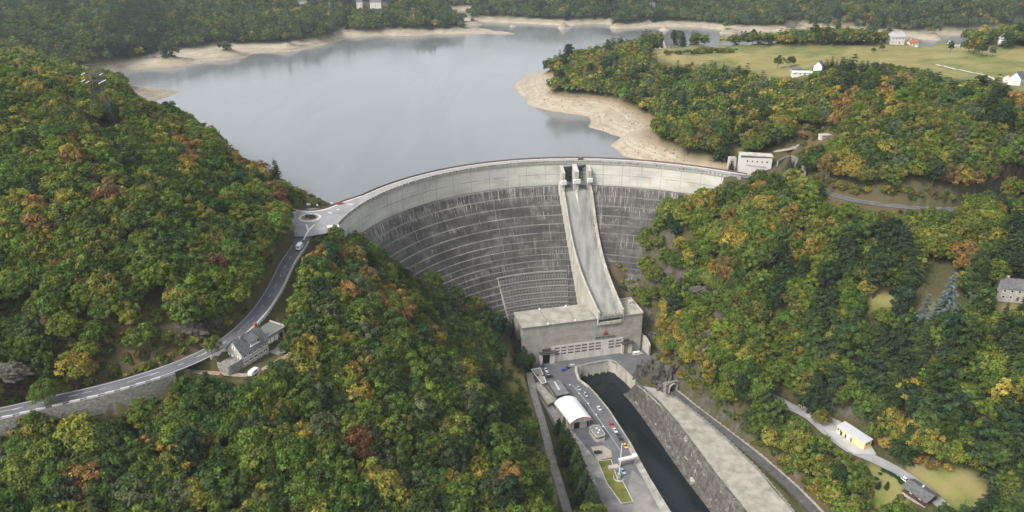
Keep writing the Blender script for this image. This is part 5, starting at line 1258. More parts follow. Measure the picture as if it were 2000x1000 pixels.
# white barrel roofed hall
HP = [(1082, 785), (1126, 776), (1158, 818), (1114, 826)]
P = quad_build(HP, YARD+6.0); c = sum(P, Vector())/4
hall = thing('barrel_roof_hall', 'white barrel roofed hall with red trimmed front arch on the quay', 'hall', (c.x, c.y, YARD), QA)
Q = [Vector((*local(hall, p), 0)) for p in P]          # back-left, back-right, front-right, front-left
mb = MB(); nA, nL = 17, 13; rows = []
def vault(f, g, up): 
    a, b = Q[0].lerp(Q[3], g), Q[1].lerp(Q[2], g); p = a.lerp(b, f); p.z = 5.2+up+3.0*math.sin(math.pi*f)**.8+.10*math.cos(g*6*2*math.pi); return p
for i in range(nL*4): rows.append([vault(j/(nA-1), i/(nL*4-1), .18) for j in range(nA)])
mb.grid(rows); t = NT('white_membrane'); w = t.world()
t.principled(t.mix(t.rng(t.noise(w, .5, 5, .6), .35, .7, 0, .5), (.80, .80, .80), (.62, .62, .61)), .45, None, .4); mb.grid([[p-Vector((0, 0, .15)) for p in r] for r in rows]); mb.build('roof', t.m, hall, smooth_=True)
mb = MB(); e = [vault(j/(nA-1), 1, .12)+(Q[3]-Q[0]).normalized()*.25 for j in range(nA)]; mb.grid([[p+Vector((0, 0, .25)) for p in e], [p-Vector((0, 0, .35)) for p in e]]); mb.build('front_trim', paint('red_trim', (.42, .05, .04), .5), hall)
mb = MB(); e = [vault(j/(nA-1), 0, .05)-(Q[3]-Q[0]).normalized()*.2 for j in range(nA)]; mb.grid([[p+Vector((0, 0, .15)) for p in e], [p-Vector((0, 0, .3)) for p in e]]); mb.build('back_trim', paint('teal_trim', (.05, .25, .25), .5), hall)
mb = MB(); q = [Q[0].lerp(Q[2], .05), Q[1].lerp(Q[3], .05), Q[2].lerp(Q[0], .08), Q[3].lerp(Q[1], .08)]; mb.prism([(p.x, p.y) for p in q][::-1], 0, 5.3)
for g in (.985, .02): mb.face([vault(j/(nA-1), g, -.05) for j in range(nA)])
mb.build('wall', M_CONC2, hall)
fa, fb = q[3], q[2]; fd = (fb-fa).normalized(); fa_ = math.atan2(fd.y, fd.x); fn = Vector((fd.y, -fd.x, 0))
for f, w_, h_, m_, nm in ((.32, .28, 4.2, M_DARK, 'door'), (.92, .09, 4.0, M_DARK, 'door'), (.68, .3, 4.4, paint('pale_grey_door', (.42, .41, .39), .6), 'door')):
    p = fa.lerp(fb, f)+fn*.06; mb = MB(); mb.box((p.x, p.y, 0), ((fb-fa).length*w_, .1, h_), fa_); mb.build(nm, m_, hall)
# octagonal control booth
cb = un(1166, 852, YARD); booth = thing('control_booth', 'small two tier control booth with grey flat roof and glazed band on the quay', 'booth', (cb.x, cb.y, YARD), QA)
def oct_(a, b, c): return [(-a+c, -b), (a-c, -b), (a, -b+c), (a, b-c), (a-c, b), (-a+c, b), (-a, b-c), (-a, -b+c)]
mb = MB(); mb.prism(oct_(5.2, 3.1, 1.1), 0, 1.5); mb.build('plinth', M_CONC2, booth); mb = MB(); mb.prism(oct_(4.5, 2.5, 1.0), 1.51, 3.2); mb.build('glazing', M_GLASS, booth)
mb = MB(); mb.prism(oct_(4.6, 2.6, 1.0), 2.3, 2.5); mb.prism(oct_(5.0, 3.0, 1.1), 3.21, 3.9); rf = mb.build('roof', M_CONC2, booth); mb = MB(); mb.prism(oct_(4.6, 2.6, 1.0), 3.901, 3.98); mb.build('roof_felt', paint('grey_roof_felt', (.17, .17, .165), .9), rf)
for x, y in ((-1.5, .4), (2.2, -.6), (.3, 1.0)):
    mb = MB(); mb.box((x, y, 3.98), (.8, .8, .5)); mb.build('vent', M_WHITE, rf)
# gantry over the quay road
ga, gb = un(1209, 898, YARD+5), un(1242, 891, YARD+5); GL, GA = frame2(ga, gb)
gt = thing('gantry', 'white box beam gantry standing across the quay road', 'gantry', (ga.x, ga.y, YARD), GA)
mb = MB(); bxs(mb, 0, GL, -.9, .9, 4.3, 5.4); mb.build('beam', paint('offwhite_steel', (.6, .6, .58), .5), gt)
mb = MB(); bxs(mb, -.05, GL+.05, -1.0, -.91, 4.1, 4.5); mb.build('red_strip', paint('faded_pink_paint', (.45, .2, .18), .6), gt)
for x in (.5, GL-.5):
    mb = MB(); bxs(mb, x-.35, x+.35, -.6, .6, 0, 4.29); mb.build('post', M_METAL, gt)
mb = MB(); bxs(mb, -5.5, -.2, -1.6, 1.2, 0, 1.6); mb.build('counterweight', M_CONC2, gt)
mb = MB(); bxs(mb, GL-1.5, GL+.4, -1.2, 1.2, 5.41, 6.1); mb.build('end_cap', M_WHITE, gt)
# flag mast
mp = un(1208.5, 933, YARD); ma = thing('mast', 'tall thin white mast on a grey plinth beside the lawn', 'mast', (mp.x, mp.y, YARD))
tp = ray = None
hmast = 8
for h_ in np.arange(8, 40, .25):
    if pr(mp.x, mp.y, YARD+h_)[1] <= 866: hmast = float(h_); break
mb = MB(); mb.tube((0, 0, 2), (.4, 0, hmast), .24, .13, 8); mb.build('pole', M_WHITE, ma); mb = MB(); mb.box((0, 0, 0), (1.5, 1.3, 2.6)); mb.build('plinth', M_CONC, ma)
mb = MB(); a = np.linspace(rad(150), rad(330), 12); mb.grid([[(r*math.cos(x), r*math.sin(x)-.5, z) for x in a] for r, z in ((2.6, 0), (2.6, .8), (2.9, .8), (2.9, 0))]); mb.build('curved_kerb', M_PALE, ma)
# street lamps on the quay
def lamp(px, py, label, turn, h_=6.0):
    p = un(px, py, YARD+h_); o = thing('street_lamp', label, 'street lamp', (p.x, p.y, YARD), turn, 'lamps along the quay')
    mb = MB(); mb.tube((-1.6, 0, 0), (-1.6, 0, h_), .09, .06, 6); mb.tube((-1.6, 0, h_), (-.2, 0, h_+.15), .05, .05, 6); mb.build('pole', M_METAL, o)
    mb = MB(); mb.box((0, 0, h_), (.9, .45, .25)); mb.build('lamp_head', M_WHITE, o); return o
lamp(1131, 769, 'street lamp standing nearest the workshop on the quay', QA+1.2); lamp(1149, 788, 'street lamp beside the right eave of the white hall', QA+1.2); lamp(1164, 810, 'street lamp between the white hall and the third parked car', QA+1.2); lamp(1178, 833, 'street lamp beside the control booth', QA+1.2); lamp(1113, 752, 'street lamp behind the intake block', QA+1.2)
# yellow depot
yA, yB, yC = un(1633.5, 844, -85), un(1686.5, 879, -85), un(1701, 873, -85); YL, YA = frame2(yA, yB); YW = (yC-yB).length
yb = thing('depot_building', 'long pale yellow depot building with light grey roof by the valley road', 'building', (yA.x, yA.y, -85), YA)
M_YEL = paint('pale_yellow_wall', (.72, .52, .26), .75, .08)
mb = MB(); bxs(mb, 0, YL, 0, YW, -1, 3.9); mb.build('wall', M_YEL, yb); mb = MB(); mb.hexa([(-.3, -.4, 3.91), (YL+.3, -.4, 3.91), (YL+.3, YW+.3, 4.5), (-.3, YW+.3, 4.5), (-.3, -.4, 4.1), (YL+.3, -.4, 4.1), (YL+.3, YW+.3, 4.7), (-.3, YW+.3, 4.7)]); mb.build('roof', paint('light_grey_sheet_roof', (.42, .42, .44), .5, .1), yb)
for x, w_, h_, m_, nm in ((.09, .035, 2.4, M_WHITE, 'door'), (.17, .03, 2.2, M_DARK, 'door'), (.34, .03, 2.2, M_DARK, 'door'), (.43, .1, 3.0, M_WHITE, 'garage_door'), (.53, .03, 2.2, M_TILE, 'door')):
    mb = MB(); mb.box((YL*x, -.05, 0), (YL*w_+.6, .1, h_)); mb.build(nm, m_, yb)
for x in (.05, .13):
    mb = MB(); mb.box((YL*x, -.05, 1.6), (.9, .1, 1.2)); mb.build('window', M_GLASS, yb)
for y in (.3, .62):
    mb = MB(); mb.box((YL+.05, YW*y, 2.4), (.1, 1.0, .8)); mb.build('window', M_GLASS, yb)
EXTRA_DISC += [(yA.x+6, yA.y-5, 9), (yB.x, yB.y, 8)]
# chalet
c0, c1 = un(1762, 964, -88.5), un(1806, 994, -88.5); CL, CA = frame2(c0, c1)
ch = thing('chalet', 'low dark brown chalet with broad slate roof on a stone base', 'chalet', (c0.x, c0.y, -88.5), CA)
mb = MB(); bxs(mb, 0, CL, 0, 7.5, -2, 2.0); mb.build('stone_base', M_CONC2, ch); mb = MB(); bxs(mb, 0, CL, .3, 7.5, 2.01, 4.4); mb.build('wall', paint('dark_timber', (.07, .045, .03), .8, .3, 2), ch)
mb = MB()
for s, (ya, yb_) in enumerate(((-1.2, 3.7), (8.6, 3.7))): mb.hexa([(-.8, ya, 4.2), (CL+.8, ya, 4.2), (CL+.8, yb_, 6.2), (-.8, yb_, 6.2), (-.8, ya, 4.45), (CL+.8, ya, 4.45), (CL+.8, yb_, 6.45), (-.8, yb_, 6.45)])
mb.build('roof', M_SLATE, ch); mb = MB(); bxs(mb, 0, CL, -1.0, .25, 1.9, 2.1); bxs(mb, 0, CL, -1.0, -.9, 2.11, 2.9); mb.build('balcony', paint('dark_timber', (.07, .045, .03)), ch)
for i in range(5):
    mb = MB(); mb.box((CL*(.1+.2*i), .25, 2.6), (1.3, .08, 1.2)); mb.build('window', M_WHITE if i % 2 else M_TILE, ch)
mb = MB(); mb.box((CL*.5, 5, 5.2), (.6, .6, 1.6)); mb.build('chimney', M_WHITE, ch)
EXTRA_DISC += [((c0.x+c1.x)/2+2, (c0.y+c1.y)/2+3, 12)]
# houses
def H_(px, py, z): p = un(px, py, z); g = gz(p.x, p.y); return (p.x, p.y, g)
gable_house('country_house', 'slate roofed manor house among clipped conifers at the right edge', 'house', H_(1978, 588, -26), rad(-12), 17, 8, 6.5, 3.6, M_ROUGH, M_SLATE, 5, 2, 2)
FARP = [('large pale house with hipped grey roof on the meadow skyline', 1747, 86, 35, 5, 15, 10, 6.5, 3.8, M_OFFW, paint('pale_grey_roof', (.3, .3, .31), .8), 4, 2, 2),
 ('grey house with dark slate roof behind the plateau trees', 1866, 84, 36, -8, 12, 9, 5.5, 4.5, paint('grey_wall', (.36, .36, .37), .8), M_SLATE, 3, 2, 1),
 ('small white house just right of the grey slate roofed house', 1884, 81, 36, 10, 8, 6, 3.2, 1.8, M_OFFW, M_SLATE, 2, 1, 0),
 ('bright white gabled house at the right end of the plateau', 1956, 90, 37, 65, 8, 7, 5.5, 4.2, M_WHITE, M_CONC, 2, 1, 0),
 ('little red roofed house right of the large pale house', 1783, 82, 35, 0, 9, 7, 3.2, 2.4, M_CREAM, M_TILE, 3, 1, 1),
 ('white gabled cottage between conifers at the meadow edge', 1599, 135, 29, 55, 9, 7, 4.2, 3.6, M_WHITE, M_SLATE, 2, 1, 0),
 ('white gabled farmhouse at the end of the field lane', 1984, 166, 37, 40, 11, 8, 5.0, 4.2, M_WHITE, M_SLATE, 3, 1, 1),
 ('red roofed barn behind the white farmhouse at the field lane', 1976, 155, 37, 20, 10, 7, 3.5, 2.5, M_CREAM, M_TILE, 2, 1, 0),
 ('grey stone house with slate roof on the near meadow corner', 1303, 96, 20, 20, 10, 8, 4.0, 5.2, M_ROUGH, M_SLATE, 2, 1, 0)]
for lab, px, py, z, rz, L, W, h, rh, wm, rm, nw, st, chn in FARP: gable_house('country_house', lab, 'house', H_(px, py, z), rad(rz), L, W, h, rh, wm, rm, nw, st, chn)
gable_house('farm_shed', 'long low shed with pale green roof left of the white cottage', 'shed', H_(1566, 142, 27), rad(-6), 17, 6, 2.6, 1.0, M_CREAM, paint('pale_green_roof', (.42, .5, .42), .7), 4, 1, 0)
gable_house('farm_shed', 'dark low shed behind the long pale green shed', 'shed', H_(1555, 134, 27), rad(-4), 9, 5, 2.5, .9, M_ROUGH, M_SLATE, 2, 1, 0)
def shore_house(px, Y, lab, L, rz, wm=None, rm=None, h=7):
    v = 0; best = None
    x = (px-1000)/FPX*Y/ .99
    gable_house('lakeside_house', lab, 'house', (x, Y, gz(x, Y)+1.0), rad(rz), L, 9, h, 3, wm or M_OFFW, rm or M_SLATE, 4, 2, 0)
SHORE = [(703, 7, 'narrow tall white house above the far left shore', 10, 3), (735, 8, 'long white house with grey roof above the far left shore', 20, -3), (590, 7, 'low pale house at the top edge above the far left shore', 16, 0), (1273, 14, 'small grey house in the far wood across the lake', 8, 10)]
def ray_ground(px, py):
    """where the sight line of a photo pixel meets the terrain"""
    u, v = (px-1000)/FPX, (py-500)/FPX; d = (u, CP-v*SP, -SP-v*CP); t = 120.0
    while t < 4500:
        if HC+d[2]*t < gz(d[0]*t, d[1]*t): break
        t *= 1.004
    return Vector((d[0]*t, d[1]*t, gz(d[0]*t, d[1]*t)))
for px, py, lab, L, rz in SHORE:
    p = ray_ground(px, py+9); gable_house('lakeside_house', lab, 'house', (p.x, p.y, p.z+3.0), rad(rz), L, 9, 7.5, 3.2, M_OFFW, M_SLATE, max(2, int(L/4)), 2, 0, base=8)
tk = ray_ground(1612, 268); wt = thing('water_tank', 'pale flat concrete slab tank in the woods above the upper lane', 'tank', tuple(tk), rad(15))
mb = MB(); bxs(mb, -4, 4, -2, 2, -3, 1.0); mb.build('wall', M_CONC2, wt); mb = MB(); bxs(mb, -4.4, 4.4, -2.4, 2.4, 1.01, 1.4); mb.build('slab', M_CONC2, wt)
EXTRA_DISC += [(tk.x, tk.y, 7)]
# signs
def sign(px, py, z, label, w_, h_, hh, rz=0.0):
    p = un(px, py, z); o = thing('road_sign', label, 'sign', (p.x, p.y, z), rz); mb = MB(); mb.box((0, 0, hh), (w_, .08, h_)); mb.build('panel', M_WHITE, o)
    mb = MB(); mb.tube((-w_*.35, .1, 0), (-w_*.35, .1, hh+h_), .05); mb.tube((w_*.35, .1, 0), (w_*.35, .1, hh+h_), .05); mb.build('post', M_METAL, o)
sign(603, 404, 0, 'blank white sign board behind the roundabout parapet', 2.2, 1.2, 1.0); sign(620, 404, 0, 'small pale sign right of the white board at the roundabout', 1.1, .8, .8); sign(648, 399, 0, 'low white sign where the dam road meets the roundabout', 1.8, .7, .5, .3)
sign(392, 668, -8, 'white marker sign on the rocky side of the left road', .6, 1.2, 1.2)

# ------------------------------------------------------------------ vehicles
M_TYRE = paint('black_tyre', (.015, .015, .016), .9); M_RIM = paint('grey_rim', (.35, .35, .36), .4, .1, 1, .5, .6); M_LAMPG = paint('headlight_glass', (.7, .7, .68), .2); M_RLAMP = paint('red_tail_light', (.35, .02, .02), .4)
def wheel(o, x, y, r, w_=.22):
    mb = MB(); n = 14
    for s in (-1,):
        mb.tube((x, y-w_/2, r), (x, y+w_/2, r), r, r, n)
    t_ = mb.build('wheel', M_TYRE, o); mb = MB(); s = 1 if y > 0 else -1; mb.tube((x, y+s*w_/2, r), (x, y+s*(w_/2+.02), r), r*.6, r*.55, n); mb.build('rim', M_RIM, t_)
_carmat = {}
def car_paint(name, col):
    if name not in _carmat:
        t = NT('car_paint_'+name); p = t.principled(col, .25, None, .5); p.inputs['Coat Weight'].default_value = .6; p.inputs['Coat Roughness'].default_value = .08; _carmat[name] = t.m
    return _carmat[name]
def loft(mb, secs): mb.grid(secs); mb.face(secs[0]); mb.face(secs[-1])
def car(label, loc, rz, paint_, kind='hatch', name='parked_car', group='cars parked by the powerhouse', cat='car'):
    o = thing(name, label, cat, loc, rz, group); L, W = (4.2, 1.76) if kind != 'wagon' else (4.6, 1.8)
    prof = {'hatch': [(-2.1, .55, .80), (-2.02, .35, .95), (-1.1, .3, 1.0), (-.3, .3, .98), (.9, .3, .93), (1.75, .32, .82), (2.08, .4, .68), (2.1, .45, .6)],
            'wagon': [(-2.3, .5, .88), (-2.2, .32, 1.0), (-1, .3, 1.02), (.3, .3, .98), (1.1, .3, .94), (1.95, .32, .82), (2.25, .42, .66), (2.28, .46, .6)]}[kind]
    mb = MB(); secs = []
    for x, zb, zt in prof:
        w_ = W/2*(1-.10*abs(x/(L/2))**4); secs.append([(x, -w_*.92, zb), (x, -w_, zb+.18), (x, -w_*.98, zt-.12), (x, -w_*.82, zt), (x, w_*.82, zt), (x, w_*.98, zt-.12), (x, w_, zb+.18), (x, w_*.92, zb)])
    for a in range(len(secs)-1): pass
    mb.grid([s+[s[0]] for s in secs]); mb.face(secs[0]); mb.face(secs[-1])
    cabin = {'hatch': (-1.95, -1.3, .15, 1.0, 1.48), 'wagon': (-2.2, -1.75, .1, 1.1, 1.5)}[kind]; x0, x1, x2, x3, zr = cabin
    def ring(x, z, k): return [(x, -W/2*k, z), (x, W/2*k, z)]
    mb.hexa([(x1+.12, -W*.36, zr-.02), (x2-.02, -W*.36, zr-.02), (x2-.02, W*.36, zr-.02), (x1+.12, W*.36, zr-.02), (x1+.2, -W*.34, zr+.05), (x2-.12, -W*.34, zr+.05), (x2-.12, W*.34, zr+.05), (x1+.2, W*.34, zr+.05)])
    for x in (x1+.05, (x1+x2)/2, x2):                      # pillars
        for s in (-1, 1): mb.hexa([(x-.05, s*W*.465, .93), (x+.05, s*W*.465, .93), (x+.05, s*W*.44, .93), (x-.05, s*W*.44, .93), (x-.05, s*W*.375, zr), (x+.05, s*W*.375, zr), (x+.05, s*W*.35, zr), (x-.05, s*W*.35, zr)])
    b = mb.build('body', paint_, o)
    mb = MB(); mb.hexa([(x0, -W*.455, .9), (x3, -W*.455, .9), (x3, W*.455, .9), (x0, W*.455, .9), (x1, -W*.365, zr-.025), (x2, -W*.365, zr-.025), (x2, W*.365, zr-.025), (x1, W*.365, zr-.025)]); mb.build('windows', M_GLASS, o)
    for x in (-L*.31, L*.31):
        for s in (-1, 1): wheel(o, x, s*(W/2-.1), .31)
    for s in (-1, 1):
        mb = MB(); mb.box((L/2-.08, s*W*.34, .58), (.14, .36, .16)); mb.build('headlight', M_LAMPG, o); mb = MB(); mb.box((-L/2+.05, s*W*.36, .72), (.12, .26, .18)); mb.build('tail_light', M_RLAMP, o)
    return o
def at(px, py, z=YARD): p = un(px, py, z); return (p.x, p.y, z+.005)
Wh, Sv, Rd, Yl, Bl, Bk, Dg, Gn, Sb = [car_paint(n, c) for n, c in (('white', (.72, .72, .71)), ('silver', (.42, .44, .46)), ('red', (.5, .035, .03)), ('yellow', (.75, .42, .03)), ('blue', (.03, .09, .45)), ('black', (.02, .02, .024)), ('graphite', (.06, .065, .075)), ('green', (.04, .07, .06)), ('blue_grey', (.3, .38, .44)))]
CARS = [(1130, 760, QA, Sv, 'hatch', 'silver car at the upper end of the quay row, nearest the concrete block'), (1143.5, 772, QA, Sb, 'wagon', 'pale blue grey estate car parked second from the top on the quay edge'), (1170, 799, QA, Wh, 'hatch', 'white car alone on the quay edge beside the barrel roofed hall'),
 (1194, 831, QA, Rd, 'wagon', 'red car parked on the quay edge'), (1201, 842, QA, Wh, 'hatch', 'white car parked right behind the red car on the quay edge'), (1207.5, 852, QA, Gn, 'hatch', 'dark green car parked behind the white and red cars'), (1213, 860.5, QA, Bk, 'hatch', 'black car parked just ahead of the yellow car'), (1221, 872.5, QA, Yl, 'hatch', 'yellow car parked on the quay edge near the gantry'),
 (1168.5, 885, QA+1.4, Bk, 'wagon', 'dark car standing on the beige concrete apron'), (1216, 922, QA+.15, Sb, 'wagon', 'pale blue grey car beside the foot of the tall mast'),
 (1092, 704, PANG, Dg, 'wagon', 'dark grey car against the powerhouse front, nearest its open doorway'), (1110, 701, PANG, Wh, 'wagon', 'white estate car against the powerhouse front beside the dark grey car'), (1132, 698.5, PANG, Sv, 'hatch', 'silver car under the powerhouse windows'), (1145.6, 696.5, PANG, Wh, 'hatch', 'white car under the powerhouse windows right of the silver car'), (1204, 688.5, PANG, Wh, 'hatch', 'white car by the tan door at the right of the powerhouse'),
 (1101.5, 723.5, QA+1.9, Bl, 'hatch', 'bright blue car parked in the middle of the yard'), (1109.5, 719.5, QA+1.9, Bk, 'hatch', 'black car between the blue car and a white car in the yard'), (1116.5, 715.5, QA+1.9, Wh, 'hatch', 'white car at the right end of the yard row beside the basin'),
 (1062, 717, QA, Dg, 'hatch', 'dark grey car at the top of the row beside the planter'), (1066, 724, QA, Wh, 'hatch', 'white car second in the row beside the planter'), (1070, 731.5, QA, Sv, 'hatch', 'silver car third in the row beside the planter'), (1074, 737, QA+1.5, Bk, 'wagon', 'black car parked crosswise behind the workshop')]
for px, py, rz, pm_, kd, lab in CARS: car(lab, at(px, py), rz, pm_, kd)
p = dam_p(th_at(1134, 313, 0), -5.4, -.23); car('black car driving along the crest of the dam', tuple(p), math.atan2(p.y-DC[1], p.x-DC[0])+math.pi/2, Bk, 'hatch', 'car', None)
car('red car by the parapet where the dam road starts', at(664, 398.5, -.02), rad(28), Rd, 'hatch', 'car', None)
car('white car on the valley road behind the chalet', at(1769, 940, -85.9), math.atan2(*(lambda d: (d.y, d.x))(un(1800, 952, -86)-un(1760, 925, -86))), Wh, 'wagon', 'parked_car', None)
car('dark car under a tree beside the yellow depot', at(1617, 822, -85.2), YA, Bk, 'hatch', 'parked_car', None)
for px, py, lab in ((1281, 97, 'white car left of the stone house on the meadow'), (1290, 97, 'white car nearest the stone house on the meadow')):
    p = ray_ground(px, py); car(lab, (p.x, p.y, p.z+.1), 0.2, Wh, 'wagon', 'parked_car', None)
def van(label, loc, rz, L=5.6, W=2.05, H_v=2.6, name='van', cat='van', rear=True):
    o = thing(name, label, cat, loc, rz); mb = MB(); secs = []
    for x, zb, zt, k in ((-L/2, .6, H_v-.35, .9), (-L/2+.15, .42, H_v-.05, .98), (-L*.1, .4, H_v, 1), (L*.22, .4, H_v-.05, 1), (L*.33, .4, H_v*.66, .99), (L*.46, .42, H_v*.45, .95), (L/2, .5, H_v*.36, .88)):
        w_ = W/2*k; secs.append([(x, -w_, zb), (x, -w_, zt-.25), (x, -w_*.86, zt), (x, w_*.86, zt), (x, w_, zt-.25), (x, w_, zb), (x, -w_, zb)])
    mb.grid(secs); mb.face(secs[0][:-1]); mb.face(secs[-1][:-1]); mb.build('body', Wh, o)
    mb = MB(); mb.box((-L/2-.01, 0, H_v*.58), (.06, W*.5, H_v*.2)); mb.build('rear_window', M_GLASS, o)
    mb = MB(); x = L*.285; mb.hexa([(x-.1, -W*.42, H_v*.93), (x-.06, -W*.42, H_v*.93), (x-.06, W*.42, H_v*.93), (x-.1, W*.42, H_v*.93), (x+.22, -W*.44, H_v*.68), (x+.27, -W*.44, H_v*.68), (x+.27, W*.44, H_v*.68), (x+.22, W*.44, H_v*.68)]); mb.build('windscreen', M_GLASS, o)
    for s in (-1, 1):
        mb = MB(); mb.box((L*.12, s*(W/2+.005), H_v*.56), (1.0, .03, H_v*.2)); mb.box((-L*.2, s*(W/2+.005), H_v*.56), (1.3, .03, H_v*.2)); mb.build('side_window', M_GLASS, o)
        mb = MB(); mb.box((L/2-.1, s*W*.33, .7), (.2, .35, .2)); mb.build('headlight', M_LAMPG, o)
        for x in (-L*.3, L*.32): wheel(o, x, s*(W/2-.1), .36)
    return o
def road_at(P, px):
    i = min(range(len(P)-1), key=lambda k: abs(pr(*P[k])[1]-px)); d = P[i+1]-P[i]; return P[i], math.atan2(d.y, d.x)
p, a = road_at(LEFT_ROAD, 487); n = Vector((-math.sin(a), math.cos(a), 0))
van('white camper van driving toward the roundabout on the left road', (p.x-n.x*1.7, p.y-n.y*1.7, p.z+.01), a, 6.4, 2.3, 3.0, 'camper_van')
van('long white minibus parked at the right of the powerhouse yard', at(1245, 692.5), PANG, 6.6, 2.1, 2.4, 'minibus', 'minibus')
p = un(496, 730, -13.7); tr = thing('caravan', 'small white caravan parked below the roadside house', 'caravan', (p.x, p.y, gz(p.x, p.y)+.35), HA+.15)
mb = MB(); loft(mb, [[(x, -w_, zb), (x, -w_, zt), (x, w_, zt), (x, w_, zb)] for x, w_, zb, zt in ((-2.4, .85, .8, 1.5), (-2.1, .95, .45, 2.1), (0, 1, .4, 2.3), (2.0, .95, .45, 2.1), (2.4, .85, .9, 1.4))]); mb.build('body', Wh, tr)
mb = MB(); mb.box((0, -1.0, 1.3), (1.6, .06, .55)); mb.build('window', M_GLASS, tr)
for s in (-1, 1): wheel(tr, 0, s*.85, .33)
mb = MB(); mb.tube((2.3, 0, .5), (3.4, 0, .45), .06); mb.build('drawbar', M_METAL, tr)
# people in the yard
def person(label, px, py, top, legs, rz):
    """small standing figure, one skinned surface"""
    b = un(px, py, YARD); bm = bmesh.new(); ly = bm.verts.layers.skin.verify()
    J = {'pel': ((0, 0, .95), .15), 'spi': ((0, .01, 1.2), .15), 'che': ((0, .01, 1.4), .17), 'nec': ((0, .02, 1.52), .06), 'hed': ((0, .0, 1.66), .1), 'top': ((0, .0, 1.74), .08)}
    for s, n in ((-1, 'l'), (1, 'r')):
        J |= {n+'hip': ((s*.1, 0, .9), .1), n+'kne': ((s*.11, -.03, .5), .065), n+'ank': ((s*.12, .02, .08), .045), n+'toe': ((s*.13, -.16, .04), .04), n+'sho': ((s*.19, .01, 1.42), .065), n+'elb': ((s*.27, .03, 1.14), .045), n+'wri': ((s*.27, -.06, .9), .032), n+'han': ((s*.27, -.1, .8), .035)}
    V = {k: bm.verts.new(p) for k, (p, r) in J.items()}
    for a, c in [('pel', 'spi'), ('spi', 'che'), ('che', 'nec'), ('nec', 'hed'), ('hed', 'top')]+[(x[0]+x[1], x[0]+x[2]) for n in 'lr' for x in ((n, 'hip', 'kne'), (n, 'kne', 'ank'), (n, 'ank', 'toe'), (n, 'sho', 'elb'), (n, 'elb', 'wri'), (n, 'wri', 'han'))]+[('pel', 'lhip'), ('pel', 'rhip'), ('che', 'lsho'), ('che', 'rsho')]: bm.edges.new((V[a], V[c]))
    for k, v in V.items(): v[ly].radius = (J[k][1], J[k][1])
    V['pel'][ly].use_root = True
    me = bpy.data.meshes.new('person'); bm.to_mesh(me); bm.free(); o = bpy.data.objects.new('person', me); COL.objects.link(o)
    o.modifiers.new('skin', 'SKIN'); o.modifiers.new('sub', 'SUBSURF').levels = 1
    bpy.context.view_layer.update(); m2 = bpy.data.meshes.new_from_object(o.evaluated_get(bpy.context.evaluated_depsgraph_get())); o.modifiers.clear(); o.data = m2; m2.name = 'person'
    m2.materials.clear()
    for m in (top, legs, paint('skin', (.45, .27, .19), .6), paint('dark_hair', (.03, .02, .015), .8)): m2.materials.append(m)
    for f in m2.polygons:
        z = f.center.z; x = abs(f.center.x); f.material_index = 3 if z > 1.7 or (z > 1.62 and f.center.y > .03) else 2 if z > 1.53 or (x > .2 and z < .95) else 1 if z < .98 else 0
        f.use_smooth = True
    o.location = (b.x, b.y, YARD+.0); o.rotation_euler = (0, 0, rz); return tag(o, label, 'person')
person('person in dark clothes standing in the open yard', 1073.5, 717.5, paint('dark_jacket', (.03, .03, .04), .9), paint('dark_trousers', (.03, .035, .05), .9), 1.0)
person('person in blue standing on the quay edge beside the yellow car', 1229.5, 874, paint('blue_jacket', (.03, .08, .4), .9), paint('blue_trousers', (.03, .05, .2), .9), 2.0)
# hedge, dwarf conifers around the chalet are planted with the trees below
# ------------------------------------------------------------------ pylons and wires
def lattice(mb, base, top, wb_, wt_, n, r):
    """square lattice leg tower from base to top"""
    b, t_ = Vector(base), Vector(top); R = []
    for k in range(n+1):
        f = k/n; c = b.lerp(t_, f); w_ = wb_+(wt_-wb_)*f; R.append([c+Vector((sx*w_/2, sy*w_/2, 0)) for sx, sy in ((-1, -1), (1, -1), (1, 1), (-1, 1))])
    for k in range(n):
        for i in range(4):
            j = (i+1) % 4; mb.tube(R[k][i], R[k+1][i], r, r, 4); mb.tube(R[k][i], R[k+1][j], r*.6, r*.6, 4); mb.tube(R[k][j], R[k+1][i], r*.6, r*.6, 4); mb.tube(R[k+1][i], R[k+1][j], r*.6, r*.6, 4)
M_PYL = paint('weathered_pylon_steel', (.07, .073, .07), .7, .2, 1, .4, .3)
pb = un(214, 272, 34); PB = Vector((pb.x, pb.y, gz(pb.x, pb.y)))
hp = 30
for h_ in np.arange(20, 75, .5):
    if pr(PB.x, PB.y, PB.z+h_)[1] <= 122: hp = float(h_); break
py = thing('electricity_pylon', 'tall dark lattice pylon with white insulators on the left hill', 'pylon', tuple(PB), rad(-12))
for s in (-1, 1):
    mb = MB(); lattice(mb, (s*6.0, 0, -1), (s*1.6, 0, hp*.8), 2.8, 1.3, 9, .14); mb.build('leg', M_PYL, py)
mb = MB(); lattice(mb, (-6.5, 0, hp*.8), (6.5, 0, hp*.86), 1.5, 1.5, 7, .16)
for k in range(5):
    z = hp*(.72+.06*k); x = 5.5+1.5*(k % 2); mb.tube((-x, 0, z), (x, 0, z+.8), .2, .2, 5); mb.tube((-x, -.8, z+.2), (x, -.8, z+.9), .14, .14, 5)
for s in (-1, 1): mb.tube((s*1.8, 0, hp*.8), (s*4.8, 0, hp), .1, .07, 5); mb.tube((s*6.5, 0, hp*.86), (s*4.8, 0, hp), .08, .07, 5)
mb.build('crossarm', M_PYL, py)
for k, (x, z) in enumerate(((-6.8, .74), (-4.2, .72), (4.2, .72), (6.8, .75), (-6.0, .84), (6.0, .85))):
    mb = MB(); mb.tube((x, -.4, hp*z), (x-1.3, -2.2, hp*z-.9), .22, .22, 6); mb.build('insulator', M_WHITE, py)
mp2 = un(166, 264, 34); MG = gz(mp2.x, mp2.y)
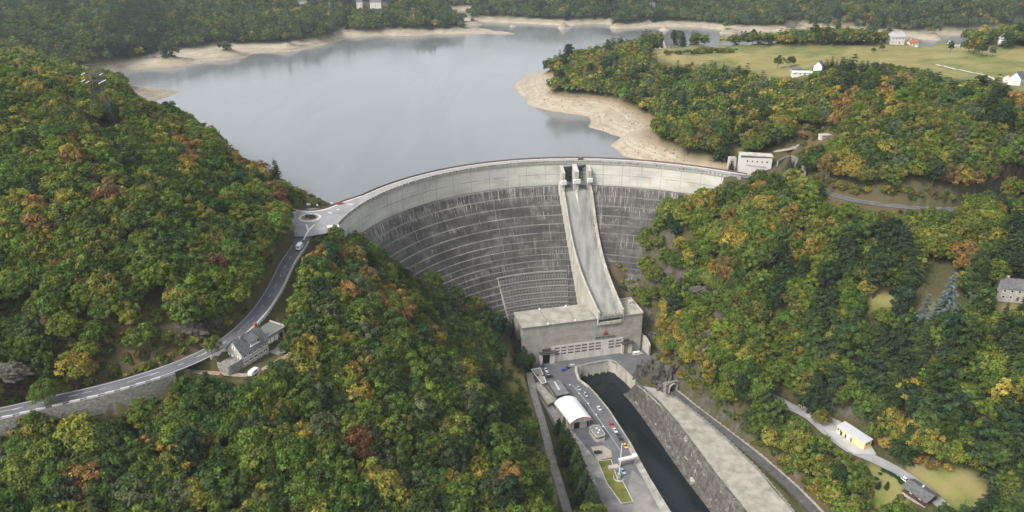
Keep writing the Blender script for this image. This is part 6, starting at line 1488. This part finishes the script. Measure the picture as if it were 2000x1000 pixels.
lm = thing('electricity_pylon', 'slim grey lattice mast left of the tall dark pylon', 'pylon', (mp2.x, mp2.y, MG), rad(10))
h2 = 18
for h_ in np.arange(10, 50, .5):
    if pr(mp2.x, mp2.y, MG+h_)[1] <= 207: h2 = float(h_); break
mb = MB(); lattice(mb, (0, 0, -1), (0, 0, h2), 1.8, .6, 10, .08); mb.build('mast', paint('galvanised_lattice', (.3, .31, .31), .5, .1), lm)
mb = MB(); mb.tube((0, 0, h2*.75), (5, 0, h2*.72), .1, .06, 5); mb.tube((-2.5, 0, h2*.9), (2.5, 0, h2*.9), .1, .06, 5); mb.build('crossarm', M_PYL, lm)
rp = ray_ground(1613, 356); rpy = thing('electricity_pylon', 'small blue grey lattice pylon beside the right bank road', 'pylon', tuple(rp), 0)
mb = MB(); lattice(mb, (0, 0, -1), (0, 0, 15), 2.2, .6, 8, .08); mb.build('mast', paint('galvanised_lattice', (.3, .31, .31)), rpy); mb = MB()
for z in (11, 13.5): mb.tube((-2.2, 0, z), (2.2, 0, z), .1, .06, 5)
mb.build('crossarm', M_PYL, rpy)
for k, (x, z, px, py_, lab) in enumerate(((-6.8, .76, 0, 112, 'lowest'), (-4.2, .8, 0, 98, 'second lowest'), (-6.0, .9, 0, 88, 'second highest'), (4.8, 1.0, 0, 70, 'highest'))):
    a = PB+Vector((x, 0, hp*z)); e_ = Vector((-560, 620+30*k, 108+6*k)); mb = MB(); pts = [a.lerp(e_, i/14)-Vector((0, 0, 9*(1-(2*i/14-1)**2))) for i in range(15)]
    for i in range(14): mb.tube(pts[i], pts[i+1], .05, .05, 4)
    o = mb.build('power_line', M_PYL); tag(o, lab+' of the thin wires running left from the tall dark pylon', 'power line')
# garden hedge by the chalet
hp_ = densify([un(1705, 925, -86), un(1725, 922, -86), (un(1745, 930, -86)), un(1760, 944, -86.5)], 1.0)
EXTRA_CLEAR += EXTRA_DISC+[(PB.x, PB.y, 9)]
# ------------------------------------------------------------------ planting
for p in [[(430, 640), (480, 600), (520, 560), (548, 510), (560, 470), (552, 470), (530, 530), (480, 590)]]: pass
PT = scatter()
def fill_gaps(P):
    """close the holes the photo does not show: more trees where sight lines still reach the forest floor"""
    R = np.random.default_rng(77); qx, qy = R.uniform(-30, 2030, 9000), R.uniform(95, 1030, 9000); H = rays_ground(qx, qy)
    x, y, z = H.T; th = np.arctan2(y-DC[1], x-DC[0]); r = np.hypot(x-DC[0], y-DC[1])
    m = (y < 760) & ~((r > dam_r(th)-3) & (y > 385) & (z < -1)) & ~((dam_r(th)-r < 52) & (th > rad(47)) & (th < rad(172)) & (y > 349) & (z < np.interp(dam_r(th)-r, [o for _, o in LED], [q for _, q in LED])+1.5))
    for Pl, hw_, s_ in ROADS: m &= poly_dist(x, y, Pl)[0] > hw_+1.6
    for A_ in (YARD_POLY, CANAL_POLY, HOUSE_PAD, PEN, TERR): m &= area_dist(x, y, A_) > 2
    m &= np.hypot(x-RB_C.x, y-RB_C.y) > 17
    for cx, cy, cr in EXTRA_CLEAR: m &= np.hypot(x-cx, y-cy) > cr
    for poly in MEADOWS: m &= ~((zone(poly, H) | zone(poly, lift(H, 7)) | zone(poly, lift(H, 12))) & (y > 380))
    for poly in GRASS: m &= ~zone(poly, H)
    for k, poly in enumerate(SCRUB): m &= ~(zone(poly, H) & (R.random(len(H)) < .9))
    m &= ~zone([(1040, 745), (1075, 770), (1100, 850), (1130, 880), (1200, 1010), (1100, 1010), (1060, 880)], H)
    H = H[m]; out = list(P); grid = {}
    for p in P: grid.setdefault((int(p[0]//6), int(p[1]//6)), []).append(p)
    new = []
    for p in H:
        i, j = int(p[0]//6), int(p[1]//6); near = [q for a in (-1, 0, 1) for c in (-1, 0, 1) for q in grid.get((i+a, j+c), ())]
        if all(math.dist(p, q) > 5.2 for q in near): new.append(p); grid.setdefault((i, j), []).append(p)
    return np.vstack([P, np.array(new)]) if new else P
PT = fill_gaps(PT)
R = np.random.default_rng(11)
Q6 = project_np(lift(PT, 6.5)); n = len(PT); px, py, dp = Q6.T
X, Y, Z = PT.T
# extra trees that stand alone (photo x, y of the foot, height, kind, colour)
SOLO = [(541, 357, -4, 18, 'F', 'deep green', 1.12), (392, 262, 16, 14, 'F', 'blackish green', .9), (742, 478, -36, 13, 'C', 'blackish green', 1.0), (418, 710, -11.5, 7.5, 'B', 'olive green', .62), (1428, 330, 0, 12, 'C', 'blackish green', .8), (1545, 350, 2, 13, 'C', 'blackish green', .85), (1535, 352, 2, 10, 'C', 'blackish green', .7),
        (1520, 124, 27, 10, 'B', 'mid green', 1.0), (1545, 125, 27, 9, 'B', 'dark green', .8), (1855, 104, 36, 9, 'B', 'dark green', .8), (1705, 107, 33, 6, 'B', 'dark green', .45), (1900, 110, 37, 9, 'B', 'russet brown', 1.0), (1915, 116, 37, 9, 'B', 'dark green', .9), (1935, 118, 37, 7, 'B', 'grey green', .7), (1890, 105, 37, 9, 'B', 'dark green', .9), (1722, 100, 33, 7, 'B', 'mid green', .5), (1352, 126, 22, 5, 'B', 'dark green', .4),
        (1806, 612, -24, 22, 'S', 'blue grey', 1.75), (1846, 606, -25, 22, 'S', 'blue grey', 1.75), (1852, 648, -29, 14, 'S', 'blue grey', 1.0), (1885, 582, -26, 14, 'S', 'grey green', .8), (1770, 600, -24, 22, 'C', 'blackish green', 1.3), (1932, 606, -27, 21, 'N', 'deep green', 1.25), (1958, 630, -28, 11, 'C', 'deep green', .9), (1990, 628, -28, 11, 'C', 'deep green', .9),
        (1600, 828, -85, 7, 'B', 'olive green', .6), (1720, 935, -87, 4, 'C', 'blackish green', .3), (1735, 940, -87, 3.5, 'C', 'deep green', .28), (92, 800, -13, 8, 'B', 'fresh green', .75), (65, 818, -14, 7, 'B', 'yellow green', .6), (1036, 712, -108, 14, 'B', 'mid green', .62), (1016, 700, -106, 17, 'C', 'blackish green', 1.0), (1026, 716, -108, 15, 'C', 'deep green', .95), (1022, 712, -107, 16, 'C', 'blackish green', 1.1)]
ROW = [(1100, 868, 14), (1108, 884, 15), (1098, 894, 15), (1116, 905, 16), (1108, 918, 17), (1124, 925, 16), (1116, 942, 17), (1132, 948, 16), (1126, 965, 17), (1142, 970, 16), (1136, 990, 17), (1150, 992, 15), (1146, 1012, 16), (1160, 1016, 16), (1156, 1036, 16), (1090, 852, 12), (1128, 1000, 14), (1138, 1030, 15)]
# colour and kind of the scattered trees
W_ = {'hill': ([.25, .27, .18, .15, .11, .025, .004, .001, .01], ['dark green', 'mid green', 'fresh green', 'olive green', 'yellow green', 'golden yellow', 'orange', 'rust red', 'russet brown']),
      'spur': ([.33, .27, .10, .14, .10, .04, .008, .01, .002], ['dark green', 'mid green', 'grey green', 'fresh green', 'olive green', 'yellow green', 'russet brown', 'golden yellow', 'orange']),
      'right': ([.26, .27, .17, .13, .11, .035, .008, .012], ['mid green', 'fresh green', 'yellow green', 'olive green', 'dark green', 'golden yellow', 'orange', 'russet brown']),
      'upper': ([.25, .27, .14, .14, .12, .035, .012, .02], ['mid green', 'olive green', 'dark green', 'grey green', 'yellow green', 'golden yellow', 'orange', 'russet brown']),
      'far': ([.38, .24, .2, .1, .05, .03], ['dark green', 'grey green', 'mid green', 'olive green', 'yellow green', 'russet brown'])}
colour = np.empty(n, object); conif = np.zeros(n, bool); pat = wobble(X*.7+300, Y*.7)
for i in range(n):
    x, y, D = px[i], py[i], dp[i]
    zn_ = 'far' if (D > 850 and (x < 1000 or Y[i] > 960)) else 'hill' if (x < 560 and y < 640) else 'spur' if x < 1060 else 'upper' if y < 400 else 'right'
    w, names = W_[zn_]; w = np.array(w); 
    w = w*np.array([(2.0 if pat[i] > .9 else .38) if nm in ('yellow green', 'golden yellow', 'orange', 'russet brown') else 1.0 for nm in names])
    colour[i] = names[R.choice(len(w), p=w/w.sum())]
    pc = {'far': .2, 'hill': .02, 'spur': .05, 'right': .06, 'upper': .12}[zn_]
    if zn_ == 'right' and x > 1560 and y > 520: pc = .28
    for hx, hy, hr, hpv in CONIF_HINTS:
        if (x-hx)**2+(y-hy)**2 < hr*hr: pc = hpv
    conif[i] = R.random() < pc
for hx, hy, hr, cn in HINTS:
    m = ((px-hx)**2+(py-hy)**2 < (hr*.9)**2) & (R.random(n) < (.62 if hr < 24 else .4 if hr < 45 else .3)); colour[m] = cn; conif[m & (R.random(n) < .9)] = False
# size, then keep the photo's open places open
scale = R.uniform(.74, 1.12, n)*np.where(dp > 900, 1.25, np.where(dp > 600, 1.1, 1.0))*np.where(dp < 560, 1.16, 1)
scale = np.where(conif, scale*R.uniform(.85, 1.3, n)*np.where((px > 1500) & (py > 470), 1.35, 1), scale)
def blocked(sc):
    b = np.zeros(n, bool); hgt = np.where(conif, 17.5, 12.0)*sc; rr = np.where(conif, 3.2, 4.6)*sc
    for f, g in ((.97, 0), (.75, .75), (.75, -.75), (.5, 1), (.5, -1), (.5, 0), (.2, 0)):
        q = PT.copy(); q[:, 2] += hgt*f; q[:, 0] += rr*g; q = project_np(q)
        for k, poly in enumerate(CLEAR): b |= inside(q[:, 0], q[:, 1], poly)
        for poly, far_ in CLEAR_NEAR: b |= inside(q[:, 0], q[:, 1], poly) & (np.hypot(PT[:, 0], PT[:, 1]) < far_)
    return b
for k in (.8, .62, .48, .36):
    b = blocked(scale); scale = np.where(b, scale*k/(1 if k == .8 else 1), scale)
b = blocked(scale); ok = ~b & (scale > .2); 
small = scale < .42; ok &= ~(small & (R.random(n) < .35))
# shorelines: no crown over open water or beach
sel = np.where(ok)[0]
def jit(c, r): 
    c = np.array(PAL[c])*r.uniform(.8, 1.22); return c*np.array([r.uniform(.9, 1.1), 1, r.uniform(.85, 1.15)])
SECOND = {'dark green': ['mid green', 'dark green'], 'mid green': ['olive green', 'fresh green', 'mid green', 'fresh green'], 'fresh green': ['yellow green', 'mid green'], 'olive green': ['yellow green', 'mid green', 'fresh green'], 'grey green': ['dark green', 'grey green'], 'yellow green': ['golden yellow', 'fresh green', 'olive green'], 'golden yellow': ['yellow green', 'olive green', 'golden yellow'], 'orange': ['golden yellow', 'orange', 'olive green'], 'rust red': ['orange', 'russet brown'], 'russet brown': ['olive green', 'olive green', 'golden yellow'], 'tan': ['russet brown', 'olive green'], 'blackish green': ['deep green'], 'deep green': ['blackish green'], 'blue grey': ['blue grey', 'grey green']}
CONC = ['blackish green', 'deep green', 'deep green', 'dark green']
recs = []            # (x, y, z, scale, kind B/C/S/N/P, colour, importance)
for i in sel:
    kd = 'C' if conif[i] else 'B'
    if kd == 'C' and R.random() < .35 and dp[i] < 900: kd = 'P'
    cn = R.choice(CONC) if kd in 'CP' else colour[i]
    recs.append([X[i], Y[i], Z[i], scale[i], kd, cn, scale[i]*FPX/dp[i]])
for x, y, z, h, kd, cn, s in SOLO:
    p = un(x, y, z); recs.append([p.x, p.y, gz(p.x, p.y) if z > -100 else min(z, gz(p.x, p.y)+2), s, kd, cn, 50])
for k, (x, y, h) in enumerate(ROW):
    p = un(x, y, -108); recs.append([p.x, p.y, -109.5, h/17*1.3, 'C', ['deep green', 'blackish green', 'dark green'][k % 3], 60])
rr_ = random.Random(12)
for k in range(26):                                            # conifer belt through the meadow, behind the white cottage
    f = k/25; x, y = 1612+115*f+rr_.uniform(-4, 4), 134+13*f+rr_.uniform(-4, 3); p = ray_ground(x, y); recs.append([p.x, p.y, p.z, rr_.uniform(.5, .75), 'C', rr_.choice(['blackish green', 'deep green', 'dark green']), 5])
for x0, y0, x1, y1, n_ in ((1300, 108, 1436, 103, 30), (1700, 131, 1795, 146, 26), (1480, 84, 1640, 80, 20)):
    for k in range(n_):
        f = k/n_; p = ray_ground(x0+(x1-x0)*f+rr_.uniform(-2, 2), y0+(y1-y0)*f+rr_.uniform(-1, 1)); recs.append([p.x, p.y, p.z, rr_.uniform(.28, .5), 'B', rr_.choice(['dark green', 'mid green', 'grey green', 'olive green']), 5])
# true visibility of each crown: a low-resolution depth sweep from near to far
recs.sort(key=lambda r: math.hypot(r[0], r[1]))
buf = np.zeros((250, 500), bool); area = []
for r in recs:
    h = (12 if r[4] == 'B' else 16)*r[3]; w = (4.6 if r[4] in 'BP' else 2.4)*r[3]
    a = pr(r[0]-w, r[1], r[2]+h); c = pr(r[0]+w, r[1], r[2]+h*.35)
    x0, x1, y0, y1 = [int(v/4) for v in (a[0], c[0], a[1], c[1])]; x0, y0 = max(x0, 0), max(y0, 0); x1, y1 = min(max(x1, x0+1), 500), min(max(y1, y0+1), 250)
    if x0 >= 500 or y0 >= 250 or x1 <= 0 or y1 <= 0: area.append(0); continue
    s_ = buf[y0:y1, x0:x1]; area.append(int((~s_).sum())*1.0 if s_.size else 0); s_[:] = True
recs = [r+[a] for r, a in zip(recs, area)]
broad = sorted([r for r in recs if r[4] == 'B'], key=lambda r: -(r[7]+(50 if r[6] == 50 else 0))); con = sorted([r for r in recs if r[4] != 'B'], key=lambda r: -(r[7]+(100 if r[6] >= 50 else 0)))
NB, NC = 300, 300
solo_b, rest_b = [r for r in broad[:NB] if r[7] > 0], broad[NB:]+[r for r in broad[:NB] if r[7] <= 0]
solo_c, rest_c = [r for r in con[:NC] if r[7] > 0], con[NC:]+[r for r in con[:NC] if r[7] <= 0]
# --- individuals
MARKS = [('the roundabout', 605, 425), ('the stone roadside house', 490, 670), ('the tall dark pylon', 210, 230), ('the left end of the road', 40, 800), ('the curving left road', 510, 590), ('the middle of the left road', 250, 750), ('the powerhouse', 1130, 660), ('the left flank of the dam', 800, 500), ('the right flank of the dam', 1300, 420),
         ('the white dam end building', 1475, 315), ('the tunnel mouth', 1312, 750), ('the canal terrace', 1420, 860), ('the yellow depot', 1665, 855), ('the chalet', 1795, 965), ('the manor house', 1975, 575), ('the blue grey firs', 1825, 560), ('the right bank road', 1750, 400), ('the upper lane', 1580, 290), ('the bare grey crag', 1390, 650), ('the gravel path', 1060, 850), ('the quay lawn', 1180, 930), ('the right canal track', 1560, 970),
         ('the lower left corner', 60, 960), ('the bottom edge left of centre', 420, 960), ('the bottom edge below the spur', 760, 950), ('the upper left edge', 40, 300), ('the left edge', 30, 520), ('the spur ridge', 740, 620), ('the spur hollow', 900, 720), ('the lower right corner', 1940, 950), ('the right edge', 1960, 780), ('the right wooded hill', 1800, 270), ('the meadow edge', 1550, 150), ('the lake headland', 1170, 140), ('the sandy point', 1270, 240), ('the middle of the right slope', 1560, 600), ('the lower right slope', 1500, 730), ('the left hill shoulder', 430, 330), ('the left hill slope', 300, 450)]
def describe(rs, noun, lo, hi):
    """a label of its own for every tree: size, colour, landmark, and its turn from the left where those are shared"""
    D = {}
    for r in rs:
        h = (12 if r[4] == 'B' else 17)*r[3]; q = pr(r[0], r[1], r[2]+h*.6); m = min(MARKS, key=lambda k: (k[1]-q[0])**2+(k[2]-q[1])**2)
        rel = 'above' if q[1] < m[2]-45 else 'below' if q[1] > m[2]+45 else 'left of' if q[0] < m[1] else 'right of'
        if 'edge' in m[0] or 'corner' in m[0]: rel = 'near'
        sz = 'small' if r[3] < lo else 'large' if r[3] > hi else ''
        nn = noun if r[4] != 'S' else 'silver fir'
        if r[4] == 'N': nn = 'narrow cypress'
        if r[4] == 'P': nn = 'rounded pine'
        cn = r[5]
        D.setdefault((sz, cn, nn, rel, m[0]), []).append((q[0], r))
    out = {}
    ORD = ['', 'second', 'third', 'fourth', 'fifth', 'sixth', 'seventh', 'eighth', 'ninth', 'tenth', 'eleventh', 'twelfth', 'thirteenth', 'fourteenth', 'fifteenth', 'sixteenth', 'seventeenth', 'eighteenth']
    for (sz, cn, nn, rel, mk), L in D.items():
        L.sort(key=lambda t_: t_[0])
        for k, (x, r) in enumerate(L):
            base = ' '.join(w for w in (sz, cn, nn, rel, mk) if w)
            if len(L) > 1: base += ', '+('leftmost' if k == 0 else 'rightmost' if k == len(L)-1 else (ORD[k] if k < len(ORD) else str(k+1)+'th')+' from the left')
            if len(base.split()) > 16: base = base.replace('from the left', 'from left')
            out[id(r)] = base if len(base.split()) <= 16 else base.replace('large ', '', 1).replace('small ', '', 1)
    return out
LAB = describe(solo_b, 'broadleaf tree', .72, 1.1); LAB.update(describe(solo_c, 'conifer', .6, .98))
def plant(r, k, name, cat, group):
    rr = random.Random(k*13+5); o = thing(name, LAB[id(r)], cat, (r[0], r[1], r[2]-.2), rr.uniform(0, 6.28), group); s = r[3]; o.scale = (s*rr.uniform(.93, 1.08), s*rr.uniform(.93, 1.08), s*rr.uniform(.92, 1.1))
    if r[4] == 'N': o.scale = (s*.62, s*.62, s*1.05)
    if r[4] == 'S': o.scale = (s*.8, s*.8, s*1.12)
    tm = BTRUNK[k % 3] if r[4] in 'BP' else CTRUNK[k % 2]; cm = (BROAD[k % len(BROAD)] if r[4] == 'B' else PINE[k % 2] if r[4] == 'P' else CONIF[k % 4] if r[4] == 'N' else FIR[k % 3] if (r[4] in 'SF' or k % 3) else CONIF[k % 4])
    a = bpy.data.objects.new('trunk', tm); COL.objects.link(a); a.parent = o
    c = bpy.data.objects.new('crown', cm); COL.objects.link(c); c.parent = o
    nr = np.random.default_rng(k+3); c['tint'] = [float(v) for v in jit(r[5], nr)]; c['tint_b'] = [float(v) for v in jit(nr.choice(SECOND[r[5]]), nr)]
for k, r in enumerate(solo_b): plant(r, k, 'broadleaf_tree', 'tree', 'broadleaf trees on the valley sides')
for k, r in enumerate(solo_c): plant(r, k, 'conifer_tree', 'tree', 'conifers on the valley sides')
# --- the woods beyond
def wood(name, label, cat, recs_, near, far, split, trunk=None):
    """the rest of the trees as one object: points that carry crowns"""
    me = bpy.data.meshes.new(name); m = len(recs_); P = np.array([[r[0], r[1], r[2]-.2] for r in recs_]); me.vertices.add(m); me.vertices.foreach_set('co', P.ravel().astype(np.float32))
    nr = np.random.default_rng(m); T = np.array([jit(r[5], nr) for r in recs_]); T2 = np.array([jit(nr.choice(SECOND[r[5]]), nr) for r in recs_])
    sc = np.array([r[3] for r in recs_])[:, None]*nr.uniform(.92, 1.1, (m, 3)); dist = np.hypot(P[:, 0], P[:, 1])
    var = np.where(dist > split, len(near)+nr.integers(0, len(far), m), nr.integers(0, len(near), m))
    for nm, ty, arr in (('tint', 'FLOAT_VECTOR', T), ('tint_b', 'FLOAT_VECTOR', T2), ('size', 'FLOAT_VECTOR', sc)):
        a = me.attributes.new(nm, ty, 'POINT'); a.data.foreach_set('vector', arr.ravel().astype(np.float32))
    a = me.attributes.new('turn', 'FLOAT', 'POINT'); a.data.foreach_set('value', nr.uniform(0, 6.28, m).astype(np.float32))
    a = me.attributes.new('variety', 'INT', 'POINT'); a.data.foreach_set('value', var.astype(np.int32))
    o = bpy.data.objects.new(name, me); COL.objects.link(o); tag(o, label, cat, None, 'stuff')
    ng = bpy.data.node_groups.new(name, 'GeometryNodeTree'); ng.interface.new_socket('Geometry', in_out='INPUT', socket_type='NodeSocketGeometry'); ng.interface.new_socket('Geometry', in_out='OUTPUT', socket_type='NodeSocketGeometry')
    N, L = ng.nodes, ng.links; gi, go = N.new('NodeGroupInput'), N.new('NodeGroupOutput'); ip = N.new('GeometryNodeInstanceOnPoints'); gti = N.new('GeometryNodeGeometryToInstance')
    for mesh in reversed(list(near)+list(far)):
        src = bpy.data.objects.new(name+'_crown', mesh); oi = N.new('GeometryNodeObjectInfo'); oi.inputs['Object'].default_value = src; L.new(oi.outputs['Geometry'], gti.inputs[0])
    def na(nm, ty):
        q = N.new('GeometryNodeInputNamedAttribute'); q.data_type = ty; q.inputs[0].default_value = nm; return q.outputs[0]
    cx = N.new('ShaderNodeCombineXYZ'); L.new(na('turn', 'FLOAT'), cx.inputs[2])
    L.new(gi.outputs[0], ip.inputs['Points']); L.new(gti.outputs[0], ip.inputs['Instance']); ip.inputs['Pick Instance'].default_value = True
    L.new(na('variety', 'INT'), ip.inputs['Instance Index']); L.new(cx.outputs[0], ip.inputs['Rotation']); L.new(na('size', 'FLOAT_VECTOR'), ip.inputs['Scale'])
    L.new(ip.outputs[0], go.inputs[0]); md = o.modifiers.new('planting', 'NODES'); md.node_group = ng; return o
if rest_b: wood('broadleaf_wood', 'mixed green and autumn coloured broadleaf wood covering the slopes behind the nearer trees', 'wood', rest_b, BROAD, BROAD_FAR, 560)
if rest_c: wood('conifer_wood', 'scattered dark conifers standing among the broadleaf woods', 'wood', rest_c, FIR+CONIF[:2]+PINE, CONIF_FAR, 560)
# --- shrubs on the open slopes
sp_ = []
R = np.random.default_rng(23)
for poly, count, rng_ in ((SCRUB[0], 260, (150, 420)), (SCRUB[1], 130, (240, 480)), (SCRUB[2], 26, (380, 470)), (SCRUB[3], 90, (360, 480)), (SCRUB[4], 50, (400, 620)), ([(1500, 830), (1560, 815), (1690, 900), (1720, 960), (1640, 1010), (1560, 930)], 150, (240, 360)), ([(545, 600), (600, 590), (640, 620), (560, 740), (345, 745), (340, 770), (200, 800), (260, 770), (520, 735)], 90, (220, 330)), ([(540, 355), (620, 378), (655, 398), (600, 404), (560, 395)], 40, (380, 520)), ([(1300, 100), (1440, 98), (1440, 103), (1300, 110)], 40, (700, 1000)), ([(1700, 135), (1790, 140), (1840, 152), (1700, 150)], 40, (500, 800)), ([(1705, 905), (1750, 925), (1765, 1000), (1700, 1000)], 14, (230, 320)), ([(970, 690), (1010, 700), (1060, 850), (1100, 980), (1060, 980), (1000, 800)], 40, (240, 420))):
    q = np.array(poly); x0, y0, x1, y1 = q[:, 0].min(), q[:, 1].min(), q[:, 0].max(), q[:, 1].max(); c = 0; tries = 0
    while c < count and tries < count*12:
        tries += 1; x, y = R.uniform(x0, x1), R.uniform(y0, y1)
        if not inside(np.array([x]), np.array([y]), poly)[0]: continue
        p = ray_ground(x, y)
        if not (rng_[0] < p.y < rng_[1]): continue
        if min(float(poly_dist(np.array([p.x]), np.array([p.y]), Pl)[0][0])-hw_ for Pl, hw_, _ in ROADS) < .6: continue
        if float(area_dist(np.array([p.x]), np.array([p.y]), YARD_POLY)[0]) < 1 or float(area_dist(np.array([p.x]), np.array([p.y]), HOUSE_PAD)[0]) < .5 or inside(np.array([p.x]), np.array([p.y]), terr)[0]: continue
        s = R.uniform(.5, 1.35)*(1.5 if p.y > 500 else 1); q2 = pr(p.x, p.y, p.z+2*s)
        if any(inside(np.array([q2[0]]), np.array([q2[1]]), cl)[0] for cl in CLEAR): 
            s *= .4
            q2 = pr(p.x, p.y, p.z+2*s)
            if any(inside(np.array([q2[0]]), np.array([q2[1]]), cl)[0] for cl in CLEAR[1:]) : continue
        cn = R.choice(['olive green', 'yellow green', 'mid green', 'russet brown', 'golden yellow', 'tan', 'grey green', 'orange'], p=[.25, .2, .2, .1, .08, .06, .08, .03]); sp_.append([p.x, p.y, p.z, s, 'B', cn, 0, s*FPX/p.y]); c += 1
for p in hp_: sp_.append([p.x, p.y, gz(p.x, p.y), .55, 'B', 'deep green', 0, 9])
for x, y in ((1745, 815), (1700, 800), (1725, 830), (1755, 830), (1690, 815), (1780, 845), (1800, 855), (1830, 905), (1805, 895), (1790, 900), (1775, 893), (1850, 912), (1815, 908)):
    p = ray_ground(x, y+6); sp_.append([p.x, p.y, p.z, 1.1, 'B', 'orange' if y > 850 else 'russet brown', 0, 7])
sp_.sort(key=lambda r: -r[7]); SH, SHR = sp_[:120], sp_[120:]
LAB.update(describe(SH, 'bush', .7, 1.15))
for k, r in enumerate(SH):
    c = bpy.data.objects.new('bush', BUSH[k % 3]); COL.objects.link(c); rr = random.Random(k); c.location = (r[0], r[1], r[2]-.1); c.rotation_euler = (0, 0, rr.uniform(0, 6.28)); c.scale = (r[3]*rr.uniform(.85, 1.25), r[3]*rr.uniform(.85, 1.25), r[3]*rr.uniform(.8, 1.2))
    nr = np.random.default_rng(k+900); c['tint'] = [float(v) for v in jit(r[5], nr)]; c['tint_b'] = [float(v) for v in jit(nr.choice(SECOND[r[5]]), nr)]; tag(c, LAB[id(r)], 'bush', 'bushes on the open slopes')
wood('scrub', 'low mixed scrub on the banks and road cuttings', 'scrub', SHR, BUSH, BUSH[:1], 9000)

# stones and stumps on the bare shore
R = np.random.default_rng(31); ss_ = rays_ground(R.uniform(1030, 1340, 5200), R.uniform(175, 320, 5200)); s2_ = rays_ground(R.uniform(200, 1000, 3800), R.uniform(46, 205, 3800)); ss_ = np.vstack([ss_, s2_])
ss_ = ss_[(ss_[:, 2] > LAKE+.1) & (ss_[:, 2] < -2.5) & (ss_[:, 1] > 505)]; keep_ = R.random(len(ss_)) < np.clip((ss_[:, 2]+15)/9, .12, .8)*.2; ss_ = ss_[keep_]
bm = bmesh.new(); bmesh.ops.create_icosphere(bm, subdivisions=1, radius=1); ico = [v.co.copy() for v in bm.verts]; icf = [[v.index for v in q.verts] for q in bm.faces]; bm.free()
mb = MB()
for x, y, z in ss_:
    s = R.uniform(.22, .8)*(1.6 if y > 900 else 1); k = len(mb.v); q = R.uniform(.7, 1.3, 3)*s; mb.v += [(x+v.x*q[0], y+v.y*q[1], z+v.z*q[2]*.6) for v in ico]; mb.f += [tuple(k+i for i in a) for a in icf]; mb.m += [0]*len(icf)
o = mb.build('shore_stones', M_ROCK); tag(o, 'scattered dark stones on the bare shore of the lowered lake', 'stones', None, 'stuff')
hz = MB(); hz.box((0, 2300, -240), (7600, 5400, 720)); HZ = NT('thin_haze')
v = HZ.add('ShaderNodeVolumePrincipled'); v.inputs['Color'].default_value = (.8, .88, .97, 1); v.inputs['Density'].default_value = .000065; v.inputs['Anisotropy'].default_value = .2
HZ.l.new(v.outputs[0], HZ.out.inputs['Volume']); o = hz.build('haze', HZ.m); o['kind'] = 'stuff'
# ------------------------------------------------------------------ light
SUN_EL, SUN_AZ = rad(44), rad(235)           # soft light from behind the camera's left shoulder
wd = bpy.data.worlds.new('World'); S.world = wd; wd.use_nodes = True
nt = wd.node_tree; nt.nodes.clear()
ou = nt.nodes.new('ShaderNodeOutputWorld'); bg = nt.nodes.new('ShaderNodeBackground'); sk = nt.nodes.new('ShaderNodeTexSky')
sk.sky_type = 'NISHITA'; sk.sun_disc = False; sk.sun_elevation = SUN_EL; sk.sun_rotation = SUN_AZ; sk.dust_density = 5; sk.air_density = 1.4; sk.altitude = 600
hs = nt.nodes.new('ShaderNodeHueSaturation'); hs.inputs['Saturation'].default_value = .28   # overcast: the blue is veiled
nt.links.new(sk.outputs[0], hs.inputs['Color']); nt.links.new(hs.outputs[0], bg.inputs[0]); nt.links.new(bg.outputs[0], ou.inputs[0])
bg.inputs[1].default_value = .135
sl = bpy.data.lights.new('sun', 'SUN'); so = bpy.data.objects.new('sun', sl); COL.objects.link(so)
sl.energy = 1.5; sl.angle = rad(14); sl.color = (1, .96, .9)
d = Vector((math.cos(SUN_EL)*math.sin(SUN_AZ), math.cos(SUN_EL)*math.cos(SUN_AZ), math.sin(SUN_EL)))
so.rotation_euler = d.to_track_quat('Z', 'Y').to_euler(); so.location = (0, 0, 400)
S.view_settings.view_transform = 'Standard'; S.view_settings.look = 'None'; S.view_settings.gamma = 1; S.view_settings.exposure = 1.14
S.cycles.use_denoising = True
S.cycles.max_bounces = 6; S.cycles.diffuse_bounces = 3; S.cycles.transmission_bounces = 3; S.cycles.transparent_max_bounces = 4; S.cycles.volume_bounces = 1
S.cycles.caustics_reflective = False; S.cycles.caustics_refractive = False
